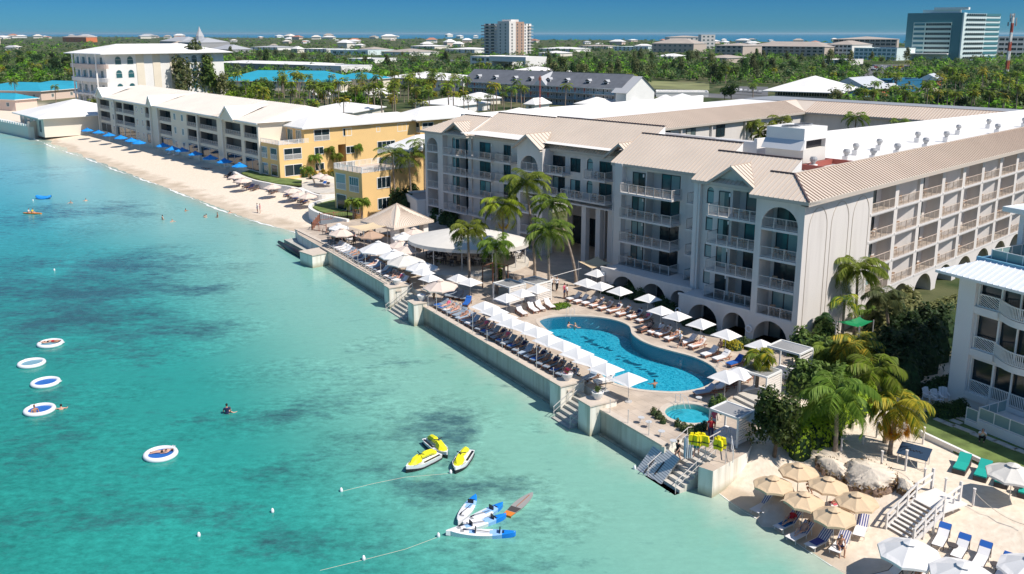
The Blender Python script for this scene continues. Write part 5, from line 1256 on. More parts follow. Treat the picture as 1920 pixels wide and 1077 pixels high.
b=Bld('apartment_tower','cream and brown ten storey tower rising alone on the horizon','tower block',A,B)
L=b.L;E_=HZ(955,40,B[1])-1.8;D=46;print('tower',L,E_)
b.walls(0,L,0,D,0,E_*.93,'tower_cream');b.walls(L*.55,L+.5,-.6,14,0,E_,'tower_cream','corner_block');b.walls(L-.3,L+.6,13,30,0,E_*.985,'tower_brown','brown_bay');b.walls(L*.6,L*.95,6,22,E_*.9,E_*1.05,'tower_cream','lift_house')
for i in range(10):
 z=E_*.092*i+1.5
 mb=MB();mb.box(-3,L*.52,-3,-.1,z,z+.5,'tower_cream');mb.box(-3,L*.52,-3,-2.8,z+.5,z+1.4,'wall_grey');mb.build('balcony',b.r)
 for a in(.12,.34):b.win(Fc(0,0,1,0),L*a,z+.5,6,2.8,gl='glass_dark',n=1)
 for a in(.66,.86):b.win(Fc(0,-.6,1,0),L*a,z+.8,2.4,2.4,gl='glass_grey',n=0)
 for a in(5,16,25,33,40):b.win(Fc(L+.62 if a<31 else L,0,0,1),a,z+.8,2.2,2.4,gl='glass_dark',n=0)
 mb=MB();mb.box(L,L+2.5,D-8,D+2,z,z+.5,'tower_cream');mb.build('balcony',b.r)
A=W(1694,112.5,1.8)[:2];B=W(1799,114,1.8)[:2];C=W(1867,112.6,1.8)[:2]
b=Bld('glass_office','tall green glass and panel office block on the right horizon','office block',A,B)
L=b.L;E_=HZ(1798,24,B[1])-1.8;print('glass',L,E_);n_=10;fh=E_/n_
b.walls(0,L,0,30,0,E_,'glass_office');b.walls(L*.13,L*.34,-.8,29,0,E_*.80,'panel_green','panel_wall');b.walls(L*.34,L*.80,-1.6,28,0,E_*.80,'panel_green','panel_wall');b.walls(L*.98,L+.2,-1.2,27,0,E_,'panel_pale','panel_wall')
sA=C[0]-B[0],C[1]-B[1];sl=hypot(*sA);sa=atan2(sA[1],sA[0])-b.a
mb=MB();q=[(L,0),(L+sl*cos(sa),sl*sin(sa)),(L+sl*cos(sa)-8,sl*sin(sa)+25),(L-4,25)];mb.prism(q,-1,E_*.985,'panel_pale');mb.build('panel_wing',b.r)
Fs=Fc(L,0,cos(sa),sin(sa))
for i in range(n_):
 z=fh*i+fh*.35
 if i<8:
  for k in range(8 if i in(0,)else 12):b.win(Fc(0,-1.6,1,0),L*(.36+.43*(k+.5)/12),z,2.8,fh*.5,gl='glass_dark',fr='panel_green',n=0)if i>0 else None
  for k in range(1):b.part('window_band',lambda mb:mb.box(L*.14,L*.33,-1.1,-.82,z,z+fh*.5,'glass_office'))
 b.part('window_band',lambda mb:mb.box(*(sorted((L+sl*.62*cos(sa),L+sl*.98*cos(sa)))),0,.01,0,.01,'glass_office'))if False else None
 mbb=MB();p=[Fs.p(sl*t,.6,0)for t in(.60,.99)];mbb.face([(p[0][0],p[0][1],z),(p[1][0],p[1][1],z),(p[1][0],p[1][1],z+fh*.5),(p[0][0],p[0][1],z+fh*.5)],'glass_office');mbb.build('window_band',b.r)
mbb=MB()
for i in range(n_):
 z=fh*i+fh*.35
 for k in range(9):
  if k%3==2 and False:continue
  a=sl*(.06+.52*(k+.5)/9);p,q=Fs.p(a-1.5,.6,0),Fs.p(a+1.5,.6,0);mbb.face([(p[0],p[1],z),(q[0],q[1],z),(q[0],q[1],z+fh*.45),(p[0],p[1],z+fh*.45)],'glass_dark')
mbb.build('window_grid',b.r)
b.part('plant_room',lambda mb:(mb.box(L*.25,L*.9,8,22,E_,E_+3.5,'wall_white'),mb.box(L*.45,L*1.05,6,20,E_+3.5,E_+6,'wall_white')))
b.part('entrance_canopy',lambda mb:mb.box(-L*.25,L*.8,-14,-1.7,fh*1.3,fh*1.5,'wall_white'))
mp=W(1886,148,1.8);mz=HZ(1893,26,mp[1])
m_=thing('radio_mast','red and white radio mast with antennas at the right edge','mast',mp);mb=MB()
for k in range(7):
 z0,z1=(mz-1.8)*k/7,(mz-1.8)*(k+1)/7;r=1.1-.08*k
 for a in range(3):
  c,s_=cos(a*2.094)*r,sin(a*2.094)*r;mb.bar((c,s_,z0),(c,s_,z1),.45,.45,'mast_red' if k%2 else 'wall_white')
  c2,s2=cos(a*2.094+2.094)*r,sin(a*2.094+2.094)*r;mb.bar((c,s_,z0),(c2,s2,z1),.25,.25,'mast_red' if k%2 else 'wall_white')
mb.build('lattice',m_);mb=MB()
for k in range(9):
 a=k*.9;z=(mz-1.8)*(.84+.13*(k%3)/2);mb.bar((0,0,z),(2.4*cos(a),2.4*sin(a),z),.15,.15,'wall_grey');mb.box(2.4*cos(a)-.3,2.4*cos(a)+.3,2.4*sin(a)-.3,2.4*sin(a)+.3,z-1.2,z+1.4,'wall_grey')
mb.build('antenna',m_)
mp=W(738,222,1.8)if False else HL(-92,38)
mp=W(1012,228,1.8);mz=HZ(1013,142,mp[1])
m_=thing('street_mast','slim red lattice mast rising behind the left roof ridge of the hotel','mast',mp);mb=MB()
for a in range(3):mb.bar((cos(a*2.1)*.25,sin(a*2.1)*.25,0),(cos(a*2.1)*.2,sin(a*2.1)*.2,mz-1.8),.12,.12,'mast_red')
for k in range(20):mb.bar((.25,0,(mz-1.8)*k/20),(-.2,.2,(mz-1.8)*(k+1)/20),.08,.08,'umb_cream')
mb.build('lattice',m_);mb=MB();mb.box(-.5,.5,-.1,.1,mz-3.5,mz-2.4,'wood_red');mb.build('antenna',m_)
simple('hall','two storey hall under a broad white hip roof on the right','hall',(1452,196),(1560,200),173,34,'wall_grey','roof_white',5.5,rows=2,nw=10,wsz=(2.0,2.2),o=4.5,fr='frame_white',gl='glass_dark',side=8)
simple('shop','low shop with grey gable roof right of the white hip roofed hall','shop',(1560,180),(1620,183),163,25,'wall_sky','metal_light',4,gable=True,nw=2)
simple('shop','small orange walled shop right of the white hip roofed hall','shop',(1618,180),(1640,182),166,14,'wall_orange','metal_light',2,gable=True,nw=2)
simple('shop','dark blue shop building between orange shops','shop',(1640,172),(1672,174),153,24,'wall_blue','roof_terra',1.5,'flat',nw=0)
simple('shop','pale blue shop building with flat roof','shop',(1672,167),(1722,168),153,24,'wall_sky','roof_white',1.5,'flat',nw=4)
simple('shop','orange and white shop with curved gable at the end of the bright shops','shop',(1722,163),(1757,164),150,18,'wall_orange','metal_light',3,gable=True,nw=3,wsz=(2,2.4))
simple('house','grey roofed house among palms right of the bright shops','house',(1722,184),(1760,185),176,18,'wall_pink','roof_tan',4,nw=3)
simple('college_building','long tan roofed building with solar panels in front of the far bay','college',(1395,104),(1545,107),88,60,'wall_tan','roof_tan',6,rows=3,nw=14,wsz=(5,2.4),gl='glass_dark')
simple('college_building','tan and white end wing of the long building with solar panels','college',(1548,106),(1596,107),84,50,'wall_white','roof_tan',5,rows=3,nw=6,wsz=(4,2.6),gl='glass_dark')
simple('college_building','brown block at the left end of the long building with solar panels','college',(1340,106),(1392,107),86,50,'wall_tan','roof_tan',3,rows=3,nw=5,wsz=(4,2.4),gl='glass_dark')
simple('college_building','tall grey roofed wing behind the long building with solar panels','college',(1560,100),(1680,101),74,90,'wall_tan','roof_tan',4,rows=4,nw=12,wsz=(6,3),gl='glass_dark')
simple('college_building','white and glass block just left of the green glass office block','college',(1600,112),(1680,114),92,40,'panel_pale','roof_white',2,'flat',rows=3,nw=9,wsz=(4,2.4),gl='glass_office')
simple('office_building','pale flat office behind the radio mast at the right edge','office',(1868,106),(1990,107),70,60,'tower_cream','roof_white',2,'flat',rows=4,nw=10,wsz=(6,3),gl='glass_dark')
simple('villa','beige many roofed building on the skyline right of the white block tower','villa',(1222,98),(1300,99),82,50,'wall_tan','roof_tan',8,rows=2,nw=8,wsz=(4,3))
simple('villa','cream upper block of the many roofed building on the skyline','villa',(1255,90),(1320,90),70,60,'tower_cream','roof_tan',3,rows=3,nw=7,wsz=(4,3))
simple('villa','small square cream tower house on the skyline','villa',(1314,92),(1340,92),66,30,'tower_cream','roof_white',3,'flat',rows=4,nw=3,wsz=(4,3))
simple('resort_tower','tall pale building cut by the left edge on the skyline','tower block',(-70,84),(-12,85),38,18,'wall_pink','roof_white',3,'flat',rows=8,nw=8,wsz=(4,2.5))
simple('villa','orange walled house on the left skyline','house',(118,79),(162,79.5),70,40,'wall_orange','roof_tan',5,nw=5,wsz=(5,4))
b=simple('hotel_lodge','grey roofed building with a pointed spire behind the office with curved balconies','building',(335,92),(378,93),80,60,'wall_grey','slate_light',9,nw=4,wsz=(4,3))
b.part('spire',lambda mb:mb.lathe([(9,b.E),(8,b.E+12),(4,b.E+20),(.2,b.E+30)],(b.L*.55,20,0),'slate_light',8))
simple('villa','wide grey roof left of the grey spire','house',(300,88),(342,89),78,60,'wall_grey','slate_light',10,nw=3)
simple('villa','grey hipped roof right of the grey spire','house',(394,99),(430,100),93,40,'wall_grey','slate_light',7,nw=3)
for i_,(pl,pr,ev,D,wl2,rf_,nw_)in enumerate([((1010,97),(1075,98),92,50,'wall_white','roof_white',6),((1085,92),(1140,92.5),87,50,'tower_cream','roof_tan',5),((1150,95),(1215,96),89,60,'panel_pale','metal_grey',8),((835,99),(890,100),93,50,'wall_white','roof_white',5),((770,92),(815,92.5),87,50,'cream_trim','roof_white',4),((560,98),(612,99),93,50,'wall_white','roof_white',6),((470,94),(520,94.5),89,50,'wall_white','slate_light',5),((1320,118),(1362,119),109,40,'wall_tan','roof_tan',5),((1545,122),(1590,123),114,40,'tower_cream','roof_white',5),((1010,106),(1050,106.5),100,40,'cream_trim','roof_white',3),((1230,112),(1262,112.5),106,40,'wall_white','roof_white',3),((650,118),(700,119),112,40,'wall_white','roof_white',4)]):
 simple('store',['long white block among trees right of the block tower','tan roofed block on the plain below the far bay','grey flat warehouse left of the many roofed skyline building','white roofed block left of the block tower','cream block in the wood left of the block tower','white roofed block beyond the blue roofed building','grey roofed block right of the spire','tan roofed block at the left foot of the solar panelled building','cream block below the solar panelled building','small white roofed block in the wood right of the portal frame','small white block deep in the feathery wood','white roofed block right above the blue roof'][i_],'building',pl,pr,ev,D,wl2,rf_,2.5,'flat' if i_%3==2 else 'hip',nw=nw_,rows=2,wsz=(3,2),gl='glass_dark')
random.seed(21)
for i,(pl,pr,ev,D,lab)in enumerate([((560,226),(660,229),211,26,'long low white roof behind two palms above the yellow apartments'),((573,186),(594,187),179,9,'small white gabled cottage in the palms left of centre'),((626,189),(650,190),181,9,'small white gabled cottage below the long blue roof'),((671,186),(690,187),177,9,'white gabled cottage under the right end of the long blue roof'),((706,183),(722,184),176,8,'rightmost white gabled cottage beyond the palms'),((780,208),(858,213),198,20,'white roofed house between tall palms behind the hotel left end'),((858,195),(890,198),186,14,'white roofed house just left of the grey dormer building'),((905,232),(990,235),222,22,'white roofed house behind the left ridge of the hotel'),((986,208),(1002,209),196,10,'narrow white roofed cottage before the dormer building'),((1080,206),(1130,208),196,14,'tan and white roofed house right below the dormer building'),((1140,203),(1190,205),193,14,'white roofed house below the white gable of the dormer building'),((1225,197),(1250,198),190,10,'small white roofed house beside the road'),((1250,196),(1300,197),188,14,'white and tan roofed house behind the hotel parapet'),((880,170),(905,172),163,12,'white roofed cottage at the left foot of the dormer building')]):
 simple('cottage',lab,'house',pl,pr,ev,D,'wall_white' if i%3 else 'cream_trim','roof_white',2.2,nw=max(1,int((pr[0]-pl[0])/14)),gable=(lab.find('gable')>=0))
simple('yellow_apartments','white roofed yellow wing seen over the terrace right before the hotel','apartment building',(682,262),(806,256),235,16,'yellow_wall','roof_white',2.2,rows=2,nw=5,wsz=(2.4,1.8),gl='glass_dark')
mat('asphalt',(.13,.13,.135),.9,var=.12,vscale=.1)
mat('paint_mark',(.6,.6,.58),.8)
def sheet(name,pts,z,m,kind='structure'):
 mb=MB();mb.prism([W(a,b,z)[:2]for a,b in pts],z-.3,z,m);return mb.build(name,kind=kind)
sheet('coast_road',[(1195,176),(1400,187),(1440,181),(1200,169)],1.9,'asphalt');sheet('side_road',[(560,109),(1000,118),(1000,115),(560,107)],1.9,'asphalt')
sheet('parking_lot',[(1350,176),(1440,180),(1440,163),(1360,162)],1.92,'asphalt');sheet('office_parking_lot',[(1598,134),(1700,139),(1720,122),(1610,121)],1.92,'asphalt');sheet('approach_road',[(1590,152),(1650,156),(1660,133),(1640,132)],1.94,'asphalt')
sheet('grass_field',[(1215,166),(1330,170),(1330,156),(1215,152)],1.95,'dry_grass')
simple('supermarket','long white flat roof of the shop by the coast road','shop',(1230,182),(1328,183),176,14,'wall_white','roof_white',1,'flat',nw=0)
CARC=['cloth_white','metal_grey','cloth_black','cloth_navy','cloth_red','metal_light'];
def car(m,lab,p,rz):
 r=thing('parked_car',lab,'car',p,rz,'cars parked beyond the hotel');mb=MB()
 mb.add([(-2.1,-.85,.35),(2.1,-.85,.35),(2.1,.85,.35),(-2.1,.85,.35),(-2.05,-.83,.9),(2.0,-.83,.8),(2.0,.83,.8),(-2.05,.83,.9),(-1.5,-.7,1.45),(.7,-.7,1.45),(.7,.7,1.45),(-1.5,.7,1.45),(1.2,-.8,.9),(1.2,.8,.9)],[(0,3,2,1),(0,1,5,4),(2,3,7,6),(1,2,6,5),(3,0,4,7),(8,9,10,11),(4,8,11,7),(5,6,13,12)],m)
 mb.add([(-2.0,-.81,.9),(1.2,-.8,.9),(.7,-.7,1.43),(-1.5,-.7,1.43)],[(0,1,2,3)],'glass_dark');mb.add([(-2.0,.81,.9),(1.2,.8,.9),(.7,.7,1.43),(-1.5,.7,1.43)],[(3,2,1,0)],'glass_dark');mb.add([(1.2,-.8,.9),(1.2,.8,.9),(.7,.7,1.43),(.7,-.7,1.43)],[(0,1,2,3)],'glass_dark');mb.build('body',r)
 for x in(-1.3,1.3):
  for y in(-.8,.8):mb=MB();mb.tube([(x,y-.1,.33),(x,y+.1,.33)],.33,'plastic_black',8);mb.build('wheel',r)
 return r
protos={}
def putcar(px,py,m,lab,rz=0):
 p=W(px,py,1.95)
 if m not in protos:protos[m]=car(m,lab,p,rz);return
 dup(protos[m],p,rz,lab)
CN={'cloth_white':'white','metal_grey':'grey','cloth_black':'black','cloth_navy':'dark blue','cloth_red':'red','metal_light':'silver'}
random.seed(5)
for r_ in range(4):
 for k in range(9):
  m=random.choice(CARC);putcar(1606+r_*3+k*10.5,131.5-r_*2.7+k*.5,m,CN[m]+' car in the rows parked in front of the green glass office block',.3)
for k in range(8):m=random.choice(CARC);putcar(1362+k*9,170+k*.7,m,CN[m]+' car parked in the lot left of the white hip roofed hall',1.3)
putcar(1647,193,'cloth_white','white car driving behind the courtyard roof of the hotel',-.2);putcar(1262,178,'cloth_red','red car on the coast road beyond the hotel parapet',.1)
for k in range(5):m=CARC[k];putcar(1205+k*11,172.5+k*.6,m,CN[m]+' car on the coast road right of the dormer building',.05)
random.seed(33);hm={}
def farhouse(px,py,s,roof,wall,lab):
 p=W(px,py,1.8);key=(roof,wall)
 if key not in hm:
  r=thing('house',lab,'house',p,0,'houses scattered over the flat island');bb=Bld.__new__(Bld);bb.r=r;bb.L=16;bb.z0=1.8
  bb.walls(-8,8,-5,5,0,5,wall);bb.hip(-8,8,-5,5,5,3,roof,.8);hm[key]=r;r.scale=(s,s,s)
 else:dup(hm[key],p,random.uniform(-.9,.9),lab,sc=(s*random.uniform(.7,1.5),s*random.uniform(.8,1.3),s*random.uniform(.6,1.0)))
RN={'roof_white':'white','slate_light':'grey','roof_terra':'terracotta','roof_tan':'tan','roof_cream':'cream'}
def side(px):return 'left part' if px<640 else('middle' if px<1250 else 'right part')
for i in range(125):
 py=random.choice([68.5+random.random()*6,72+random.random()*14,80+random.random()*20]);px=random.uniform(0,1690)
 if py<74 and px>1000:continue
 if py>92 and 850<px<1450:continue
 if 890<px<1010 and py>85:continue
 if 130<px<330 and py>76:continue
 rf=random.choice(['roof_white','roof_white','roof_white','slate_light','roof_terra','roof_tan','roof_cream'])
 farhouse(px,py,random.uniform(1.0,2.2)*(1.0 if py>76 else 2.0),rf,random.choice(['wall_white','cream_trim','wall_pink']),'%s roofed house among trees in the %s of the far plain'%(RN[rf],side(px)))
# ---------------------------------------------------------------- umbrellas, loungers, boats and other things
ORD=['first','second','third','fourth','fifth','sixth','seventh','eighth','ninth','tenth','eleventh','twelfth','thirteenth','fourteenth','fifteenth','sixteenth','seventeenth','eighteenth','nineteenth','twentieth']+['twenty-'+w for w in['first','second','third','fourth','fifth','sixth','seventh','eighth','ninth']]+['thirtieth']
MC={}
def cached(key,fn,name,smooth=False):
 if key not in MC:
  mb=MB();fn(mb);MC[key]=mb.mesh(name,smooth)
 return MC[key]
def canopy(mb,n,r,z0,z1,m,flap=.16,sag=.06,rot=0,vent=False):
 c=(0,0,z1);N=n;K=5
 P=[(r*cos(2*pi*i/n+rot),r*sin(2*pi*i/n+rot))for i in range(n)]
 for i in range(n):
  a,b=P[i],P[(i+1)%n];rows=[]
  for k in range(K+1):
   t=k/K;row=[]
   for j in range(5):
    s=j/4;x=(a[0]*(1-s)+b[0]*s)*t;y=(a[1]*(1-s)+b[1]*s)*t
    z=z1+(z0-z1)*(t**1.12)-sag*4*s*(1-s)*t*(1 if t<1 else.2)+(.05*4*s*(1-s)if t==1 else 0)
    row.append((x,y,z))
   rows.append(row)
  for k in range(K):
   for j in range(4):
    q=[rows[k][j],rows[k+1][j],rows[k+1][j+1],rows[k][j+1]]
    mb.face(q if k else[rows[0][0],q[1],q[2]],m)
  if flap:
   for j in range(4):
    p,q=rows[K][j],rows[K][j+1];mb.face([p,(p[0]*1.005,p[1]*1.005,p[2]-flap),(q[0]*1.005,q[1]*1.005,q[2]-flap),q],m)
 if vent:
  R=.42
  for i in range(n):
   a=2*pi*i/n+rot;b=2*pi*(i+1)/n+rot;mb.face([(0,0,z1+.12),(R*cos(a),R*sin(a),z1-.05),(R*cos(b),R*sin(b),z1-.05)],m)
UPROTO={}
def umbrella(kind,m,apex,label,group,rz=None,r=1.5,h=2.6,n=4,z=None,tilt=0,cat='parasol'):
 """apex given as a photo pixel of the canopy top; stands on the ground below it"""
 z=ZD if z is None else z
 p=W(apex[0],apex[1],z+h+(.0));x,y=p[0],p[1]
 rz=(RH+pi/4 if n==4 else random.uniform(0,.7))if rz is None else rz
 key=(kind,m,r,h,n)
 if key not in UPROTO:
  t=thing('parasol',label,cat,(x,y,z),rz,group)
  put('canopy',cached(('can',)+key,lambda mb:canopy(mb,n,r,h-(.66 if n==4 else.55*r/1.3),h,m,.0 if n==4 else.14,.05 if n==4 else.03,vent=(n==8)),'canopy'),t)
  def pl(mb):mb.tube([(0,0,0),(0,0,h-.06)],.03 if n==4 else.028,'pole',6)
  put('pole',cached(('pole',h,n),pl,'pole'),t)
  def rb(mb):
   for i in range(n):a=2*pi*i/n;mb.bar((0,0,h-.75),(r*.55*cos(a),r*.55*sin(a),h-.42),.02,.02,'pole')
  put('ribs',cached(('ribs',h,n,r),rb,'ribs'),t)
  if n==4 or kind=='base':put('base',cached(('ub',n),lambda mb:mb.lathe([(.3,0),(.3,.06),(.06,.1),(.05,.3)],(0,0,0),'pole',12),'base'),t)
  UPROTO[key]=t;return t
 o=dup(UPROTO[key],(x,y,z),rz+random.uniform(-.12,.12),label,group);o.rotation_euler[0]=random.uniform(-.045,.045);o.rotation_euler[1]=random.uniform(-.045,.045);return o
g='white square parasols along the sea wall'
row1=[(909,565),(926,574.5),(943,585),(961,595.5),(985,604),(1007,612.5),(1030,626),(1057,638),(1081,651),(1105.5,665),(1137,680),(1180,698)]
for i,a in enumerate(row1):umbrella('sq','umb_white',a,'%s white square parasol right of the wide steps in the seaward row'%ORD[i],g,r=1.58,h=2.55)
g='white square parasols in front of the hotel arches'
row2=[(1099.5,522),(1127.6,528),(1162,537),(1215,551.5),(1239,574),(1271,584),(1316,597),(1361,617),(1427,637)]
for i,a in enumerate(row2):umbrella('sq','umb_white',a,'%s white square parasol from the left in the row before the hotel arches'%ORD[i],g,r=1.5,h=2.55)
g='white square parasols between the palms'
for a,l in(((950,550),'white parasol left of the white loungers between the palm trunks'),((978,542),'middle white parasol of three behind the white loungers'),((1008,534),'white parasol right of two others beside the lawn patch'),((860,514),'white parasol left of the tallest palm trunks on the middle terrace'),((882,521),'white parasol just behind the trunk of the leftmost pool palm'),((1119,505),'pale square parasol beside the tan shade sail at the lobby'),((807,514),'white parasol right of the tan parasols on the left deck'),((793,503),'small white parasol above the loungers left of the wide steps')):umbrella('sq','umb_white',a,l,g,r=1.45,h=2.55)
for a,l in(((1361,694),'white parasol at the right end of the pool beside the young palm'),((1386,688),'folded looking white parasol behind the one at the right end of the pool')):umbrella('sq','umb_white',a,l,'white parasols at the right end of the pool',r=1.5,h=2.6)
g='octagonal parasols at the left end of the deck'
for a,m,r,l in(((635,420),'umb_white',1.5,'pale octagonal parasol nearest the wooden fence at the left end'),((641,428),'umb_cream',1.9,'tan octagonal parasol beside the tan shade sail'),((694,432),'umb_brown',1.9,'brown octagonal parasol left of the pavilion post'),((756,437),'umb_white',1.6,'white octagonal parasol right of the pavilion post'),((776,428),'umb_cream',1.5,'tan parasol partly under the pavilion roof'),((751,451),'umb_cream',1.7,'tan parasol left of its twin below the pavilion'),((765,459),'umb_cream',1.8,'tan parasol right of its twin below the pavilion'),((709,453),'umb_white',2.6,'largest white parasol at the left end of the sea wall'),((739,469),'umb_white',1.9,'white parasol below the largest white parasol'),((760,477),'canvas_white',2.4,'broad off-white octagonal parasol over the left loungers'),((791,490),'umb_white',2.0,'white parasol beside the bench on the left deck'),((827,525),'umb_cream',1.9,'tan octagonal parasol nearest the wide sea steps')):
 umbrella('oc',m,a,l,g,r=r,h=2.7,n=8)
g='beige round parasols on the near beach'
bp=[((1498.7,871),'beige beach parasol at the top of the cluster near the green bush'),((1451,896),'leftmost beige beach parasol'),((1553,898),'beige beach parasol in front of the large sand covered rock'),((1507,926),'middle beige beach parasol surrounded by the others'),((1610,926),'rightmost beige beach parasol near the wooden stairs'),((1567,954),'beige beach parasol nearest the camera')]
for a,l in bp:
 q=G(a[0]-4,a[1]+68)
 umbrella('be','umb_beige',a,l,g,r=1.32,h=2.45,n=8,z=round(q[2],2))
g='white octagonal parasols on the near beach'
for a,l in(((1707.5,1016),'large white octagonal parasol at the foot of the wooden stairs'),((1806,1056),'large white octagonal parasol cut by the bottom edge'),((1938,1047),'white octagonal parasol cut by the right edge at the bottom')):
 umbrella('bw','umb_white',a,l,g,r=1.75,h=2.5,n=8,z=round(G(a[0],a[1]+70)[2],2),cat='parasol')
umbrella('bw','canvas_white',(1901,871),'off-white parasol over the turquoise loungers','parasols over turquoise loungers',r=1.6,h=2.5,n=8,z=1.95)
g='blue parasols along the long beach'
bl=[(165,243),(184,246.5),(204,252.5),(226,256),(246,261),(260,265),(305,271),(324,277),(341,279.5),(366,286),(394,292),(421,299.5),(449,307)]
bl=[(163.5,240.5),(184,244.5),(204,249.5),(226,254),(246,259),(260,263),(305.5,268.5),(324,274.5),(341,277.5),(366.5,284),(394,291),(421,297.5),(449,305.5)]
for i,a in enumerate(bl):umbrella('bb','umb_blue',a,'%s blue parasol from the left in the row before the cream apartments'%ORD[i],g,r=1.75,h=2.5,n=8,z=1.5)
g='beige parasols at the curved white walls'
for a,l in(((443,326),'beige parasol at the left tip of the curved white wall'),((456,333),'second beige parasol beside the left curved white wall'),((511,345),'closed looking pale parasol midway along the curved wall'),((561,359),'pale parasol before the second curved wall'),((577,362),'pale parasol nearest the second curved white wall'),((548,352),'beige parasol set against the wave of the white wall')):
 umbrella('cb','umb_cream',a,l,g,r=1.7,h=2.4,n=8,z=1.0)
for a,l in(((600,325),'beige parasol on the lawn terrace of the yellow apartments'),((612,328),'beige parasol right of its twin on the terrace of the yellow apartments')):umbrella('cb','umb_cream',a,l,'beige parasols on the upper terrace',r=1.7,h=2.4,n=8,z=1.9)
def sail(name,pts,zs,m,label,cat='shade sail'):
 P=[W(a,b,z)for(a,b),z in zip(pts,zs)];c=[sum(p[k]for p in P)/len(P)for k in range(3)]
 r=thing(name,label,cat,(c[0],c[1],0));mb=MB();N=6;n=len(P)
 ce=(0,0,c[2]-.25)
 for i in range(n):
  a=[P[i][k]-(c[k]if k<2 else 0)for k in range(3)];b=[P[(i+1)%n][k]-(c[k]if k<2 else 0)for k in range(3)]
  pr=None
  for j in range(N+1):
   s=j/N;q=[a[k]*(1-s)+b[k]*s for k in range(3)];f=.16*4*s*(1-s);q=[q[0]*(1-f),q[1]*(1-f),q[2]-.1*4*s*(1-s)]
   if pr:mb.face([ce,pr,q],m)
   pr=q
 mb.build('fabric',r)
 for p in P:mb=MB();x,y=p[0]-c[0],p[1]-c[1];mb.tube([(x,y,ZD if c[2]>3.5 or c[1]<140 else 1.8),(x,y,p[2]+.1)],.05,'pole',6);mb.build('mast',r)
 return r
sail('shade_sail',[(1085,491),(1120,481),(1146,493),(1110,504)],[4.6,4.9,4.5,4.4],'canvas_tan','tan four cornered shade sail at the open lobby')
sail('shade_sail',[(652,424),(700,417),(726,424),(682,434)],[5.0,5.2,5.0,4.8],'canvas_tan','tan shade sail at the left end of the deck beside the pavilion')
sail('shade_sail',[(1568,603),(1612,594),(1638,602),(1612,614)],[5.0,5.2,5.0,4.8],'canvas_green','green shade sail between palms at the hotel corner')
def lounger_meshes(cush,frame='wood_dark',towel=None):
 def fr(mb):
  for x in(-.30,.30):mb.bar((x,-.98,.26),(x,.98,.26),.05,.08,frame)
  for y in(-.9,-.2,.75):mb.bar((-.30,y,.26),(.30,y,.26),.05,.05,frame)
  for x in(-.30,.30):
   for y in(-.85,.70):mb.bar((x,y,0),(x,y,.26),.06,.06,frame)
  mb.bar((-.28,.55,.27),(-.28,.85,.62),.03,.03,frame);mb.bar((.28,.55,.27),(.28,.85,.62),.03,.03,frame)
 def seat(mb):
  pts=[(-1.0,.33),(-.6,.345),(-.2,.335),(.28,.34)]
  for(a,za),(b,zb)in zip(pts,pts[1:]):mb.add([(-.31,a,za),(.31,a,za),(.31,b,zb),(-.31,b,zb),(-.31,a,za+.09),(.31,a,za+.09),(.31,b,zb+.09),(-.31,b,zb+.09)],[(0,3,2,1),(4,5,6,7),(0,1,5,4),(1,2,6,5),(2,3,7,6),(3,0,4,7)],cush)
 def back(mb):
  a,za,b,zb=.28,.34,.86,.80;mb.add([(-.31,a,za),(.31,a,za),(.31,b,zb),(-.31,b,zb),(-.31,a-.06,za+.09),(.31,a-.06,za+.09),(.31,b-.06,zb+.08),(-.31,b-.06,zb+.08)],[(0,3,2,1),(4,5,6,7),(0,1,5,4),(1,2,6,5),(2,3,7,6),(3,0,4,7)],cush)
  mb.add([(-.25,b-.28,zb-.14),(.25,b-.28,zb-.14),(.25,b-.08,zb+.02),(-.25,b-.08,zb+.02),(-.25,b-.33,zb-.07),(.25,b-.33,zb-.07),(.25,b-.13,zb+.11),(-.25,b-.13,zb+.11)],[(0,3,2,1),(4,5,6,7),(0,1,5,4),(1,2,6,5),(2,3,7,6),(3,0,4,7)],cush)
 return fr,seat,back
LPROTO={}
random.seed(4)
def lounger(p,rz,cush,label,group,frame='wood_dark',towel=None,z=ZD,sc=1.0):
 """rz: heading of the head end in world angle"""
 key=(cush,frame,towel);loc_=(p[0],p[1],z);r_=rz-pi/2
 if key in LPROTO:return dup(LPROTO[key],loc_,r_,label,group,sc)
 t=thing('sun_lounger',label,'sun lounger',loc_,r_,group);fr,se,ba=lounger_meshes(cush,frame)
 put('frame',cached(('lf',frame),fr,'frame'),t);put('mattress',cached(('ls',cush),se,'mattress'),t);put('backrest',cached(('lb',cush),ba,'backrest'),t)
 if towel:put('towel',cached(('lt',towel),lambda mb:(mb.box(-.27,.27,-.9,-.2,.435,.455,towel),mb.box(-.325,-.28,-.7,-.4,.2,.45,towel)),'towel'),t)
 LPROTO[key]=t;t.scale=(sc,)*3;return t
HV=radians(43.5)
LWALL=[]
g='loungers with grey cushions in a row along the sea wall'
k=0;x=-33.6
while x<-9.6:
 p=HL(x,wl(x)+1.75+random.uniform(-.1,.1));cu=random.choice(['cushion_grey','cushion_bluegrey','cushion_grey'])
 tw=random.choice([None,'cushion_white',None,'blue_fabric'])
 rz=HV+random.uniform(-.06,.06)+.1
 lounger(p,rz,cu,'%s lounger right of the wide steps along the wall, %s cushion%s'%(ORD[k],'dark grey' if cu=='cushion_grey' else 'blue grey',{None:'','cushion_white':' with white towel','blue_fabric':' with blue towel'}[tw]),g,'wood_dark',tw);LWALL.append((p,rz));x+=1.02 if k%2 else.98;k+=1
p=HL(-8.4,wl(-8.4)+3.2);lounger(p,HV+.1,'cushion_bluegrey','lounger with grey cushion right beside the potted plants of the small steps',g);LWALL.append((p,HV+.1))
p=HL(-7.0,wl(-7)+3.7);lounger(p,HV-.3,'cushion_white','all white lounger behind the white planter of the small steps','white loungers','cushion_white');LWALL.append((p,HV-.3))
LLEFT=[]
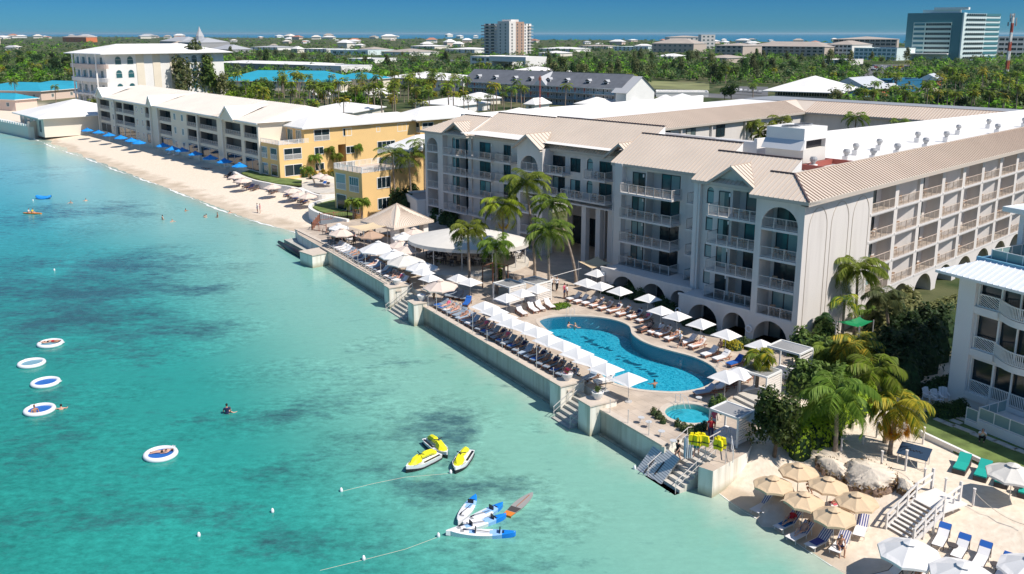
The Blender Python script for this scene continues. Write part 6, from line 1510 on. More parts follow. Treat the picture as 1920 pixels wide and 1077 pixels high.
g='loungers in a row at the left part of the sea wall'
x=-65.2;k=0
while x<-43.8:
 cu='cushion_white' if k<4 else('cushion_grey' if k<8 else random.choice(['cushion_grey','cushion_white','cushion_bluegrey']))
 p=HL(x,wl(x)+1.9);lounger(p,HV+.15,cu,'%s lounger from the left end of the sea wall, %s cushion'%(ORD[k],{'cushion_white':'white','cushion_grey':'dark grey','cushion_bluegrey':'blue grey'}[cu]),g);LLEFT.append((p,HV+.15));x+=1.12;k+=1
LFAC=[]
g='loungers in a row before the hotel arches'
fx=[(275,235),(325,252),(385,265),(440,282),(500,300),(565,320),(632,342),(712,362),(778,388),(790,455),(865,472),(918,487),(985,517),(1100,545),(1160,573),(1250,632),(1335,662),(1435,698)]
for i,q in enumerate(fx):
 p=W(*zo(q[0]+22,q[1]-8),ZD+.3);cu='cushion_white' if i not in(9,)else 'wicker'
 if i==17:cu='blue_fabric'
 lounger(p,HV-.15,cu,'%s lounger from the left in the row before the hotel arches%s'%(ORD[i],{9:', bare wood',17:', blue towel over it'}.get(i,', white cushion')),g,'wood_red');LFAC.append((p,HV-.15))
g='white loungers beside the lawn patch'
for i,(f,h)in enumerate([((988,592),(966,573)),((1010,587),(988,567)),((1022,584),(1002,563)),((1041,580),(1018,560))]):
 a=W(*f,ZD+.3);c=W(*h,ZD+.6);rz=atan2(c[1]-a[1],c[0]-a[0]);lounger(((a[0]+c[0])/2,(a[1]+c[1])/2),rz,'cushion_white','%s white lounger from the left facing the pool beside the grass patch'%ORD[i],g,'wood_red')
g='loungers on the middle terrace'
for i,q in enumerate([(842,552),(851,553),(861,555),(872,557),(876,568)]):p=W(*q,ZD+.3);lounger(p,HV+.6,'cushion_grey' if i<4 else 'blue_fabric',['leftmost grey lounger under the white parasols at the leftmost palm','grey lounger with a towel left of the leftmost palm trunk','grey lounger just left of the leftmost palm trunk','grey lounger right behind the leftmost palm trunk','blue lounger in front of the leftmost palm trunk'][i],g)
g='loungers at the right end of the pool'
for i,(q,l)in enumerate([((1322,735),'blue covered lounger below the parasol at the right end of the pool'),((1345,728),'lounger with a red bag beside the pole of the right end parasol'),((1360,722),'lounger with striped towel right of the parasol pole'),((1386,712),'pale lounger under the second parasol at the right end'),((1396,705),'rightmost lounger by the young palm at the pool end')]):
 p=W(*q,ZD+.3);lounger(p,HV-.4,['cushion_bluegrey','cushion_white','cushion_grey','cushion_white','cushion_white'][i],l,g,'wood_red')
g='loungers on the left beach'
for i,q in enumerate([(428,332),(434,336),(446,341),(452,346),(462,352),(470,355),(478,357),(508,358),(512,363),(540,368),(548,372),(556,375),(566,379),(572,382),(600,347),(606,350),(612,352)]):
 p=G(*q);cu=['wicker','cloth_navy','wicker','blue_fabric'][i%4]
 lounger(p,radians(70),cu,'%s dark lounger from the left by the curved white walls'%ORD[i],g,'wood_dark',None,p[2]+.0,1.1)
for i,q in enumerate([(277,270),(283,272),(298,273),(318,290),(332,292),(358,297),(388,302),(430,315),(240,263),(367,291),(364,296),(391,298),(395,303),(345,283),(309,277),(327,281),(452,312),(460,314),(440,312),(417,303)]):
 p=G(*q);lounger(p,radians(random.choice([60,100,20])),'cushion_white','%s white lounger on the sand before the cream apartments, counting from the left'%ORD[i],'white loungers on the long beach','cushion_white',None,p[2],1.05)
def wick(mb):pass
tq=[(1803,880),(1842,893),(1881,905),(1925,925)]
for i,q in enumerate(tq):
 p=G(*q);rz=radians(52)-pi/2
 if i==0:
  t0=thing('sun_lounger','','sun lounger',p,rz,'turquoise loungers on dark wicker bases')
  mb=MB();mb.add([(-.40,-1.05,0),(.40,-1.05,0),(.40,1.0,0),(-.40,1.0,0),(-.40,-1.05,.34),(.40,-1.05,.34),(.40,.2,.34),(-.40,.2,.34),(.40,1.0,.72),(-.40,1.0,.72)],[(0,1,5,4),(1,2,8,6,5),(2,3,9,8),(3,0,4,7,9),(4,5,6,7),(7,6,8,9)],'wicker');mb.build('wicker_base',t0)
  mb=MB();mb.add([(-.38,-1.03,.35),(.38,-1.03,.35),(.38,.2,.35),(-.38,.2,.35),(-.38,-1.03,.45),(.38,-1.03,.45),(.38,.2,.45),(-.38,.2,.45)],[(4,5,6,7),(0,1,5,4),(1,2,6,5),(3,0,4,7)],'cushion_teal');mb.add([(-.38,.2,.35),(.38,.2,.35),(.38,1.0,.74),(-.38,1.0,.74),(-.38,.2,.45),(.38,.2,.45),(.38,.98,.83),(-.38,.98,.83)],[(4,5,6,7),(1,2,6,5),(2,3,7,6),(3,0,4,7)],'cushion_teal');mb.build('mattress',t0);o=t0
 else:o=dup(t0,p,rz)
 o['label']=['leftmost turquoise wicker lounger standing free in the sun','second turquoise wicker lounger from the left, half in parasol shade','third turquoise wicker lounger, behind the parasol pole','turquoise wicker lounger cut by the right edge'][i]
def sling(p,rz,kind,label,group,towel=None):
 key=('sling',kind,towel);r_=rz-pi/2
 if key in LPROTO:return dup(LPROTO[key],p,r_,label,group)
 t=thing('beach_lounger',label,'sun lounger',p,r_,group)
 def fr(mb):
  for x in(-.33,.33):
   mb.bar((x,-1.0,.32),(x,.3,.32),.04,.04,'wood_white' if kind!='blue_head' else 'wicker');mb.bar((x,.3,.32),(x,.95,.85),.04,.04,'wood_white' if kind!='blue_head' else 'wicker')
   for y in(-.8,.25,.8):mb.bar((x,y,0),(x,y if y<.5 else.72,.32 if y<.5 else.66),.035,.035,'wood_white' if kind!='blue_head' else 'wicker')
 fr_=MB();fr(fr_);fr_.build('frame',t)
 mb=MB();mb.face([(-.32,-1.0,.34),(.32,-1.0,.34),(.32,.3,.33),(-.32,.3,.33)],'cushion_white');mb.face([(-.32,-1.0,.30),(-.32,.3,.30),(.32,.3,.30),(.32,-1.0,.30)],'cushion_white');mb.build('seat',t)
 mb=MB()
 if kind=='stripe':
  for j in range(9):x=-.32+.64*j/9;mb.face([(x,.3,.335),(x+.0712,.3,.335),(x+.0712,.95,.87),(x,.95,.87)],'blue_stripe' if j%2==0 else 'cushion_white')
  if towel:mb.face([(-.28,-.6,.36),(.28,-.6,.36),(.28,.28,.36),(-.28,.28,.36)],towel)
 elif kind=='blue_head':
  mb.face([(-.32,.3,.335),(.32,.3,.335),(.32,.68,.65),(-.32,.68,.65)],'cushion_white');mb.face([(-.33,.68,.655),(.33,.68,.655),(.33,1.0,.92),(-.33,1.0,.92)],'blue_fabric');mb.face([(-.33,1.0,.92),(.33,1.0,.92),(.33,1.05,.7),(-.33,1.05,.7)],'blue_fabric')
 mb.build('backrest',t);LPROTO[key]=t;return t
g='striped loungers under the beige parasols'
SL=[((1430,948),40,'stripe',None,'leftmost striped lounger under the leftmost beige parasol'),((1455,956),35,'stripe','blue_stripe','striped lounger with towels beside the leftmost beige parasol pole'),((1476,980),35,'stripe','cloth_blue','lounger with blue and red towels under the middle beige parasol'),((1499,1000),35,'stripe','cushion_white','lounger under the shaded couple at the water side'),((1535,1014),35,'stripe','blue_stripe','blue towelled lounger between two reclining people'),((1575,1020),50,'stripe',None,'lounger with the orange skinned man nearest the water'),((1614,990),60,'stripe',None,'empty striped lounger below the rightmost beige parasol'),((1572,941),25,'stripe','towel_pink','lounger with pink towel under the beige parasol before the rock')]
SLP=[]
for q,a,k_,tw,l in SL:p=G(q[0],q[1]+4,.2);sling(p,radians(a),k_,l,g,tw);SLP.append((p,radians(a)))
g='white sling loungers with blue head cushions'
BLP=[]
for q,a,l in(((1764,1010),52,'white sling lounger with a towel nearest the wooden stairs'),((1800,1031),50,'white sling lounger between the round side table and its neighbour'),((1840,1046),50,'third white sling lounger with bright blue headrest'),((1884,1068),48,'white sling lounger cut by the bottom right corner'),((1722,1078),50,'blue headed lounger under the large white parasol'),((1665,1078),20,'flat white lounger in the shade of the large white parasol')):
 p=G(q[0],q[1]+3,.2);sling(p,radians(a),'blue_head',l,g,None);BLP.append((p,radians(a)))
def side_table(p,label,m='wicker',r=.3,h=.45,group='small round side tables',rz=0):
 if('st',m,r)in LPROTO:return dup(LPROTO[('st',m,r)],p,rz,label,group)
 t=thing('side_table',label,'table',p,rz,group);mb=MB();mb.lathe([(r,h-.03),(r,h)],(0,0,0),m,12);mb.build('table_top',t)
 for a in range(3):mb=MB();mb.bar((r*.5*cos(a*2.1),r*.5*sin(a*2.1),h-.03),(r*.9*cos(a*2.1),r*.9*sin(a*2.1),0),.025,.025,m);mb.build('leg',t)
 LPROTO[('st',m,r)]=t;return t
side_table(G(1786,1026,.3),'round dark side table with a green glass between white sling loungers');side_table(G(1867,1062,.3),'oval dark side table right of the third white sling lounger');side_table(G(1908,918,.3),'low dark side table beside the turquoise loungers')
def stool(p,label):return side_table(p,label,'metal_light',.26,.5,'white metal stools by the hot tub')
for q,l in(((1202,794),'white metal table at the bend of the deck wall beside the hot tub'),((1216,802),'white metal chair beside the deck wall'),((1240,820),'white stool in the middle of the deck beside the wall'),((1262,838),'white stool nearest the tilted grey boat rack'),((1310,756),'white stool between hot tub and pool loungers')):stool(W(*q,ZD),l)
def planter(p,label,s=1.0,flower='bougain'):
 t=thing('planter',label,'planter',p,0,'round white planters on the piers');mb=MB();mb.lathe([(.26*s,0),(.42*s,.35*s),(.5*s,.62*s),(.44*s,.64*s),(.4*s,.55*s)],(0,0,0),'pot_white',16);mb.build('pot',t)
 return t
PLP=[]
for q,l in((PT2,'empty white planter on the tall pier right of the wide sea steps'),(PT1,'white planter on the pier left of the wide sea steps'),(PT3,'white planter with flowers left of the small steps'),(PT4,'white planter with spiky plant right of the small steps')):
 PLP.append(planter(q,l))
def post(p,h,label,group,m='rail_white',r=.03):
 mb=MB();mb.tube([(0,0,0),(0,0,h)],r,m,6);mb.lathe([(r*1.6,h),(r*1.6,h+.06)],(0,0,0),m,6);o=mb.build('post',None,p);return tag(o,label,'post',group)
i=0
for x in[-62.5,-60,-57.6,-54,-51.5,-49.6,-46.8]+[-34.2,-32.2,-29.8,-27.4,-24.4,-21.6,-18.8,-16.0,-13.0,-10.4]+[-2.6,-.4,2.0]:
 post(HL(x,wl(x)+.2,ZD+.1),2.1 if i in(2,3,4,6,8,11,15)else 1.05,'%s thin post from the left on top of the sea wall'%ORD[i],'thin posts on the sea wall');i+=1
def railing_thing(a,b,label,z=ZD,m='rail_white',h=1.0):
 d=hypot(b[0]-a[0],b[1]-a[1]);t=thing('railing',label,'railing',(a[0],a[1],z),atan2(b[1]-a[1],b[0]-a[0]));n=max(2,int(d/1.8))
 mb=MB();mb.bar((0,0,h),(d,0,h),.05,.05,m);mb.bar((0,0,h*.5),(d,0,h*.5),.03,.03,m);mb.build('rail',t)
 for k in range(n+1):mb=MB();mb.tube([(d*k/n,0,0),(d*k/n,0,h)],.03,m,6);mb.build('post',t)
 return t
railing_thing(HL(-66.5,wl(-66.5)+.5),HL(-43.6,wl(-43.6)+.3),'low white railing along the left part of the sea wall',ZD+.1,h=.5)
railing_thing(W(1310,855,ZD),W(1362,826,ZD),'white rail around the platform of the hot tub cabana');railing_thing(W(1374,868,ZD),W(1368,826,ZD),'thin rail along the sand side of the cabana platform',m='metal_light')
railing_thing(W(845,500,ZD),W(920,508,ZD),'metal railing along the terrace edge of the domed restaurant',ZD+.5,'umb_cream');railing_thing(W(835,492,ZD),W(845,500,ZD),'short metal railing at the left corner of the domed restaurant',ZD+.5,'umb_cream')
pc=(-16.4,126.0,ZD)
t=thing('pavilion','open pavilion with tan metal pyramid roof at the left end of the deck','pavilion',(pc[0],pc[1],ZD),radians(-43));R=3.7;ez=2.9;az=HZ(741,382,126.0)-ZD
mb=MB();q=[(-R,-R),(R,-R),(R,R),(-R,R)]
for i in range(4):
 a,b=q[i],q[(i+1)%4];mb.face([(*a,ez),(*b,ez),(0,0,az)],'roof_beige');mb.face([(*a,ez-.25),(*b,ez-.25),(*b,ez),(*a,ez)],'roof_beige')
 for k in range(1,20):
  s=k/20;e=(a[0]*(1-s)+b[0]*s,a[1]*(1-s)+b[1]*s);f=1-abs(2*s-1);mb.bar((*e,ez+.03),(e[0]*(1-f),e[1]*(1-f),ez+(az-ez)*f+.03),.06,.07,'roof_seam')
 mb.bar((*a,ez+.03),(0,0,az+.03),.14,.1,'roof_seam')
mb.face([(*p_,ez-.25)for p_ in q][::-1],'soffit');mb.build('roof',t)
for x,y in q:mb=MB();mb.box(x*.72-.45,x*.72+.45,y*.72-.45,y*.72+.45,-.2,ez-.2,'wall_white');mb.build('pillar',t)
mb=MB();mb.box(-2.2,2.2,-2.6,-2.1,0,1.15,'deck_stone');mb.box(-2.4,2.4,-2.75,-2.0,1.15,1.22,'wood_tan');mb.build('bar_counter',t)
dc=W(878,478,ZD);t=thing('domed_canopy','broad shallow white domed canopy over the restaurant terrace','canopy',(dc[0],dc[1],ZD),0)
ea=W(780,438,ZD+3.2);eb=W(981,462,ZD+3.2);rx=9.3;ry=8.6
cx,cy=(ea[0]+eb[0])/2,(ea[1]+eb[1])/2;t.location=(cx,cy,ZD);rx=hypot(eb[0]-ea[0],eb[1]-ea[1])/2;ry=max(5.5,cy-W(885,472,4.8)[1]);t.rotation_euler[2]=atan2(eb[1]-ea[1],eb[0]-ea[0])*.5
mb=MB();N=40;K=8;hd=1.35
def dp(i,k):a=2*pi*i/N;f=k/K;return(rx*f*cos(a),ry*f*sin(a),3.2+hd*cos(f*pi/2)**1.0*(1-.05*(i%2)*f))
for i in range(N):
 for k in range(K):
  q=[dp(i,k),dp(i,k+1),dp(i+1,k+1),dp(i+1,k)];mb.face(q if k else q[1:3]+[q[0]],'canvas_white')
 a,b=dp(i,K),dp(i+1,K);mb.face([a,(a[0]*1.0,a[1]*1.0,2.75),(b[0],b[1],2.75),b],'canvas_white')
mb.build('dome',t)
for i in range(12):a=2*pi*i/12+.1;mb=MB();mb.tube([(rx*.94*cos(a),ry*.94*sin(a),0),(rx*.94*cos(a),ry*.94*sin(a),3.1)],.07,'pole',6);mb.build('post',t)
mb=MB();mb.lathe([(rx*.99,0),(rx*.99,.45)],(0,0,0),'deck_stone',40);mb.build('raised_floor',t)
mb=MB();mb.prism([W(a,b,ZD)[:2]for a,b in[(918,498),(955,488),(998,512),(1000,520),(962,525),(930,512)]],ZD+.004,ZD+.35,'deck');mb.build('raised_terrace',kind='structure')
def table_set(p,label,rz,top='cloth_white',z=ZD,chair='wicker'):
 key=('ts',top,chair)
 if key in LPROTO:return dup(LPROTO[key],(p[0],p[1],z),rz,label,'dining tables with chairs')
 t=thing('dining_table',label,'table',(p[0],p[1],z),rz,'dining tables with chairs');mb=MB();mb.lathe([(.5,.70),(.5,.74)],(0,0,0),top,12);mb.build('table_top',t);mb=MB();mb.tube([(0,0,0),(0,0,.7)],.05,'pole',6);mb.lathe([(.28,0),(.25,.04)],(0,0,0),'pole',10);mb.build('stand',t)
 for k in range(4):
  mb=MB();a=k*pi/2+.3;c,s_=cos(a),sin(a)
  def T(u,v,z):return(c*(.78+u)-s_*v,s_*(.78+u)+c*v,z)
  for u,v in((-.2,-.2),(-.2,.2),(.2,-.2),(.2,.2)):mb.bar(T(u,v,0),T(u,v,.45 if u<0 else.9),.04,.04,chair)
  mb.bar(T(-.22,0,.46),T(.22,0,.46),.44,.05,chair);mb.bar(T(.2,-.22,.75),T(.2,.22,.75),.04,.3,chair);mb.build('chair',t)
 LPROTO[key]=t;return t
random.seed(8);i=0
for k in range(16):
 a=k*2.4;r=.28+.6*((k*.618)%1);p=(t.location[0]+rx*r*cos(a),t.location[1]+ry*r*sin(a));table_set(p,'%s round table with dark chairs under the domed canopy'%ORD[k],a,['cloth_white','wicker'][k%2],ZD+.45)
for k,q in enumerate([(618,440),(632,446),(645,450),(660,446),(672,452),(688,447),(700,445),(655,458),(628,455),(780,452),(768,448),(795,462)]):table_set(W(*q,ZD),'%s dining table with dark chairs at the left end of the deck'%ORD[k],k,['wicker','cloth_white','wood_tan'][k%3],ZD)
fp=[W(a,b,ZD)[:2]for a,b in[(585,432),(600,414),(652,408),(680,404)]]
t=thing('wooden_fence','reddish wooden fence at the left end of the deck','fence',(*fp[0],ZD));
for a,b in list(zip(fp,fp[1:]))+[(fp[0],W(612,436,ZD)[:2])]:
 L=hypot(b[0]-a[0],b[1]-a[1]);n=max(2,int(L/1.6));mb=MB();o=fp[0]
 for k in range(n+1):s=k/n;x,y=a[0]*(1-s)+b[0]*s-o[0],a[1]*(1-s)+b[1]*s-o[1];mb.box(x-.06,x+.06,y-.06,y+.06,-.4,1.25,'wood_red')
 n2=int(L/.28)
 for k in range(n2):s=k/n2;x,y=a[0]*(1-s)+b[0]*s-o[0],a[1]*(1-s)+b[1]*s-o[1];mb.box(x-.02,x+.02,y-.02,y+.02,.1,1.0,'wood_red')
 for z in(.1,1.05):mb.bar((a[0]-o[0],a[1]-o[1],z),(b[0]-o[0],b[1]-o[1],z),.05,.08,'wood_red')
 mb.build('fence_panel',t)
def curved_wall(px,h,label,z=1.0,w=.55,lawn=None,top='wall_white'):
 P=[W(a,b,h)[:2]for a,b in px];S=[]
 for i in range(len(P)-1):
  p0,p1,p2,p3=P[max(0,i-1)],P[i],P[i+1],P[min(len(P)-1,i+2)]
  for j in range(5):
   t_=j/5;S.append(tuple(.5*((2*p1[c])+(-p0[c]+p2[c])*t_+(2*p0[c]-5*p1[c]+4*p2[c]-p3[c])*t_*t_+(-p0[c]+3*p1[c]-3*p2[c]+p3[c])*t_**3)for c in range(2)))
 S.append(P[-1]);o=S[0];mb=MB();I=[]
 for i,p in enumerate(S):
  a,b=S[max(0,i-1)],S[min(len(S)-1,i+1)];dx,dy=b[0]-a[0],b[1]-a[1];l=hypot(dx,dy);I.append((p[0]-dy/l*w,p[1]+dx/l*w))
 for i in range(len(S)-1):
  q=[S[i],S[i+1],I[i+1],I[i]];q=[(a-o[0],b-o[1])for a,b in q];mb.prism(q,-.6,h,top)
 ob=mb.build('curved_wall',None,(o[0],o[1],0));tag(ob,label,'wall','curved white garden walls')
 return S
c1=curved_wall([(437,322),(452,330),(475,338),(500,343),(520,347),(535,349),(556,353),(566,357)],2.3,'wavy white wall around the lawn of the left yellow apartments')
c2=curved_wall([(560,352),(575,359),(597,366),(628,365)],2.1,'white curved wall between the two lawns of the yellow apartments')
c3=curved_wall([(627,369),(600,375),(584,381),(578,388),(590,397),(615,405),(650,412)],2.4,'horseshoe shaped white wall around the lawn of the right yellow apartments')
sheet('lawn',[(452,324),(475,333),(500,340),(520,344),(540,345),(565,346),(566,338),(540,334),(520,334),(488,325),(470,318)],1.95,'lawn')
sheet('lawn',[(632,373),(606,378),(592,383),(587,388),(600,396),(625,403),(660,408),(664,400),(632,390)],2.0,'lawn')
sheet('terrace_paving',[(566,356),(600,363),(627,361),(628,345),(610,340),(585,338),(566,344)],1.93,'deck_stone')
sheet('lawn',[(1683,790),(1700,775),(1785,768),(1830,790),(2000,860),(2000,940),(1920,908),(1800,852)],2.03,'lawn')
a,b_=W(1672,790,2),W(1990,940,2);t=thing('garden_kerb','low white kerb wall between the sand and the villa lawn','kerb',(a[0],a[1],1.6),atan2(b_[1]-a[1],b_[0]-a[0]))
mb=MB();L_=hypot(b_[0]-a[0],b_[1]-a[1]);mb.box(0,L_,-.12,.12,-.3,.72,'wall_white');mb.build('kerb',t)
a2=W(1705,775,2);t2=thing('garden_kerb','short return of the white kerb beside the orange palm','kerb',(a[0],a[1],1.6),atan2(a2[1]-a[1],a2[0]-a[0]));mb=MB();mb.box(.15,hypot(a2[0]-a[0],a2[1]-a[1]),-.12,.12,-.3,.72,'wall_white');mb.build('kerb',t2)
for i,(x,y)in enumerate([(440,820),(500,845),(550,828),(565,865),(595,812),(635,892),(640,798),(690,920),(780,945),(845,970),(915,1000),(985,1025),(680,785)]):
 p=W(1640+x/3.59,560+y/3.59,2.07);mb=MB();mb.obox((0,0,-.05),.85,.5,.07,0,'deck_stone');o=mb.build('stepping_stone',None,p,radians(-60));tag(o,'%s pale stepping stone in the villa lawn, counted from the hedge'%ORD[i],'paving stone','pale stepping stones in the lawn')
sA_=G(1686,1006);sB_=W(1742,950,2.05)
rz=atan2(sB_[1]-sA_[1],sB_[0]-sA_[0]);Ls=hypot(sB_[0]-sA_[0],sB_[1]-sA_[1]);zb,zt=sA_[2],2.15
t=thing('beach_stairs','white railed wooden stairs from the upper sand down to the near beach','stairs',(sA_[0],sA_[1],zb),rz);n=9;dz=zt-zb
for k in range(n):mb=MB();x=Ls*(k+.5)/n;mb.box(x-.06,x+.16,-.95,.95,dz*(k+1)/n-.05,dz*(k+1)/n,'wood_white');mb.build('tread',t)
for s in(-1,1):
 mb=MB();y=s*1.0;mb.bar((0,y,.05),(Ls,y,dz-.05),.08,.28,'wood_white');mb.build('stringer',t)
 mb=MB();mb.bar((0,y,1.0),(Ls,y,dz+1.0),.08,.14,'wood_white');mb.bar((0,y,.55),(Ls,y,dz+.55),.05,.12,'wood_white');mb.bar((Ls,y,dz+1.0),(Ls+2.2,y*1.0+.5,dz+1.0),.08,.14,'wood_white');mb.bar((Ls,y,dz+.55),(Ls+2.2,y+.5,dz+.55),.05,.12,'wood_white');mb.build('handrail',t)
 for q in(0,.35,.7,1.0):mb=MB();mb.box(Ls*q-.06,Ls*q+.06,y-.06,y+.06,-.4,dz*q+1.05,'wood_white');mb.build('post',t)
 mb=MB();mb.box(Ls+2.1,Ls+2.25,y+.42,y+.58,-.2,dz+1.3,'wood_white');mb.build('post',t)
mb=MB();mb.box(Ls,Ls+2.3,-1.0,1.3,dz-.12,dz-.02,'wood_white');mb.build('landing',t)
rp_=[((1577,846),.9,'short white post at the edge of the green bush'),((1617.7,834),.6,'thin post in the shade left of the coconut palm'),((1643,822),1.3,'tall white post behind the sand before the palms'),((1652,875),1.1,'thin post at the rope above the large rock'),((1697,884),1.5,'thick white post in front of the navy board'),((1730,834),1.3,'white post behind the navy board'),((1732,909),1.1,'thin post beside the wooden stairs top'),((1824,948),1.1,'thick rope post right of the wooden stairs'),((1786,960),1.4,'post at the right corner of the wooden stairs'),((1771,925),1.0,'thin post on the upper sand behind the stairs')]
RP=[]
for q,h,l in rp_:p=G(*q);post(p,h,l,'posts with rope on the upper sand','wood_white',.07);RP.append((p,h))
def rope(a,b,label,m='rope',r=.018,sag=.35,parent=None):
 mb=MB();P=[]
 for k in range(9):s=k/8;P.append((a[0]*(1-s)+b[0]*s-a[0],a[1]*(1-s)+b[1]*s-a[1],a[2]*(1-s)+b[2]*s-sag*4*s*(1-s)-a[2]))
 mb.tube(P,r,m,5);o=mb.build('rope',None,a);return tag(o,label,'rope','ropes between the posts')
def pt_(i,f=.85):p,h=RP[i];return(p[0],p[1],p[2]+h*f)
rope(pt_(0),pt_(3),'rope from the bush post to the thin post above the rock');rope(pt_(3),pt_(4),'rope from the thin post to the thick white post');rope(pt_(4),pt_(6),'rope from the thick white post towards the wooden stairs');rope(pt_(7),W(1925,985,2.2),'rope running right from the thick post beyond the stairs')
c=W(1715,842,3.0);t=thing('banner','navy blue tilted banner with dark script lettering under the orange palm','banner',(c[0],c[1],1.9),radians(-38))
mb=MB();mb.add([(-1.0,-.62,.75),(1.0,-.62,.75),(1.0,.62,1.15),(-1.0,.62,1.15),(-1.0,-.62,.70),(1.0,-.62,.70),(1.0,.62,1.10),(-1.0,.62,1.10)],[(0,1,2,3),(7,6,5,4),(0,4,5,1),(1,5,6,2),(2,6,7,3),(3,7,4,0)],'navy');mb.build('panel',t)
mb=MB();pr=None
for k in range(60):
 s=k/59;x=-.55+1.1*s;y=.08*sin(s*34)*(1 if s<.9 else.4)+.03*sin(s*11);z=.955+.32*y/1.0+.012;q=(x,y,z+.0)
 if pr:mb.bar(pr,q,.035,.012,'plastic_black')
 pr=q
mb.build('lettering',t)
for x in(-.9,.9):mb=MB();mb.tube([(x,.55,0),(x,.55,1.08)],.035,'wood_white',6);mb.build('leg',t);mb=MB();mb.tube([(x,-.55,0),(x,-.55,.72)],.035,'wood_white',6);mb.build('leg',t)
def cabana(c,rz,w,d,h,label,z=ZD,day=True):
 t=thing('cabana',label,'cabana',(c[0],c[1],z),rz,'white framed cabanas with louvred roofs')
 for x in(-w/2,w/2):
  for y in(-d/2,d/2):mb=MB();mb.box(x-.06,x+.06,y-.06,y+.06,0,h,'frame_white');mb.build('post',t)
 mb=MB();
 for x in(-w/2,w/2):mb.bar((x,-d/2,h),(x,d/2,h),.12,.16,'frame_white')
 for y in(-d/2,d/2):mb.bar((-w/2,y,h+.002),(w/2,y,h+.002),.12,.16,'frame_white')
 mb.build('frame',t);mb=MB()
 for k in range(14):y=-d/2+.1+k*(d-.2)/13;mb.bar((-w/2+.06,y,h),(w/2-.06,y,h),.14,.03,'metal_grey')
 mb.build('roof_louvre',t);mb=MB()
 for k in range(9):z_=.25+k*(h-.4)/9;mb.box(w/2-.03,w/2+.03,-d/2+.07,d/2-.07,z_,z_+.14,'wood_white')
 mb.build('side_louvre',t)
 if day:mb=MB();mb.box(-w/2+.15,w/2-.15,-d/2+.15,d/2-.15,.02,.42,'cushion_white');mb.obox((w/2-.5,d/2-.5,.42),.5,.6,.25,.3,'cushion_white');mb.build('daybed',t)
 return t
cabana(W(1370,822,ZD),radians(-48),2.4,2.0,2.2,'white framed cabana with louvred roof beside the hot tub');cabana(W(1478,705,ZD),RH,3.0,2.2,2.6,'cabana with grey roof against the trees at the hotel corner');cabana(W(1003,562,ZD),RH,2.6,2.4,2.2,'low cabana with pale flat roof right behind the middle parasols');cabana(W(955,566,ZD),RH,2.6,2.4,2.1,'cabana with grey slatted roof left of its pale neighbour');cabana(W(1424,742,ZD),RH,2.4,2.2,2.2,'cabana with white curtains below the young palm')
t=thing('terrace_steps','three broad stone steps behind the hot tub leading to the cabanas','steps',W(1405,775,ZD),RH-.25);mb=MB()
for k in range(3):mb.box(-2.4,2.4,.5*k,3.0,.002,.2*(k+1),'deck_stone')
mb.build('step',t)
umbrella('sq','canvas_white',(1418,768),'white parasol half hidden by the dark sea grape tree','white parasols at the right end of the pool',r=1.45,h=2.4)
t=thing('arbour','dark metal frame standing on the terrace between the palm trunks','frame',W(905,540,ZD),RH+.2)
for x in(0,2.2):
 for y in(0,2.0):mb=MB();mb.box(x-.05,x+.05,y-.05,y+.05,0,2.6,'wood_dark');mb.build('post',t)
mb=MB();mb.bar((0,0,2.6),(2.2,0,2.6),.08,.08,'wood_dark');mb.bar((0,2,2.6),(2.2,2,2.6),.08,.08,'wood_dark');mb.bar((0,0,2.6),(0,2,2.6),.08,.08,'wood_dark');mb.bar((2.2,0,2.6),(2.2,2,2.6),.08,.08,'wood_dark');mb.build('beam',t)
t=thing('wooden_bench','reddish wooden bench on the left deck near the restaurant railing','bench',W(808,502,ZD),RH);mb=MB();mb.box(-1.4,1.4,-.25,.25,.38,.45,'wood_tan');mb.build('seat',t)
for x in(-1.2,1.2):mb=MB();mb.box(x-.06,x+.06,-.22,.22,0,.38,'wood_tan');mb.build('leg',t)
a,b_=W(1028,521,ZD+2.1),W(1090,508,ZD+2.1);mb=MB();mb.tube([(0,0,0),(b_[0]-a[0],b_[1]-a[1],.3)],.03,'wall_white',5);o=mb.build('hanging_rope',None,a);tag(o,'white line strung from a palm trunk across the shaded court','rope')
c=W(1232,862,1.2);t=thing('floating_dock','grey slatted floating dock leaning against the sea wall','floating dock',(c[0],c[1],.75),RH-.35);t.rotation_euler=(radians(50),radians(6),RH-.25)
mb=MB();mb.box(-1.3,1.3,-1.4,1.4,-.12,.0,'metal_grey');
for k in range(16):mb.box(-1.3,1.3,-1.4+k*.175,-1.4+k*.175+.12,.0,.035,'metal_light')
for y in(-1.4,1.4):mb.lathe([(1.3,-.12),(1.3,.0)],(0,0,0),'metal_grey',3)if False else None
mb.build('deck_slats',t);mb=MB();mb.bar((-.5,-1.0,.06),(-.45,.2,.06),.1,.04,'wicker');mb.bar((.35,-.6,.06),(.4,.5,.06),.1,.04,'wicker');mb.build('strap',t)
t=thing('vest_rack','white rail rack hung with bright yellow life vests by the last steps','rack',W(1322,862,ZD),RH+.4)
mb=MB();mb.bar((-1.4,0,1.5),(1.4,0,1.5),.05,.05,'rail_white');mb.build('rail',t)
for x in(-1.4,0,1.4):mb=MB();mb.tube([(x,0,0),(x,0,1.5)],.03,'rail_white',6);mb.build('post',t)
random.seed(2)
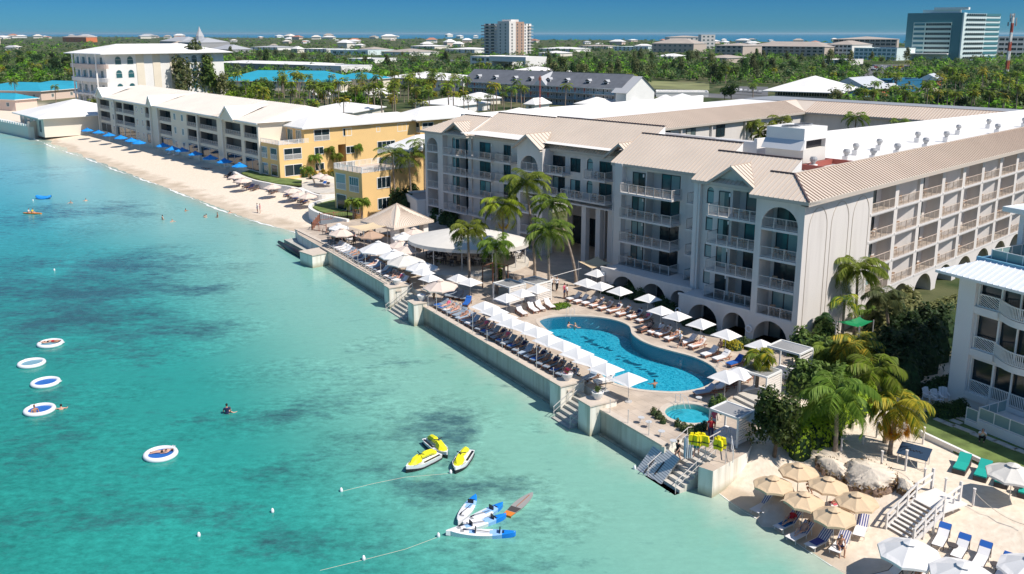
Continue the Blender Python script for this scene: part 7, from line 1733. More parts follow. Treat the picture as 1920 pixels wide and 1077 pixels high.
for k in range(11):
 x=(-.9+k*.13 if k<7 else.35+k*.07)+random.uniform(-.05,.05);y=random.choice([-.2,-.05,.15]);p=t.location;ca,sa=cos(t.rotation_euler[2]),sin(t.rotation_euler[2])
 if k==0:
  mb=MB()
  for s in(-1,1):mb.add([(s*.03,-.05,1.5),(s*.2,-.07,1.48),(s*.25,-.08,1.15),(s*.22,-.07,.85),(s*.02,-.05,.88),(s*.03,.05,1.5),(s*.2,.07,1.48),(s*.25,.08,1.15),(s*.22,.07,.85),(s*.02,.05,.88)],[(0,1,2,3,4)if s<0 else(4,3,2,1,0),(5,6,7,8,9)if s>0 else(9,8,7,6,5),(0,5,6,1),(1,6,7,2),(2,7,8,3),(3,8,9,4),(4,9,5,0)],'yellow_vest')
  v0_=thing('life_vest','','life vest',(p[0]+ca*x-sa*y,p[1]+sa*x+ca*y,p[2]),t.rotation_euler[2],'yellow life vests');mb.build('vest_body',v0_);mb=MB();mb.box(-.26,.26,-.09,.09,1.08,1.12,'plastic_black');mb.build('belt',v0_);o=v0_
 else:o=dup(v0_,(p[0]+ca*x-sa*y,p[1]+sa*x+ca*y,p[2]+random.uniform(-.1,.12)),t.rotation_euler[2]+random.uniform(-.4,.4))
 o.scale=(1.35,1.35,1.2);o['label']='%s yellow life vest from the left on the rack by the last steps'%ORD[k]
t=thing('surfboard_rack','row of upright pale boards beside the life vests','board rack',W(1283,858,ZD),RH+.9)
for k in range(4):mb=MB();mb.add([*[(k*.14+q,y_,z_)for q in(0,.05)for y_,z_ in((-.2,0),(.2,0),(.26,.9),(.14,1.5),(-.14,1.5),(-.26,.9))]],[(0,1,2,3,4,5),(11,10,9,8,7,6),(0,6,7,1),(1,7,8,2),(2,8,9,3),(3,9,10,4),(4,10,11,5),(5,11,6,0)],'plastic_white' if k%2 else 'cushion_bluegrey');mb.build('board',t)
for(x,y,z,l)in((-13.35,-.1,2.9,'white lifebuoy on the wall between the hotel arches'),(-4.95,-.12,3.0,'white lifebuoy on the pillar near the corner arch')):
 mb=MB();P=[(.32*cos(2*pi*k/16),0,.32*sin(2*pi*k/16))for k in range(17)];mb.tube(P,.07,'plastic_white',6,cap=False);o=mb.build('lifebuoy',None,HL(x,y,z),RH);tag(o,l,'lifebuoy','white lifebuoys')
for(x,y,z,w_,h_,l)in((-13.6,2.2,3.3,.6,1.2,'white notice board between the second and third arch'),(-25.6,2.2,3.1,.5,1.2,'white notice board left of the first arch')):
 t=thing('notice_board',l,'sign',HL(x,y,z),RH);mb=MB();mb.box(-w_/2,w_/2,-.05,0,0,h_,'plastic_white');mb.build('panel',t);mb=MB()
 for k in range(7):mb.box(-w_*.38,w_*(.38-.1*(k%3)),-.056,-.05,h_*(.12+.12*k),h_*(.12+.12*k)+.03,'metal_grey')
 mb.build('lettering',t)
# ---------------- boats and floats
def at_sea(px,py,z=0.0):return W(px,py,z)
def hull_mesh(mb,L,Wd,prof,m,zb,zt,n=14,tip=1.6):
 """tapered hull: stations along y; bow at +y"""
 rows=[]
 for i in range(n+1):
  t=i/n;y=-L/2+L*t;w=Wd/2*prof(t);rows.append([(-w,y,zt(t)),(-w*.75,y,zb(t)),(w*.75,y,zb(t)),(w,y,zt(t))])
 for a,b in zip(rows,rows[1:]):
  mb.face([a[0],a[1],b[1],b[0]],m);mb.face([a[1],a[2],b[2],b[1]],m);mb.face([a[2],a[3],b[3],b[2]],m);mb.face([a[3],a[0],b[0],b[3]],m)
 mb.face([rows[0][0],rows[0][3],rows[0][2],rows[0][1]],m);mb.face([rows[-1][1],rows[-1][2],rows[-1][3],rows[-1][0]],m);return rows
def jetski(px,bow,label):
 a=at_sea(*px,.2);b=at_sea(*bow,.2);rz=atan2(b[1]-a[1],b[0]-a[0])-pi/2;p=((a[0]+b[0])/2,(a[1]+b[1])/2,0)
 if 'jet' in LPROTO:return dup(LPROTO['jet'],p,rz,label)
 t=thing('jet_ski',label,'jet ski',p,rz,'yellow and white jet skis moored together');mb=MB();L=3.2
 pf=lambda t_:(.86+.14*min(1,t_*5))*(1 if t_<.55 else max(.06,1-((t_-.55)/.45)**2.2))
 hull_mesh(mb,L,1.15,pf,'plastic_white',lambda t_:-.15+.35*max(0,t_-.7),lambda t_:.42+.12*max(0,(t_-.6)/.4));mb.build('hull',t)
 mb=MB();hull_mesh(mb,L*1.01,1.19,pf,'plastic_black',lambda t_:-.2,lambda t_:.12+.18*max(0,(t_-.6)/.4));mb.build('rubbing_strip',t)
 mb=MB();mb.tube([(0,-1.35,.5),(0,-.9,.74),(0,-.3,.78),(0,.1,.70)],[.16,.22,.24,.16],'yellow',8);mb.build('seat',t)
 mb=MB();mb.add([(-.30,.25,.5),(.30,.25,.5),(.36,.9,.5),(.16,1.35,.5),(-.16,1.35,.5),(-.36,.9,.5),(-.18,.3,.95),(.18,.3,.95),(.2,.75,.82),(0,1.2,.6),(-.2,.75,.82)],[(0,1,7,6),(1,2,8,7),(2,3,9,8),(4,5,10,9),(5,0,6,10),(6,7,8,10),(8,9,10),(3,4,9)],'yellow');mb.build('cowl',t)
 mb=MB();mb.tube([(-.36,.1,1.02),(0,.2,.98),(.36,.1,1.02)],.035,'plastic_black',6);mb.tube([(0,.2,.98),(0,.45,.85)],.05,'plastic_black',6);mb.build('handlebar',t)
 mb=MB()
 for s in(-1,1):mb.add([(s*.30,-1.45,.43),(s*.50,-1.45,.43),(s*.52,.2,.435),(s*.34,.2,.435)],[(0,1,2,3)if s>0 else(3,2,1,0)],'plastic_black');mb.face([(s*.42,.5,.455),(s*.5,.45,.455),(s*.36,1.15,.50),(s*.28,1.1,.50)]if s>0 else[(s*.28,1.1,.50),(s*.36,1.15,.50),(s*.5,.45,.455),(s*.42,.5,.455)],'metal_grey')
 mb.build('footwell',t);LPROTO['jet']=t;return t
jetski((806,829),(834,852),'yellow and white jet ski at the back of the three, turned to the right');jetski((822,853),(760,883),'yellow and white jet ski in front left, bow pointing left');jetski((877,850),(855,882),'yellow and white jet ski floating apart on the right')
def kayak(tail,bow,label,m2='plastic_blue',kind='kayak',two=False,w=.78):
 """bow end is the coloured end"""
 a=at_sea(*tail,.15);b=at_sea(*bow,.15);L=hypot(b[0]-a[0],b[1]-a[1]);rz=atan2(b[1]-a[1],b[0]-a[0])-pi/2;p=((a[0]+b[0])/2,(a[1]+b[1])/2,.0)
 t=thing('kayak',label,'kayak',p,rz,'blue and white kayaks tied together');pf=lambda t_:max(.03,sin(pi*min(1,max(0,t_)))**.62)
 for nm,t0,t1,m in(('white_hull',0,.66,'plastic_white'),('fading_section',.66,.80,'plastic_midblue'),('blue_end',.80,1,m2)):
  mb=MB();rows=[];n=14
  for i in range(n+1):
   tt=t0+(t1-t0)*i/n;y=-L/2+L*tt;w_=w/2*pf(tt);zt=.26+.14*abs(2*tt-1)**2;rows.append([(-w_,y,zt),(-w_*.7,y,-.12+.2*abs(2*tt-1)**3),(w_*.7,y,-.12+.2*abs(2*tt-1)**3),(w_,y,zt),(w_*.45,y,zt+.03),(-w_*.45,y,zt+.03)])
  for c,d in zip(rows,rows[1:]):
   for k in range(6):mb.face([c[k],c[(k+1)%6],d[(k+1)%6],d[k]],m)
  mb.face(rows[0],m);mb.face(rows[-1][::-1],m);mb.build(nm,t)
 for k,yy in enumerate((-.16,.2)if two else(.12,)):
  mb=MB();y=L*yy;mb.add([(-.2,y-.35,.31),(.2,y-.35,.31),(.22,y+.25,.31),(-.22,y+.25,.31)],[(0,1,2,3)],'plastic_midblue');mb.box(-.2,.2,y+.25,y+.32,.3,.58,'plastic_black');mb.build('seat',t)
 mb=MB();mb.box(-.16,.16,L*.30,L*.36,.33,.35,'plastic_black');mb.box(-.15,.15,-L*.32,-L*.26,.33,.35,'metal_grey');mb.build('hatch',t)
 mb=MB();mb.tube([(-.12,-L*.2,.40),(.16,L*.12,.40)],.02,'plastic_black',5);mb.add([(-.2,-L*.28,.4),(-.06,-L*.28,.4),(-.08,-L*.18,.4),(-.16,-L*.18,.4)],[(0,1,2,3)],'plastic_black');mb.build('paddle',t)
 return t
kayak((859,983),(892,933),'kayak standing apart at the back with a bright blue end',w=.85);kayak((868,985),(943,948),'second kayak from the back, broad white hull',w=.85);kayak((836,1002),(949,969),'third kayak with clutter on its seats',two=True);kayak((840,1000),(967,1003),'nearest kayak lying side on with dark blue end',two=True,w=.85)
a=at_sea(951,966,.15);b_=at_sea(999,923,.15);L=hypot(b_[0]-a[0],b_[1]-a[1]);t=thing('paddle_board','grey paddle board with orange tail right of the kayaks','paddle board',((a[0]+b_[0])/2,(a[1]+b_[1])/2,0),atan2(b_[1]-a[1],b_[0]-a[0])-pi/2)
pf=lambda t_:max(.05,sin(pi*(.08+.92*t_))**.6 if t_>.1 else.55)
mb=MB();hull_mesh(mb,L,.85,pf,'board_grey',lambda t_:-.02,lambda t_:.14);mb.build('board',t)
mb=MB();mb.face([(-.3,-L/2-.01,.155),(.3,-L/2-.01,.155),(.36,-L/2+.5,.155),(-.36,-L/2+.5,.155)],'orange');mb.box(-.3,.3,-L/2-.03,-L/2-.005,-.02,.15,'orange');mb.build('tail',t)
mb=MB()
for i in range(14):
 t0,t1=.16+.83*i/14,.16+.83*(i+1)/14;y0,y1=-L/2+L*t0,-L/2+L*t1;w0,w1=.40*pf(t0),.40*pf(t1);mb.face([(-w0,y0,.15),(w0,y0,.15),(w1,y1,.15),(-w1,y1,.15)],'board_grey' if i>2 else 'wicker')
mb.build('deck_pad',t);mb=MB();mb.tube([(0,-.5,.17),(0,L*.36,.17)],.03,'wood_red',5);mb.build('paddle',t)
def float_ring(px,m,label,r=1.27):
 p=at_sea(*px,.2)
 if('fl',m)in LPROTO:return dup(LPROTO[('fl',m)],(p[0],p[1],0),random.uniform(0,3),label)
 t=thing('water_trampoline',label,'floating ring',(p[0],p[1],0),0,'white rimmed floating mesh rings');mb=MB();P=[((r-.2)*cos(2*pi*k/32),(r-.2)*sin(2*pi*k/32),.12)for k in range(33)];mb.tube(P,.2,'plastic_white',8,cap=False)
 mb.build('ring',t,smooth=True);mb=MB();mb.lathe([(r-.38,.10),(r-.38,.13)],(0,0,0),m,32);mb.build('mesh_floor',t)
 mb=MB();mb.tube([(r-.1,0,.1),(r+.1,0,.2),(r+.1,.25,.2),(r-.1,.25,.1)],.03,'plastic_white',5);mb.build('handle',t);LPROTO[('fl',m)]=t;return t
float_ring((94,643),'mesh_pale','farthest floating ring with two people lying inside');float_ring((59,680),'mesh_pale','empty floating ring with a pale see-through floor');float_ring((85,716),'mesh_blue','empty floating ring with a bright blue floor');float_ring((74,767),'mesh_blue','floating ring with a swimmer holding its rim');float_ring((301,850),'mesh_blue','floating ring set apart with one sunbather inside')
def buoy(px,l,m='plastic_white',r=.11):
 p=at_sea(*px);mb=MB();mb.lathe([(.02,-.1),(r,.0),(r*1.05,.12),(r*.7,.25),(.03,.3)],(0,0,0),m,10);o=mb.build('buoy',None,(p[0],p[1],0),smooth=True);tag(o,l,'buoy','small white mooring buoys')
for q,l in(((511,961),'small buoy left of the kayaks on the open water'),((640,922),'small buoy between the lone ring and the jet skis'),((682,1050),'small buoy near the bottom edge of the photo'),((373,1006),'tiny buoy near the lower left'),((845,888),'small buoy touching the right jet ski line'),((822,1007),'small buoy at the tips of the kayaks'),((102,508),'small buoy in the blue water at the left'),((62,377),'tiny red buoy near the paddle board'),((1190,880),'small buoy at the end of the sea wall')):buoy(q,l)
def sea_rope(pts,l):
 P=[at_sea(*q)for q in pts];o=P[0];mb=MB();mb.tube([(p[0]-o[0],p[1]-o[1],.0)for p in P],.013,'rope',4);ob=mb.build('mooring_rope',None,o);tag(ob,l,'rope','floating mooring ropes')
sea_rope([(640,922),(700,907),(760,895),(845,888)],'yellow floating rope from the middle buoy to the jet skis');sea_rope([(600,1070),(682,1050),(760,1030),(822,1007)],'yellow floating rope from the lower buoy to the kayaks')
a=at_sea(60,400,.1);t=thing('paddle_board','orange board carrying two people far out on the left water','paddle board',(a[0],a[1],0),radians(80));mb=MB();hull_mesh(mb,3.6,.9,pf,'orange',lambda t_:-.02,lambda t_:.16);mb.build('board',t)
a=at_sea(82,372,.1);t=thing('inflatable_boat','small bright blue inflatable on the left water','inflatable',(a[0],a[1],0),0);mb=MB();mb.tube([(1.3*cos(2*pi*k/16),.7*sin(2*pi*k/16),.15+.35*abs(cos(2*pi*k/16))**2)for k in range(17)],.25,'umb_blue',6,cap=False);mb.lathe([(.8,.02),(.8,.1)],(0,0,0),'plastic_blue',12);mb.build('tube',t)
# ---------------------------------------------------------------- vegetation
import itertools
def leafquad(mb,p,s,nrm,m,rnd):
 n=Vector(nrm)+Vector((rnd.uniform(-.8,.8),rnd.uniform(-.8,.8),rnd.uniform(-.5,.9)));
 if n.length<1e-3:n=Vector((0,0,1))
 n.normalize();a=n.cross(Vector((rnd.uniform(-1,1),rnd.uniform(-1,1),.3)));
 if a.length<1e-3:a=Vector((1,0,0))
 a.normalize();b=n.cross(a);s2=s*rnd.uniform(.55,1.0);P=Vector(p)
 mb.add([tuple(P-a*s),tuple(P-b*s2*.7+a*s*.1),tuple(P+a*s),tuple(P+b*s2*.7-a*s*.1)],[(0,1,2,3)],m)
def crown(seed,r,h,z0,m,n,s,lumps=10,inner='leaf_dark',droop=0,cone=0):
 rnd=random.Random(seed);mb=MB();L=[]
 for i in range(lumps):
  a=rnd.uniform(0,2*pi);t=(i+.5)/lumps;q=rnd.uniform(.1,.75)*r*(1-cone*t);L.append((q*cos(a),q*sin(a),z0+h*(.12+.76*t)+rnd.uniform(-.08,.08)*h,rnd.uniform(.34,.56)*r*(1-cone*t*.8)))
 L.append((0,0,z0+h*.5,r*.55*(1-cone*.4)))
 for i in range(n):
  c=L[rnd.randrange(len(L))];th=rnd.uniform(0,2*pi);ph=math.acos(rnd.uniform(-.75,1));d=(sin(ph)*cos(th),sin(ph)*sin(th),cos(ph));q=c[3]*rnd.uniform(.72,1.12)
  p=(c[0]+d[0]*q,c[1]+d[1]*q,c[2]+d[2]*q*.8*(h/(2*r)+.35))
  leafquad(mb,p,s*rnd.uniform(.6,1.25),d,m if rnd.random()>.15 else inner,rnd)
 return mb.mesh('crown')
def tree_trunk(h,r,rnd,m='trunk_tree',limbs=4,spread=1.5):
 mb=MB();mb.tube([(0,0,-.3),(rnd.uniform(-.1,.1),rnd.uniform(-.1,.1),h*.5),(rnd.uniform(-.2,.2),rnd.uniform(-.2,.2),h)],[r,r*.75,r*.45],m,6)
 for k in range(limbs):
  a=rnd.uniform(0,2*pi);z=h*rnd.uniform(.45,.8);mb.tube([(0,0,z),(spread*.5*cos(a),spread*.5*sin(a),z+h*.25),(spread*cos(a),spread*sin(a),z+h*.4)],[r*.5,r*.35,r*.15],m,5)
 return mb.mesh('trunk')
TP={}
def treeproto(kind):
 if kind in TP:return TP[kind]
 rnd=random.Random(hash(kind)%999 if False else sum(map(ord,kind)))
 spec={'broad0':('leaf',3.6,5.0,2.4,900,.42,11,0),'broad1':('leaf_dark',4.0,5.0,2.2,900,.45,12,0),'broad2':('leaf_bright',3.2,4.0,1.8,700,.42,9,0),'broad3':('leaf_olive',3.6,5.5,2.4,800,.42,11,.2),'casu0':('leaf_olive',2.9,8.5,2.0,1100,.40,16,.5),'casu1':('leaf_olive',3.4,7.5,1.8,1000,.42,14,.4),'casu2':('leaf',3.0,8.0,1.8,1000,.42,14,.45),'yel':('leaf_yellow',2.6,3.8,1.8,600,.36,9,0)}[kind]
 m,r,h,z0,n,s,lu,co_=spec
 TP[kind]=(crown(sum(map(ord,kind)),r,h,z0,m,n,s,lu,'leaf_dark' if m!='leaf_yellow' else 'leaf',0,co_),tree_trunk(z0+h*.55,.22,rnd,spread=r*.5));return TP[kind]
TT={}
def tree(kind,p,sc,label,group,cat='tree',name='tree',rz=None):
 rz=random.uniform(0,6.28)if rz is None else rz
 if(kind,name)in TT:return dup(TT[(kind,name)],p,rz,label,group,(sc*random.uniform(.85,1.15),sc*random.uniform(.85,1.15),sc*random.uniform(.88,1.12)))
 c,t=treeproto(kind);r=thing(name,label,cat,p,rz,group);r.scale=(sc,)*3
 put('crown',c,r);put('trunk',t,r);TT[(kind,name)]=r;return r
def frond(mb,base,az,el,L,m,rnd,nl=20,droop=1.0,lw=.075,ll=.75,m2=None):
 pts=[];x,z=0,0;e=el;n=9
 for i in range(n+1):
  pts.append((base[0]+x*cos(az),base[1]+x*sin(az),base[2]+z));st=L/n;x+=cos(e)*st;z+=sin(e)*st;e-=droop*(.10+.22*i/n)
 mb.tube(pts,[.035*(1-.8*i/n)for i in range(n+1)],m,3,cap=False)
 sx_,sy_=-sin(az),cos(az)
 for k in range(nl):
  t=.14+.86*(k+.5)/nl;f=t*n;i=min(n-1,int(f));u=f-i;p=[pts[i][c]*(1-u)+pts[i+1][c]*u for c in range(3)];d=[pts[i+1][c]-pts[i][c]for c in range(3)];l=sqrt(sum(c*c for c in d));d=[c/l for c in d]
  q=ll*(sin(pi*min(1,t*1.05))**.55*.9+.25)*rnd.uniform(.85,1.1)
  for s in(-1,1):
   hang=rnd.uniform(.35,.8)*(.5+t*.5)*droop
   o=[d[0]*q*.45+s*sx_*q*.8,d[1]*q*.45+s*sy_*q*.8,d[2]*q*.45-q*hang]
   mid=[p[c]+o[c]*.5 for c in range(3)];mid[2]+=q*.08;tip=[p[c]+o[c]for c in range(3)]
   mm=m if(m2 is None or rnd.random()>.35)else m2
   mb.add([(p[0]-d[0]*lw/2,p[1]-d[1]*lw/2,p[2]),(p[0]+d[0]*lw/2,p[1]+d[1]*lw/2,p[2]),(mid[0]+d[0]*lw*.6,mid[1]+d[1]*lw*.6,mid[2]),tuple(tip),(mid[0]-d[0]*lw*.6,mid[1]-d[1]*lw*.6,mid[2])],[(0,1,2,4),(4,2,3)],mm)
def palm_crown(seed,L,nf,m='frond',nl=20,lw=.085,ll=.85,old=None,oldn=0,m2=None,low=-.5):
 rnd=random.Random(seed);mb=MB();nl=int(nl*1.35)if lw<.1 else nl
 for k in range(nf):
  a=k*2.399+rnd.uniform(-.2,.2);t=k/nf;el=1.25-t*(1.25-low)+rnd.uniform(-.12,.12)
  frond(mb,(0,0,.1),a,el,L*rnd.uniform(.82,1.08)*(.75 if t<.12 else 1),m,rnd,nl,1.0+.35*rnd.random(),lw,ll,m2)
 for k in range(oldn):
  a=rnd.uniform(0,6.28);frond(mb,(0,0,-.05),a,-.5-rnd.random()*.5,L*.8,old,rnd,nl,1.1,lw,ll)
 return mb.mesh('fronds')
def palm_trunk(h,lean,r=.16,m='trunk_palm'):
 mb=MB();n=9;mb.tube([(lean[0]*(t/n)**1.6,lean[1]*(t/n)**1.6,h*t/n-.2*(t==0))for t in range(n+1)],[r*1.5]+[r*(1.1-.35*t/n)for t in range(1,n)]+[r*.9],m,8);return mb.mesh('trunk')
def palm(base,top,label,group,seed,L=2.9,nf=20,m='frond',z=ZD,nuts=True,zc=None,**k):
 b=W(base[0],base[1],z)if zc is None else(*W(top[0],top[1],zc)[:2],z);zt=HZ(top[0],top[1],b[1]);d=ray_at(top[0],top[1],b[1]);h=zt-z
 r=thing('palm_tree',label,'palm tree',b,0,group)
 put('trunk',palm_trunk(h,(d-b[0],0)),r);put('fronds',palm_crown(seed,L,nf,m,**k),r,(d-b[0],0,h))
 if nuts:
  mb=MB();rnd=random.Random(seed)
  for q in range(7):a=rnd.uniform(0,6.28);mb.lathe([(.02,-.14),(.1,-.06),(.11,.03),(.05,.12),(.01,.14)],(d-b[0]+.25*cos(a),.25*sin(a),h-.15-rnd.random()*.2),'frond_brown' if q%2 else 'leaf_olive',6)
  mb.build('coconuts',r)
 return r
def ray_at(px,py,y):
 u=(px-960)/FP;v=(YP-py)/FP;return u/(cos(PT)+v*sin(PT))*y
g='tall coconut palms on the pool deck'
palm((880,536),(877,433),'coconut palm farthest left on the deck, before the white domed canopy',g,1,L=3.0,nf=24,nl=26)
palm((931,552),(929,462),'shortest coconut palm of the deck group, crown at the dome edge',g,2,L=2.9,nf=20,nl=24)
palm((945,530),(942,388),'coconut palm with yellowing lower fronds left of the tallest palm',g,3,L=3.5,nf=22,nl=26,old='frond_yellow',oldn=4,m2='leaf_bright')
palm((1003,526),(986,344),'tallest coconut palm rising before the hotel gable',g,4,L=4.0,nf=26,nl=30)
palm((1029,562),(1028,436),'coconut palm in front of the open lobby, right of the tallest',g,5,L=3.6,nf=24,nl=28)
palm((1081,537),(1036,384),'leaning coconut palm nearest the lobby with a dark slanted trunk',g,6,L=3.1,nf=20,nl=24)
g='coconut palms between hotel corner and beach'
palm((1602,628),(1608,508),'coconut palm before the bright end wall of the hotel',g,7,L=3.4,nf=28,nl=28,z=1.9)
palm((1566,848),(1569,742),'coconut palm standing behind the bright green bush',g,8,L=3.6,nf=22,nl=32,z=1.8)
palm((1668,852),(1684,764),'coconut palm with orange and yellow fronds beside the navy banner',g,9,L=2.9,nf=16,nl=32,z=1.9,m='frond_yellow',m2='frond',old='frond_orange',oldn=14)
palm((1418,735),(1424,670),'young yellowish palm at the right end of the pool',g,10,L=1.7,nf=14,nl=20,m='frond',m2='frond_yellow',nuts=False)
palm((1577,660),(1583,568),'thin pale palm against the end wall of the hotel',g,11,L=1.9,nf=9,nl=16,m='frond',m2='frond_yellow',nuts=False,z=1.9)
palm((1660,830),(1640,700),'dense green palm behind the orange palm',g,12,L=2.8,nf=20,nl=26,z=1.9,m2='leaf_bright')
palm((1540,700),(1552,660),'low bushy palm below the green shade sail',g,13,L=2.2,nf=18,nl=22,z=1.9,nuts=False)
palm((1665,650),(1660,560),'fan shaped palm right of the green shade sail',g,14,L=2.3,nf=22,nl=24,z=1.9,m='leaf_olive',nuts=False,low=-.2)
palm((1530,640),(1535,600),'small dark palm at the foot of the hotel end wall',g,15,L=1.7,nf=16,nl=18,z=1.9,m='leaf_dark',nuts=False)
palm((1620,620),(1625,585),'little palm with bare stems behind the green shade sail',g,16,L=1.6,nf=10,nl=14,z=1.9,nuts=False)
palm((1600,720),(1605,650),'yellow green palm in the middle of the thicket',g,17,L=2.7,nf=20,nl=24,z=1.9,m2='frond_yellow',nuts=False)
g='palms beside the yellow apartments'
for i,(b_,t_,L_,l)in enumerate([((742,396),(735,290),3.9,'tall palm in front of the right yellow apartments'),((772,394),(766,298),3.6,'palm behind the pavilion roof before the yellow wall'),((797,392),(795,272),3.8,'palm touching the left end of the hotel'),((600,328),(590,296),1.9,'leftmost small palm before the left yellow apartments'),((618,324),(616,281),1.9,'tallest of three small palms before the left yellow apartments'),((634,324),(631,293),1.7,'rightmost of three small palms before the left yellow apartments'),((669,318),(669,276),1.7,'small palm between the two yellow buildings'),((663,412),(662,379),1.6,'left small palm at the horseshoe wall'),((679,413),(679,379),1.6,'right small palm at the horseshoe wall'),((486,310),(485,255),2.2,'palm between cream and yellow apartments'),((300,270),(301,242),2.0,'left of two small palms before the cream apartments'),((312,272),(313,241),2.0,'right of two small palms before the cream apartments'),((180,235),(178,190),2.6,'palm at the left corner of the cream apartments'),((590,345),(575,318),1.6,'tiny palm on the terrace of the yellow apartments')]):
 palm(b_,t_,l,g,30+i,L=L_,nf=18,nl=14,lw=.14,z=1.8,nuts=False)
g='palms in the hotel courtyard'
for i,(b_,t_,L_,l)in enumerate([((1412,275),(1410,235),3.2,'leftmost palm in the hotel courtyard'),((1440,275),(1441,240),3.0,'second palm from the left in the hotel courtyard'),((1462,272),(1464,228),3.2,'third palm in the hotel courtyard beside the metal roof corner'),((1505,270),(1515,247),2.4,'low bright palm in the middle of the hotel courtyard'),((1608,262),(1605,222),3.4,'large palm before the arched windows of the courtyard'),((1688,258),(1688,235),3.0,'rightmost palm crown over the white parapet'),((1428,278),(1427,254),2.4,'short palm at the courtyard corner')]):
 palm(b_,t_,l,g,50+i,L=L_,nf=20,nl=16,lw=.14,z=2.0,nuts=False,zc=[12.6,13.6,14.6,13.2,15.3,14.8,12.2][i])
PP={}
def midpalm(p,sc,label,k):
 kind=k%4
 if kind not in PP:
  r=thing('palm_tree',label,'palm tree',p,0,'palms beyond the hotel');h=8.5;put('trunk',palm_trunk(h,(.4,0),.2),r);put('fronds',palm_crown(70+kind,3.0,15,'frond',nl=9,lw=.26,ll=.75,m2=[None,'leaf_bright','frond_yellow',None][kind],old='frond_brown',oldn=[0,2,0,4][kind],low=-.6),r,(.4,0,h));PP[kind]=r;r.scale=(sc,)*3;return
 dup(PP[kind],p,random.uniform(0,6.28),label,'palms beyond the hotel',(sc,sc,sc*random.uniform(.8,1.15)))
def clear(p,m=4):
 lx,ly=LH(p)
 if-84<lx<6 and-5<ly<134:return False
 if cd(p[0],p[1])<32 and p[1]<700:return False
 for A,B,b in BUILDS:
  dx,dy=p[0]-A[0],p[1]-A[1];ca,sa=cos(b.a),sin(b.a);x,y=dx*ca+dy*sa,-dx*sa+dy*ca
  if-m<x<b.L+m and-m-4<y<b.D+m:return False
 return True
for nm in('beach_apartments','yellow_apartments','yellow_apartments.001','office_building','dormer_building','apartment_tower','glass_office'):
 o=bpy.data.objects[nm];Lb={'beach_apartments':113,'office_building':25,'dormer_building':75,'apartment_tower':40,'glass_office':62}.get(nm,12);Db={'beach_apartments':25,'office_building':52,'dormer_building':16,'apartment_tower':46,'glass_office':60}.get(nm,50)
 class _B:pass
 q=_B();q.L=Lb;q.D=Db;q.a=o.rotation_euler[2];BUILDS.append(((o.location[0],o.location[1]),None,q))
ROADS=[[(1195,176),(1440,189),(1440,160),(1360,160),(1200,168)],[(1598,134),(1700,139),(1722,120),(1610,119)],[(1590,154),(1650,158),(1665,131),(1640,130)],[(1210,168),(1330,172),(1330,155),(1215,151)],[(560,110),(1000,119),(1000,114),(560,106)]]
def inpx(px,py):return any(inside(px,py,r)for r in ROADS)
random.seed(77)
def where(px,py):
 if px<150:return 'left of the office with curved balconies' if py<160 else 'before the blue roofs at the left edge'
 if px<420:return 'beside the office with curved balconies'
 if px<700:return 'around the long blue roofed building' if py>125 else 'in the wood beyond the blue roof'
 if px<900:return 'between blue roof and dormer building' if py>140 else 'in the wood left of the tower'
 if px<1180:return 'before the dormer building' if py>150 else 'in the wood below the tower'
 if px<1450:return 'in the wood left of the white hip roof'
 if px<1650:return 'around the white hip roofed hall'
 return 'in the palm grove at the right edge'
palm_regs=[((480,700,206,236),26),((400,720,176,196),26),((690,860,205,232),14),((540,880,168,212),60),((430,560,165,200),16),((700,860,160,195),20),((870,1010,190,222),16),((1040,1200,185,205),10),((1330,1460,150,196),14),((1590,1920,168,222),60),((0,140,190,215),6),((250,420,150,190),16),((1500,1920,140,170),24),((880,1000,130,150),8)]
PN=['plain green','bright green','yellowish','brown skirted']
k=0
for(x0,x1,y0,y1),n in palm_regs:
 for _ in range(n):
  px,py=random.uniform(x0,x1),random.uniform(y0,y1);p=W(px,py,1.8)
  if not clear(p,2)or inpx(px,py):continue
  midpalm(p,random.uniform(.75,1.2),'%s palm %s'%(PN[k%4],where(px,py)),k);k+=1
print('palms',k)
regs=[((0,140,105,150),34,['broad1','broad0','broad1','broad2','yel']),((140,420,100,130),16,['broad1','casu1']),((325,410,150,190),7,['casu0','casu1']),((215,330,160,192),9,['casu1','broad0']),((410,560,176,212),14,['broad0','broad2']),((560,880,175,215),34,['broad0','broad2','broad3','yel']),((420,900,106,140),38,['casu1','broad0','broad3','casu2']),((1000,1450,112,162),68,['casu0','casu1','casu2','broad0']),((1440,1700,112,140),26,['casu0','broad1','broad0']),((1560,1920,140,215),54,['broad0','broad1','broad2','broad3']),((1330,1460,160,195),8,['broad0','broad1'])]
KN={'b':'leafy','c':'feathery','y':'yellow flowering'};CN_={'broad0':'green','broad1':'dark green','broad2':'bright green','broad3':'olive','casu0':'tall olive','casu1':'broad olive','casu2':'green','yel':''}
k=0
for(x0,x1,y0,y1),n,kinds in regs:
 for _ in range(n):
  px,py=random.uniform(x0,x1),random.uniform(y0,y1);p=W(px,py,1.7)
  if not clear(p,3)or inpx(px,py):continue
  kd=random.choice(kinds);sc=random.uniform(.75,1.15)*(1.25 if kd[0]=='c' else 1.0)*(1.25 if px<140 and py<150 else 1)
  if k>=299:break
  tree(kd,p,sc,('%s %s tree %s'%(CN_[kd],KN[kd[0]],where(px,py))).strip(),'trees beyond the hotel');k+=1
print('trees',k)
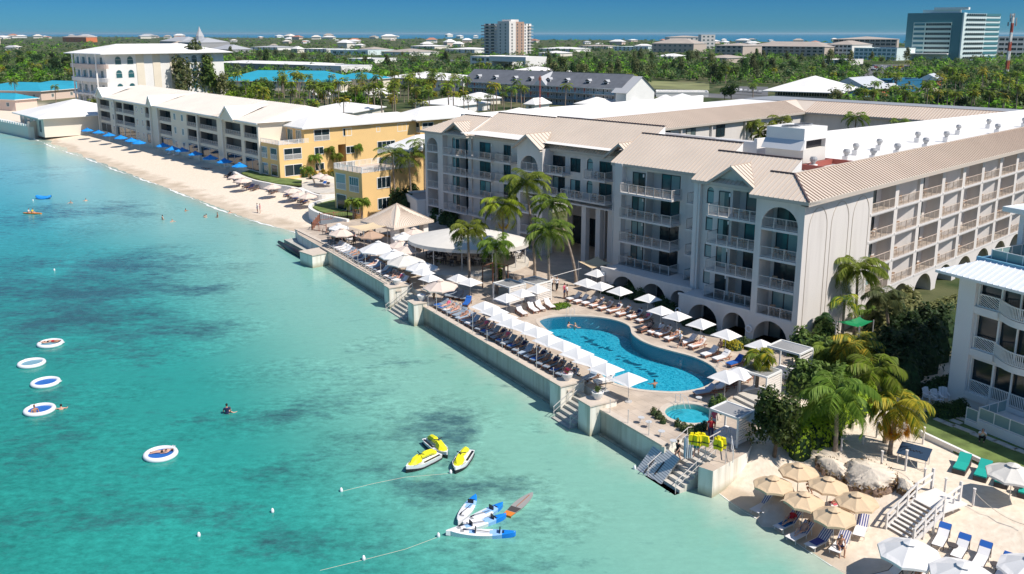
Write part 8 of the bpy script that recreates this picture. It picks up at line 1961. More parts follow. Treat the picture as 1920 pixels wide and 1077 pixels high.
for i,(q,sc,kd,l)in enumerate([((372,192),2.6,'casu0','tallest feathery tree right of the office with curved balconies'),((350,196),2.2,'casu1','broad feathery tree touching the white office roof'),((398,192),2.0,'casu2','feathery tree between office and blue roof'),((330,192),1.3,'casu1','low feathery tree behind the cream apartments roof'),((290,192),1.2,'broad3','olive tree at the foot of the white office'),((265,190),1.0,'broad0','green tree at the foot of the white office'),((420,192),1.3,'casu0','narrow olive tree left of the blue roof')]):tree(kd,W(*q,1.8),sc,l,'trees beyond the hotel')
rnd=random.Random(5);mbw=MB();c_=0
for i in range(9600):
 u=rnd.random();py=67.5+u**1.25*95;px=rnd.uniform(-30,1950)
 if i>9000:px=rnd.uniform(1560,1950);py=rnd.uniform(135,214)
 p=W(px,py,1.8)
 if p[1]>far_limit(p[0],p[1])*.97 or inpx(px,py):continue
 if not clear(p,3+p[1]*.004):continue
 if py>104 and p[0]<-60 and p[1]<380:continue
 dist=p[1];s=1.0+dist/1500;R=rnd.uniform(2.2,4.2)*(1+dist/4500);H_=rnd.uniform(3.5,8.5);m=rnd.choice(['leaf','leaf','leaf_olive','leaf_dark','leaf_olive','leaf_bright']if py<110 else['leaf','leaf_olive','leaf_bright','leaf_dark'])
 nq=16 if py<95 else 34
 for _ in range(nq):
  a=rnd.uniform(0,6.28);f=rnd.random()**.5*R;z=1.5+H_*(1-(f/R)**2*.6)*rnd.uniform(.55,1.0)
  leafquad(mbw,(p[0]+f*cos(a),p[1]+f*sin(a),z),R*(.42 if nq==16 else.26)*rnd.uniform(.6,1.2),(cos(a)*.5,sin(a)*.5,.8),m,rnd)
 c_+=1
o=mbw.build('woodland');tag(o,'green wood and scrub covering the flat island out to the far shore','woodland',None,'stuff');print('clumps',c_,len(mbw.f))
def bush(pts,h,m,n,label,s=.16,name='bush',z=ZD,inner='hedge_dark',group=None,cat='bush',lump=.35):
 """pts: list of (px,py,radius) ground spots; leaves in mounds over them"""
 rnd=random.Random(len(label)*7+n);c=W(pts[0][0],pts[0][1],z);r=thing(name,label,cat,c,0,group);mb=MB();mi=MB()
 P=[(W(a,b,z)[0]-c[0],W(a,b,z)[1]-c[1],q)for a,b,q in pts]
 for x,y,q in P:
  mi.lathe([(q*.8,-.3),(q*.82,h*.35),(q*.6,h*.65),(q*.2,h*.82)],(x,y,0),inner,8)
 tot=sum(q*q for _,_,q in P)
 for x,y,q in P:
  for _ in range(int(n*q*q/tot)):
   a=rnd.uniform(0,6.28);e=rnd.random()**.7*pi/2;d=(cos(a)*cos(e),sin(a)*cos(e),sin(e));f=rnd.uniform(.82,1.08)*(1+lump*.3*sin(a*3+x)*cos(e*4+y))
   leafquad(mb,(x+d[0]*q*f,y+d[1]*q*f,d[2]*h*f+.05),s*rnd.uniform(.6,1.3),d,m,rnd)
 mi.build('stems',r);mb.build('foliage',r);return r
bush([(1485,838,1.1),(1500,822,1.4),(1520,832,1.5),(1545,830,1.5),(1530,805,1.6),(1555,800,1.5),(1500,850,1.0),(1575,790,1.4),(1600,780,1.3),(1625,770,1.2)],2.2,'leaf_lime',6400,'large bright green bush behind the beige beach parasols',.15,z=1.7)
bush([(1545,655,1.5),(1500,668,1.3),(1525,690,1.6),(1560,700,1.8),(1590,690,1.8),(1620,700,1.8),(1500,735,1.5),(1530,740,1.8),(1570,745,1.8)],2.6,'leaf',5200,'wide green thicket between the hotel corner and the palms',.2,z=1.9)
bush([(1660,690,2.2),(1690,700,2.4),(1720,690,2.2),(1745,670,2.0),(1700,660,2.2),(1730,640,2.0),(1760,640,1.8),(1680,640,1.8),(1650,730,1.8),(1690,735,1.8)],3.4,'leaf_dark',5600,'mass of dark glossy shrubs between palms and villa',.22,z=1.9)
bush([(1655,610,1.6),(1680,600,1.8),(1700,592,1.6),(1640,640,1.6)],2.8,'leaf_olive',2400,'olive palmetto thicket under the balconies of the side wing',.24,z=1.9)
bush([(1745,588,1.0),(1760,583,1.0),(1775,578,1.0),(1790,573,1.0),(1806,568,1.0),(1822,563,1.0)],1.1,'leaf_olive',1700,'grey green hedge along the side wing left of the villa column',.13,z=1.8,name='hedge',cat='hedge')
bush([(1755,778,.8),(1770,780,.9),(1788,777,.9),(1800,772,.8)],.95,'leaf',1900,'rounded clipped hedge at the left foot of the villa',.09,name='hedge',cat='hedge',z=2.0)
bush([(1740,740,.9),(1760,732,1.0),(1780,725,.9)],1.0,'leaf_dark',1200,'dark shrubs behind the white garden chairs',.13,z=2.0)
bush([(1235,785,.38),(1226,778,.34),(1243,794,.3)],.55,'leaf_olive',420,'flowering shrub at the left rim of the hot tub',.07)
bush([(1282,808,.4),(1295,812,.42),(1308,812,.4),(1320,806,.4),(1270,800,.3)],.6,'leaf_olive',900,'green and yellow planting in front of the hot tub',.07)
bush([(1345,775,.55),(1355,770,.6),(1350,762,.5),(1335,768,.4)],.95,'leaf',800,'round green bush between hot tub and louvred cabana',.09)
bush([(1043,578,.9),(1052,576,.9),(1060,575,.7)],.38,'leaf_bright',1300,'low bed of bright grass at the pool beside a palm trunk',.07,name='grass_bed',cat='plant bed')
g='dark shrubs before the hotel arches'
bush([(1190,560,1.0),(1180,555,1.0),(1200,566,.9)],1.5,'leaf_dark',900,'dark round shrub between the first two arches',.1,group=g)
bush([(1250,583,.9),(1240,578,.9),(1262,590,.7)],1.2,'leaf_dark',800,'dark shrub under the third arch',.1,group=g)
bush([(1148,553,.9),(1135,549,.9),(1160,560,.7)],1.0,'leaf_olive',700,'yellowish shrubs behind the leftmost facade parasols',.1,group=g)
bush([(1290,610,.8),(1310,618,.8),(1330,624,.8),(1275,603,.7)],.7,'leaf_dark',900,'low dark hedge behind the loungers at the fourth and fifth arch',.1,group=g)
bush([(1378,655,.8),(1365,650,.7)],.8,'leaf_yellow',700,'yellow green round bush under the parasol near the corner arch',.09,group=g)
bush([(1395,650,.8),(1410,655,.8),(1430,660,.8)],.8,'leaf_dark',700,'dark planting before the corner arch',.1,group=g)
bush([(660,328,1.2),(640,330,1.2),(622,332,1.2),(606,333,1.2),(588,333,1.1),(572,330,1.0)],1.5,'leaf_yellow',1500,'reddish and yellow hedge along the left yellow apartments',.2,z=1.8,name='hedge',cat='hedge')
bush([(165,243,2.6),(178,240,2.2),(190,243,1.8)],2.6,'leaf',1200,'green bush at the left corner of the cream apartments',.35,z=1.8)
bush([(760,400,1.8),(745,398,1.8),(735,392,1.8),(775,388,1.8),(728,385,1.5)],3.6,'leaf_dark',2200,'dark leafy trees behind the pavilion',.28,z=1.9,name='tree',cat='tree')
bush([(820,415,1.3),(835,420,1.3),(810,410,1.2),(850,425,1.2)],2.2,'leaf_dark',1300,'dark palms and shrubs at the left foot of the hotel',.22)
bush([(930,518,.6),(936,525,.6),(925,510,.5)],1.9,'leaf_bright',700,'bright climbing plant between palm trunks at the restaurant corner',.12)
bush([(822,497,.35),(826,500,.3)],.5,'leaf_bright',200,'small bright shrub at the left end of the restaurant railing',.07)
r=thing('sea_grape_tree','tall dark sea grape tree at the end of the deck beside the cabana','tree',W(1452,850,1.8),0)
mbt=MB();mbt.tube([(0,0,-.3),(.1,0,1.2),(-.2,.1,2.4),(0,0,4.2)],[.16,.13,.10,.05],'trunk_tree',7)
for k in range(6):a=k*1.1;mbt.tube([(0,0,1.0+.35*k),(.7*cos(a),.7*sin(a),1.8+.4*k),(1.2*cos(a),1.2*sin(a),2.3+.4*k)],[.08,.05,.02],'trunk_tree',5)
mbt.build('trunk',r);put('crown',crown(91,1.6,4.4,.6,'leaf',3600,.17,18),r)
for q,m in((PLP[3],'leaf_olive'),(PLP[2],'bougain')):
 mb=MB();rnd=random.Random(3)
 for k in range(60):
  a=rnd.uniform(0,6.28);e=rnd.uniform(.4,1.4);mb.bar((0,0,.55),(.4*cos(a)*cos(e),.4*sin(a)*cos(e),.6+.5*sin(e)),.05,.02,m if k%3 else 'leaf')
 mb.build('plant',q)
def rock(pts,h,label,seed,z=.8):
 """stone mound: outline from ground spots, sandy top"""
 rnd=random.Random(seed);C=G(*pts[0]);r=thing('rock',label,'rock',(C[0],C[1],0),0,'large rocks on the near beach');vs=[];fs=[];n=44;K=9
 ring_=[G(*q)for q in pts[1:]];m_=len(ring_)
 def edge(t):
  f=t*m_;i=int(f)%m_;u=f-int(f);a,b=ring_[i],ring_[(i+1)%m_];u=u*u*(3-2*u)*.5+u*.5;return(a[0]*(1-u)+b[0]*u-C[0],a[1]*(1-u)+b[1]*u-C[1],a[2]*(1-u)+b[2]*u)
 for k in range(K+1):
  f=k/K
  for i in range(n):
   e=edge(i/n);nn=1+.09*sin(i*1.7+k*1.9)+.07*sin(i*3.1+seed+k)+rnd.uniform(-.03,.03);sc=(1-f)*1.0 if k>3 else 1.0+.08*sin(k*1.3)-.02*k;hh=[0,.35,.62,.78,.84,.90,.95,1.0,1.02,1.03][k]*h
   if k>3:sc=[1,1,1,1,.88,.72,.54,.36,.18,.0][k]
   vs.append((e[0]*sc*nn,e[1]*sc*nn,min(e[2],C[2])*sc+C[2]*(1-sc)-.1+hh+.06*sc*sin(i*2.3+k*1.9)+.1*(1-sc)))
 for k in range(K):
  for i in range(n):fs.append((k*n+i,k*n+(i+1)%n,(k+1)*n+(i+1)%n,(k+1)*n+i))
 mb=MB();mb.add(vs,fs[:2*n],'rock_side');mb.add(vs,fs[2*n:],'rock_top');mb.build('stone',r,smooth=True);mb=MB()
 for k in range(520):
  i=rnd.randrange(n);e=edge(i/n+rnd.random()/n);zz=rnd.uniform(.0,.85)*h;a=atan2(e[1],e[0]);p=(e[0]*1.04,e[1]*1.04,min(e[2],C[2])-.1+zz);leafquad(mb,p,.09,(cos(a),sin(a),0),'frond_brown' if k%3 else 'leaf_brown',rnd)
 mb.build('dry_growth',r);return r
leafmat('leaf_brown',(.10,.06,.04),(.20,.14,.09));mat('rock_side',(.30,.21,.16),.95,var=.5,vscale=2.5,bump=1,bscale=6);mat('rock_top',(.72,.63,.52),.95,var=.12,vscale=1.5,bump=.6,bscale=5)
rock([(1632,905),(1590,880),(1582,905),(1590,925),(1618,930),(1650,932),(1678,918),(1680,900),(1662,885),(1620,872)],1.0,'large sand topped rock with brown dry growth behind the beige parasols',1)
rock([(1560,888),(1530,862),(1530,880),(1550,902),(1580,912),(1592,900),(1590,878),(1560,862)],1.0,'brown sided rock shelf between green bush and large rock',2)
rock([(1695,918),(1682,905),(1682,925),(1700,935),(1716,930),(1712,914)],.7,'small brown rock left of the wooden stairs',3)
g='white garden chairs behind the clipped hedge'
for i,(q,a)in enumerate((((1742,752),.4),((1756,756),.2),((1769,752),-.2))):
 if i==0:
  t=thing('garden_chair','leftmost white slatted garden chair behind the clipped hedge','chair',W(*q,2.0),a,g);mb=MB()
  for k in range(6):x=-.28+k*.112;mb.bar((x,.25,.3),(x,.55,1.05-.03*abs(k-2.5)),.09,.02,'plastic_white')
  mb.build('backrest',t);mb=MB()
  for k in range(5):y=-.25+k*.12;mb.bar((-.3,y,.38-.03*k),(.3,y,.38-.03*k),.1,.02,'plastic_white')
  mb.build('seat',t)
  for x in(-.33,.33):mb=MB();mb.bar((x,-.3,0),(x,-.3,.6),.08,.04,'plastic_white');mb.bar((x,.35,0),(x,.35,.6),.08,.04,'plastic_white');mb.bar((x,-.35,.62),(x,.4,.62),.12,.03,'plastic_white');mb.build('armrest',t)
  c0=t
 else:dup(c0,W(*q,2.0),a,['','middle white slatted garden chair behind the clipped hedge','rightmost white slatted garden chair behind the clipped hedge'][i])
# ---------------------------------------------------------------- people
def V3(*a):return Vector(a)
def body_mesh(J,name):
 """J: joint positions; one continuous skin grown round the joints"""
 R={'pelvis':(.135,.11),'waist':(.115,.09),'chest':(.15,.105),'neck0':(.07,.065),'neck':(.052,.052),'jaw':(.065,.075),'head':(.080,.095),'crown':(.062,.075)}
 ch=['pelvis','waist','chest','neck0','neck','jaw','head','crown']
 V=[];E_=[];Rr=[];idx={}
 def addv(k,p,r):idx[k]=len(V);V.append(tuple(p));Rr.append(r if isinstance(r,tuple)else(r,r));return idx[k]
 for i,k in enumerate(ch):
  addv(k,J[k],R[k])
  if i:E_.append((idx[ch[i-1]],idx[k]))
 for s in 'lr':
  for chain,rad,root in((['sh','el','wr','hand'],[.058,.043,.030,.034],'chest'),(['hip','kn','an','toe'],[.088,.062,.042,.032],'pelvis')):
   pv=idx[root]
   for k,r in zip(chain,rad):
    if k+s not in J:continue
    v=addv(k+s,J[k+s],r);E_.append((pv,v));pv=v
  if 'hand'+s in J:
   h=Vector(J['hand'+s]);d=(h-Vector(J['wr'+s])).normalized();side_=d.cross(Vector((0,0,1)));side_=side_.normalized()if side_.length>.1 else Vector((1,0,0))
   for q,(o,l)in enumerate(((-.03,.075),(-.01,.085),(.01,.08),(.03,.065))):
    a=addv('f%d%s'%(q,s),h+d*.03+side_*o,.010);E_.append((idx['hand'+s],a));b=addv('g%d%s'%(q,s),h+d*(.03+l)+side_*o*1.2+Vector((0,0,-.015)),.008);E_.append((a,b))
   a=addv('th'+s,h-side_*.045+d*.015,.011);E_.append((idx['wr'+s],a))if False else E_.append((idx['hand'+s],a))
 me=bpy.data.meshes.new(name);me.from_pydata(V,E_,[]);o=bpy.data.objects.new(name,me);COL.objects.link(o)
 sk=o.modifiers.new('s','SKIN');sk.use_smooth_shade=True
 for i,v in enumerate(me.skin_vertices[0].data):v.radius=Rr[i];v.use_root=(i==0)
 ss=o.modifiers.new('u','SUBSURF');ss.levels=1;ss.render_levels=1
 dg=bpy.context.evaluated_depsgraph_get();ev=o.evaluated_get(dg);m2=bpy.data.meshes.new_from_object(ev);m2.name='body'
 bpy.data.objects.remove(o);m2.materials.clear();m2.materials.append(MATS['skin_light'])
 segs=[(V[a],V[b],[k for k,v in idx.items()if v==b][0])for a,b in E_]
 return m2,segs
def near_seg(p,segs):
 best=9;w_=None;tt=0
 for a,b,k in segs:
  a_,b_=Vector(a),Vector(b);d=b_-a_;t=max(0,min(1,(p-a_).dot(d)/max(1e-9,d.dot(d))));q=(p-a_-d*t).length
  if q<best:best=q;w_=k;tt=t
 return w_,tt
def shell(m2,segs,pred,off,name):
 me=m2;vs=[];fs=[];mp={}
 me.calc_loop_triangles if False else None
 for f in me.polygons:
  k,t=near_seg(f.center,segs)
  if pred(k,t,f.center,f.normal):
   q=[]
   for vi in f.vertices:
    if vi not in mp:mp[vi]=len(vs);v=me.vertices[vi];vs.append(tuple(v.co+v.normal*off))
    q.append(mp[vi])
   fs.append(q)
 r=bpy.data.meshes.new(name);r.from_pydata(vs,[],fs);r.materials.append(MATS['cloth_black']);r.polygons.foreach_set('use_smooth',[True]*len(fs));r.update();return r
def J_of(**k):
 """mirror helper: keys ending in _ are mirrored"""
 J={}
 for n,p in k.items():
  if n.endswith('_'):J[n[:-1]+'l']=(-p[0],p[1],p[2]);J[n[:-1]+'r']=p
  else:J[n]=p
 return J
stand=J_of(pelvis=(0,0,.93),waist=(0,.0,1.08),chest=(0,.01,1.28),neck0=(0,.015,1.43),neck=(0,0,1.50),jaw=(0,-.02,1.57),head=(0,-.015,1.66),crown=(0,-.01,1.72),sh_=(.19,.01,1.38),el_=(.25,.04,1.12),wr_=(.26,-.04,.89),hand_=(.26,-.07,.82),hip_=(.10,0,.88),kn_=(.11,-.02,.49),an_=(.11,.03,.08),toe_=(.12,-.12,.035))
walk=dict(stand);walk.update(knl=(-.10,-.16,.52),anl=(-.10,-.20,.11),toel=(-.10,-.35,.07),knr=(.10,.06,.48),anr=(.10,.30,.13),toer=(.10,.20,.04),elr=(.25,-.10,1.14),wrr=(.23,-.26,.98),handr=(.22,-.31,.94),ell=(-.25,.14,1.13),wrl=(-.26,.16,.90),handl=(-.26,.15,.83))
lie=J_of(pelvis=(0,.28,.52),waist=(0,.40,.62),chest=(0,.56,.76),neck0=(0,.68,.87),neck=(0,.73,.92),jaw=(0,.76,.98),head=(0,.82,1.03),crown=(0,.87,1.07),sh_=(.18,.62,.84),el_=(.27,.44,.64),wr_=(.20,.24,.60),hand_=(.15,.17,.60),hip_=(.09,.22,.52),kn_=(.10,-.18,.60),an_=(.09,-.58,.49),toe_=(.10,-.68,.58))
kneeup=dict(lie);kneeup.update(knl=(-.10,-.10,.82),anl=(-.09,-.30,.50),toel=(-.09,-.42,.49))
flat=J_of(pelvis=(0,.0,.10),waist=(0,.15,.11),chest=(0,.36,.12),neck0=(0,.50,.13),neck=(0,.56,.14),jaw=(0,.62,.15),head=(0,.70,.16),crown=(0,.77,.16),sh_=(.18,.45,.12),el_=(.32,.26,.10),wr_=(.30,.02,.08),hand_=(.29,-.05,.08),hip_=(.09,-.06,.10),kn_=(.11,-.46,.12),an_=(.12,-.86,.07),toe_=(.13,-.93,.14))
sit=J_of(pelvis=(0,.05,.50),waist=(0,.06,.65),chest=(0,.0,.85),neck0=(0,-.02,.99),neck=(0,-.04,1.05),jaw=(0,-.07,1.11),head=(0,-.08,1.20),crown=(0,-.07,1.26),sh_=(.19,0,.95),el_=(.24,-.10,.70),wr_=(.16,-.30,.64),hand_=(.13,-.37,.63),hip_=(.10,.0,.49),kn_=(.15,-.40,.52),an_=(.14,-.44,.10),toe_=(.15,-.58,.05))
crouch=J_of(pelvis=(0,.12,.34),waist=(0,.08,.48),chest=(0,-.04,.66),neck0=(0,-.10,.79),neck=(0,-.13,.85),jaw=(0,-.17,.90),head=(0,-.18,.99),crown=(0,-.16,1.05),sh_=(.19,-.06,.76),el_=(.24,-.22,.58),wr_=(.10,-.38,.78),hand_=(.06,-.42,.84),hip_=(.10,.10,.33),kn_=(.16,-.26,.50),an_=(.13,.0,.09),toe_=(.14,-.15,.04))
swim=J_of(pelvis=(0,.05,-.35),waist=(0,.04,-.18),chest=(0,.0,.02),neck0=(0,0,.15),neck=(0,-.01,.21),jaw=(0,-.03,.27),head=(0,-.03,.36),crown=(0,-.02,.42),sh_=(.19,0,.10),el_=(.36,-.10,.02),wr_=(.40,-.32,.0),hand_=(.38,-.38,.0))
wade=J_of(pelvis=(0,0,.02),waist=(0,0,.17),chest=(0,.01,.37),neck0=(0,.015,.52),neck=(0,0,.59),jaw=(0,-.02,.66),head=(0,-.015,.75),crown=(0,-.01,.81),sh_=(.19,.01,.47),el_=(.27,.02,.22),wr_=(.26,-.14,.10),hand_=(.24,-.2,.08),hip_=(.10,0,-.05),kn_=(.11,-.02,-.45))
POSES={}
for nm,J in(('stand',stand),('walk',walk),('lie',lie),('kneeup',kneeup),('flat',flat),('sit',sit),('crouch',crouch),('swim',swim),('wade',wade)):
 b,segs=body_mesh(J,'body_'+nm)
 hd=Vector(J['head']);up=(Vector(J['crown'])-Vector(J['neck'])).normalized()
 fw=Vector((0,-1,0))if nm not in('lie','kneeup','flat')else Vector((0,-.5,.85)if nm!='flat' else(0,0,1))
 POSES[nm]=dict(body=b,hair=shell(b,segs,lambda k,t,c,n:(k in('head','crown'))and((c-hd).dot(fw)<.035 or(c-hd).dot(up)>.055),.018,'hair'),shorts=shell(b,segs,lambda k,t,c,n:(k=='waist' and t<.3)or(k[:3]=='hip')or(k[:2]=='kn' and t<.55),.016,'shorts'),briefs=shell(b,segs,lambda k,t,c,n:(k=='waist' and t<.25)or(k[:3]=='hip' and t>.1)or(k[:2]=='kn' and t<.08),.010,'swim_briefs'),shirt=shell(b,segs,lambda k,t,c,n:(k in('waist','chest'))or(k=='neck0' and t<.8)or(k[:2]=='sh')or(k[:2]=='el' and t<.5),.018,'shirt'),bikini=shell(b,segs,lambda k,t,c,n:(k=='chest' and t>.45 and n.dot(fw)>-.3),.012,'bikini_top'),trousers=shell(b,segs,lambda k,t,c,n:(k=='waist' and t<.3)or(k[:3]=='hip')or(k[:2]in('kn','an')),.018,'trousers'))
 mb=MB();f=hd+fw*.092;sd=fw.cross(up)
 for s in(-1,1):p=f+sd*.03*s+up*.01;mb.box(p.x-.008,p.x+.008,p.y-.008,p.y+.008,p.z-.006,p.z+.006,'hair_dark')
 p=f-up*.045;mb.box(p.x-.018,p.x+.018,p.y-.006,p.y+.006,p.z-.004,p.z+.004,'cloth_red');POSES[nm]['face']=mb.mesh('eyes_and_mouth')
def person(pose,p,rz,label,skin='skin_light',hair='hair_dark',wear=(('shorts','cloth_navy'),),sc=1.0,extra=None,group=None):
 r=thing('person',label,'person',p,rz,group);r.scale=(sc,)*3;P=POSES[pose]
 def po(n,m):
  o=put(n if n!='face' else 'face',P[n],r)
  if m:o.material_slots[0].link='OBJECT';o.material_slots[0].material=MATS[m]
  return o
 po('body',skin);po('hair',hair);po('face',None)
 for n,m in wear:po(n,m)
 return r
def dirpx(a,b,z=ZD):p,q=W(*a,z),W(*b,z);return atan2(q[1]-p[1],q[0]-p[0])+pi/2
S_='shorts';B_=(('briefs','cloth_black'),('bikini','cloth_black'))
person('walk',W(1276,653.6,ZD),radians(110),'woman with pale hair in white top and black shorts walking beside the pool',hair='hair_blond',wear=((S_,'cloth_black'),('shirt','cloth_white')))
person('stand',W(1058,560,ZD),radians(60),'person in pink shirt standing by the grass bed behind the pool',wear=((S_,'cloth_blue'),('shirt','cloth_pink')),sc=1.05)
person('stand',W(1063,561,ZD),radians(80),'person in white shirt right beside the one in pink',skin='skin_tan',wear=((S_,'cloth_navy'),('shirt','cloth_white')))
person('stand',W(1034,545,ZD),radians(30),'person with white shirt and dark shorts in the shaded court',skin='skin_tan',wear=((S_,'cloth_black'),('shirt','cloth_white')))
person('walk',W(1044,546,ZD),radians(10),'person in dark clothes walking in the shaded court right of a trunk',wear=(('trousers','cloth_black'),('shirt','cloth_white')))
person('stand',W(814,568,ZD),radians(-60),'brown skinned man in tan shorts standing at the top of the wide sea steps',skin='skin_tan',wear=((S_,'wood_tan'),))
person('stand',W(1332,824,ZD),radians(-20),'man in red shirt and dark trousers beside the louvred cabana',skin='skin_tan',wear=(('trousers','cloth_navy'),('shirt','cloth_red')),sc=1.03)
person('stand',W(1338,806,ZD),radians(20),'fair haired person standing right behind the man in red',hair='hair_blond',wear=((S_,'cloth_white'),('shirt','cloth_pink')))
person('walk',W(1305,857,ZD),radians(150),'man in teal swim shorts standing above the last steps',wear=((S_,'cloth_teal'),),hair='hair_brown')
person('walk',HL(4.7,wl(4.7)+.7,.98),radians(-60),'woman in black swimsuit stepping down the last sea steps',wear=(('briefs','cloth_black'),('shirt','cloth_black')))
person('crouch',W(1840,829,2.07),radians(-20),'person in white shirt crouching on the lawn taking a photo',wear=(('trousers','cloth_black'),('shirt','cloth_white')),sc=1.05)
person('stand',G(483,399),radians(-50),'person in white standing ankle deep at the waterline of the long beach',wear=((S_,'cloth_white'),('shirt','cloth_white')))
person('stand',G(488,400),radians(-70),'person in pink at the waterline beside the one in white',wear=(('briefs','cloth_pink'),('shirt','cloth_pink')))
person('stand',G(568,379),radians(-40),'person in pale blue standing by the loungers at the curved wall',wear=((S_,'cloth_navy'),('shirt','cloth_white')))
sw=[((305,413),'wade','leftmost of the two people standing deep in the bay near the beach'),((323,416),'swim','person with wet back right of the leftmost standing bather'),((348,396),'swim','lone bather floating farthest from the group in the bay'),((383,408),'swim','dark haired bather of the close pair in the bay'),((387,406),'swim','pink shouldered bather touching the dark haired one'),((408,408),'wade','bather standing in the bay nearest the shore'),((133,381),'swim','left one of two lone heads in the far bay'),((161,377),'swim','right one of two lone heads in the far bay'),((426,776),'wade','bather in dark shirt holding a companion in the open water'),((430,773),'swim','companion of the bather in the dark shirt'),((115,768),'swim','bather with yellow band swimming right of the ring'),((66,778),'wade','bather holding the rim of the floating ring'),((431,400),'swim','pink bather near the beach right of the standing one')]
for i,(q,po_,l)in enumerate(sw):person(po_,W(*q,0),random.uniform(0,6),l,skin=['skin_light','skin_light','skin_tan'][i%3],wear=((('shirt','cloth_navy'),)if i==8 else()),hair=['hair_dark','hair_brown'][i%2],sc=1.1)
person('swim',W(1078,613,ZD-.1),2,'bather with fair hair in the shallow end of the pool',hair='hair_blond',wear=());person('swim',W(1066,611,ZD-.1),1,'dark haired bather in the shallow end of the pool',wear=());person('swim',W(1227,721,ZD-.1),radians(200),'swimmer crossing the near end of the pool',skin='skin_tan',wear=())
p=W(89,642,.15);person('flat',(p[0],p[1],.12),radians(120),'left person lying in the farthest floating ring',wear=B_);p=W(104,641,.15);person('flat',(p[0]-.1,p[1],.12),radians(-100),'right person lying in the farthest floating ring',wear=(('shorts','cloth_red'),),skin='skin_tan')
p=W(305,848,.15);person('flat',(p[0],p[1],.12),radians(-75),'sunbather in black bikini lying in the lone floating ring',wear=B_)
p=W(54,400,.1);person('sit',(p[0],p[1],-.3),radians(90),'left person sitting on the orange board far out',wear=(('shirt','cloth_white'),));p=W(61,400,.1);person('sit',(p[0],p[1],-.3),radians(90),'right person in yellow vest sitting on the orange board',wear=(('shirt','cloth_yellow'),))
random.seed(9)
def onlounger(lp_,label,**k):
 (p,rz)=lp_;person(random.choice(['lie','lie','kneeup']),(p[0],p[1],(p[2]if len(p)>2 and p[2]!=0 and False else ZD)-.06),rz-pi/2,label,**k)
WR=[('navy swim shorts',((S_,'cloth_navy'),)),('a black bikini',B_),('red swim shorts',((S_,'cloth_red'),)),('a pink swimsuit',(('briefs','cloth_pink'),('shirt','cloth_pink'))),('blue swim shorts',((S_,'cloth_blue'),)),('a white shirt',((S_,'cloth_navy'),('shirt','cloth_white'))),('a dark shirt',((S_,'cloth_black'),('shirt','cloth_navy')))]
for i in(1,2,3,5,6,8,9,10,12,13,15,16,18,19,20,21,22,23,24):
 if i<len(LWALL):w_=random.choice(WR);onlounger(LWALL[i],'guest in %s reclining on the %s lounger from the wide steps'%(w_[0],ORD[i]),wear=w_[1],skin=random.choice(['skin_light','skin_tan','skin_light']),hair=random.choice(['hair_dark','hair_brown','hair_blond']),group='guests reclining along the sea wall')
for i in(5,6,9,11,13,16,17,18):
 if i<len(LLEFT):w_=random.choice(WR);onlounger(LLEFT[i],'guest in %s on the %s lounger from the left wall end'%(w_[0],ORD[i]),wear=w_[1],skin=random.choice(['skin_light','skin_tan']),hair=random.choice(['hair_dark','hair_brown']),group='guests on the left loungers')
for i,w_ in((3,WR[1]),(4,WR[4]),(5,WR[6]),(6,WR[0]),(7,WR[6]),(8,WR[3]),(9,WR[2]),(10,WR[5]),(11,WR[1]),(12,WR[4]),(14,WR[2])):onlounger(LFAC[i],'guest in %s on the %s lounger from the left before the arches'%(w_[0],ORD[i]),wear=w_[1],skin=random.choice(['skin_light','skin_tan']),hair=random.choice(['hair_dark','hair_brown','hair_blond']),group='guests before the hotel arches')
p=W(1351,660,ZD);person('sit',p,HV-.2-pi/2,'bare backed man in a cap sitting sideways on a lounger near the corner',wear=((S_,'cloth_navy'),))
def onsl(i,pose,label,dz=-.02,**k):p,rz=SLP[i];person(pose,(p[0],p[1],p[2]+dz-.06),rz-pi/2,label,**k)
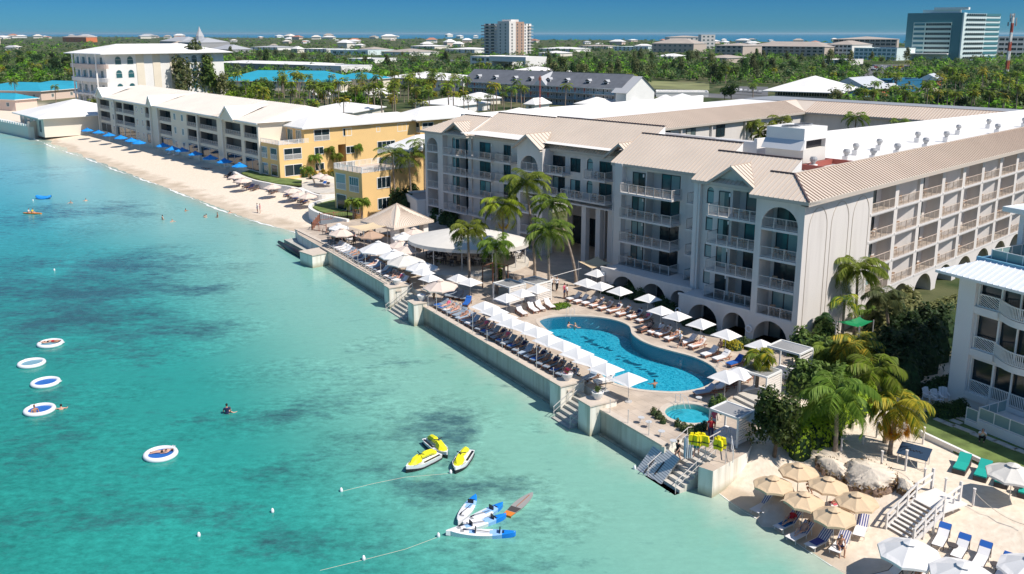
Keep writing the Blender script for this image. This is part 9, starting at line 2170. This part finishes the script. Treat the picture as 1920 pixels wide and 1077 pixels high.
onsl(2,'kneeup','person in red shirt under the middle beige parasol',wear=((S_,'cloth_navy'),('shirt','cloth_red')));onsl(3,'kneeup','reclining person in blue shorts nearest the water',wear=((S_,'cloth_blue'),));onsl(7,'lie','sunbather in black lying on the pink towel before the rock',wear=B_,skin='skin_tan')
p,rz=SLP[5];person('sit',(p[0]-.1,p[1]-.3,p[2]-.12),rz-pi/2+.6,'sunburnt man in navy shorts sitting on the lounger near the water',skin='skin_tan',wear=((S_,'cloth_navy'),),sc=1.05)
p=G(1520,926);person('crouch',p,radians(-60),'dark haired woman crouching in the sand between beige parasols',skin='skin_tan',wear=B_)
p,rz=BLP[4];person('lie',(p[0],p[1],p[2]-.08),rz-pi/2,'person half hidden under the large white parasol at the bottom',skin='skin_tan',wear=((S_,'wood_tan'),))
for i,(q,l)in enumerate([((622,447),'diner seated at the left end of the deck'),((640,455),'second diner at the left end of the deck'),((664,452),'diner beside the brown parasol'),((845,487),'diner in white under the left edge of the dome'),((880,490),'diner under the front edge of the dome'),((920,487),'diner in blue at the table under the right edge of the dome'),((786,458),'diner between pavilion and dome')]):
 person('sit',W(*q,ZD+(.45 if 840<q[0]<930 else 0)),i*1.1,l,wear=((S_,'cloth_navy'),('shirt',['cloth_white','cloth_navy','cloth_red','cloth_white','cloth_black','cloth_blue','cloth_pink'][i])),skin=['skin_light','skin_tan'][i%2],hair=['hair_dark','hair_brown'][i%2])
for i,(q,l)in enumerate([((383,316),'sunbather lying on the sand before the cream apartments'),((391,317),'second sunbather lying on the open sand')]):p=G(*q);person('flat',p,1.2+i,l,wear=B_)
# ---------------------------------------------------------------- air
hz=bpy.data.materials.new('haze');hz.use_nodes=True;nt=hz.node_tree;nt.nodes.remove(nt.nodes['Principled BSDF']);pv=nt.nodes.new('ShaderNodeVolumePrincipled')
pv.inputs['Color'].default_value=(.60,.88,1,1);pv.inputs['Density'].default_value=2.2e-5;pv.inputs['Anisotropy'].default_value=.2;nt.links.new(pv.outputs[0],nt.nodes['Material Output'].inputs['Volume']);MATS['haze']=hz
mb=MB();mb.box(-140000,140000,-61000,140000,-5,75,'haze');o=mb.build('haze',kind='stuff');tag(o,'thin pale haze over the far plain and the bay','haze',None,'stuff')
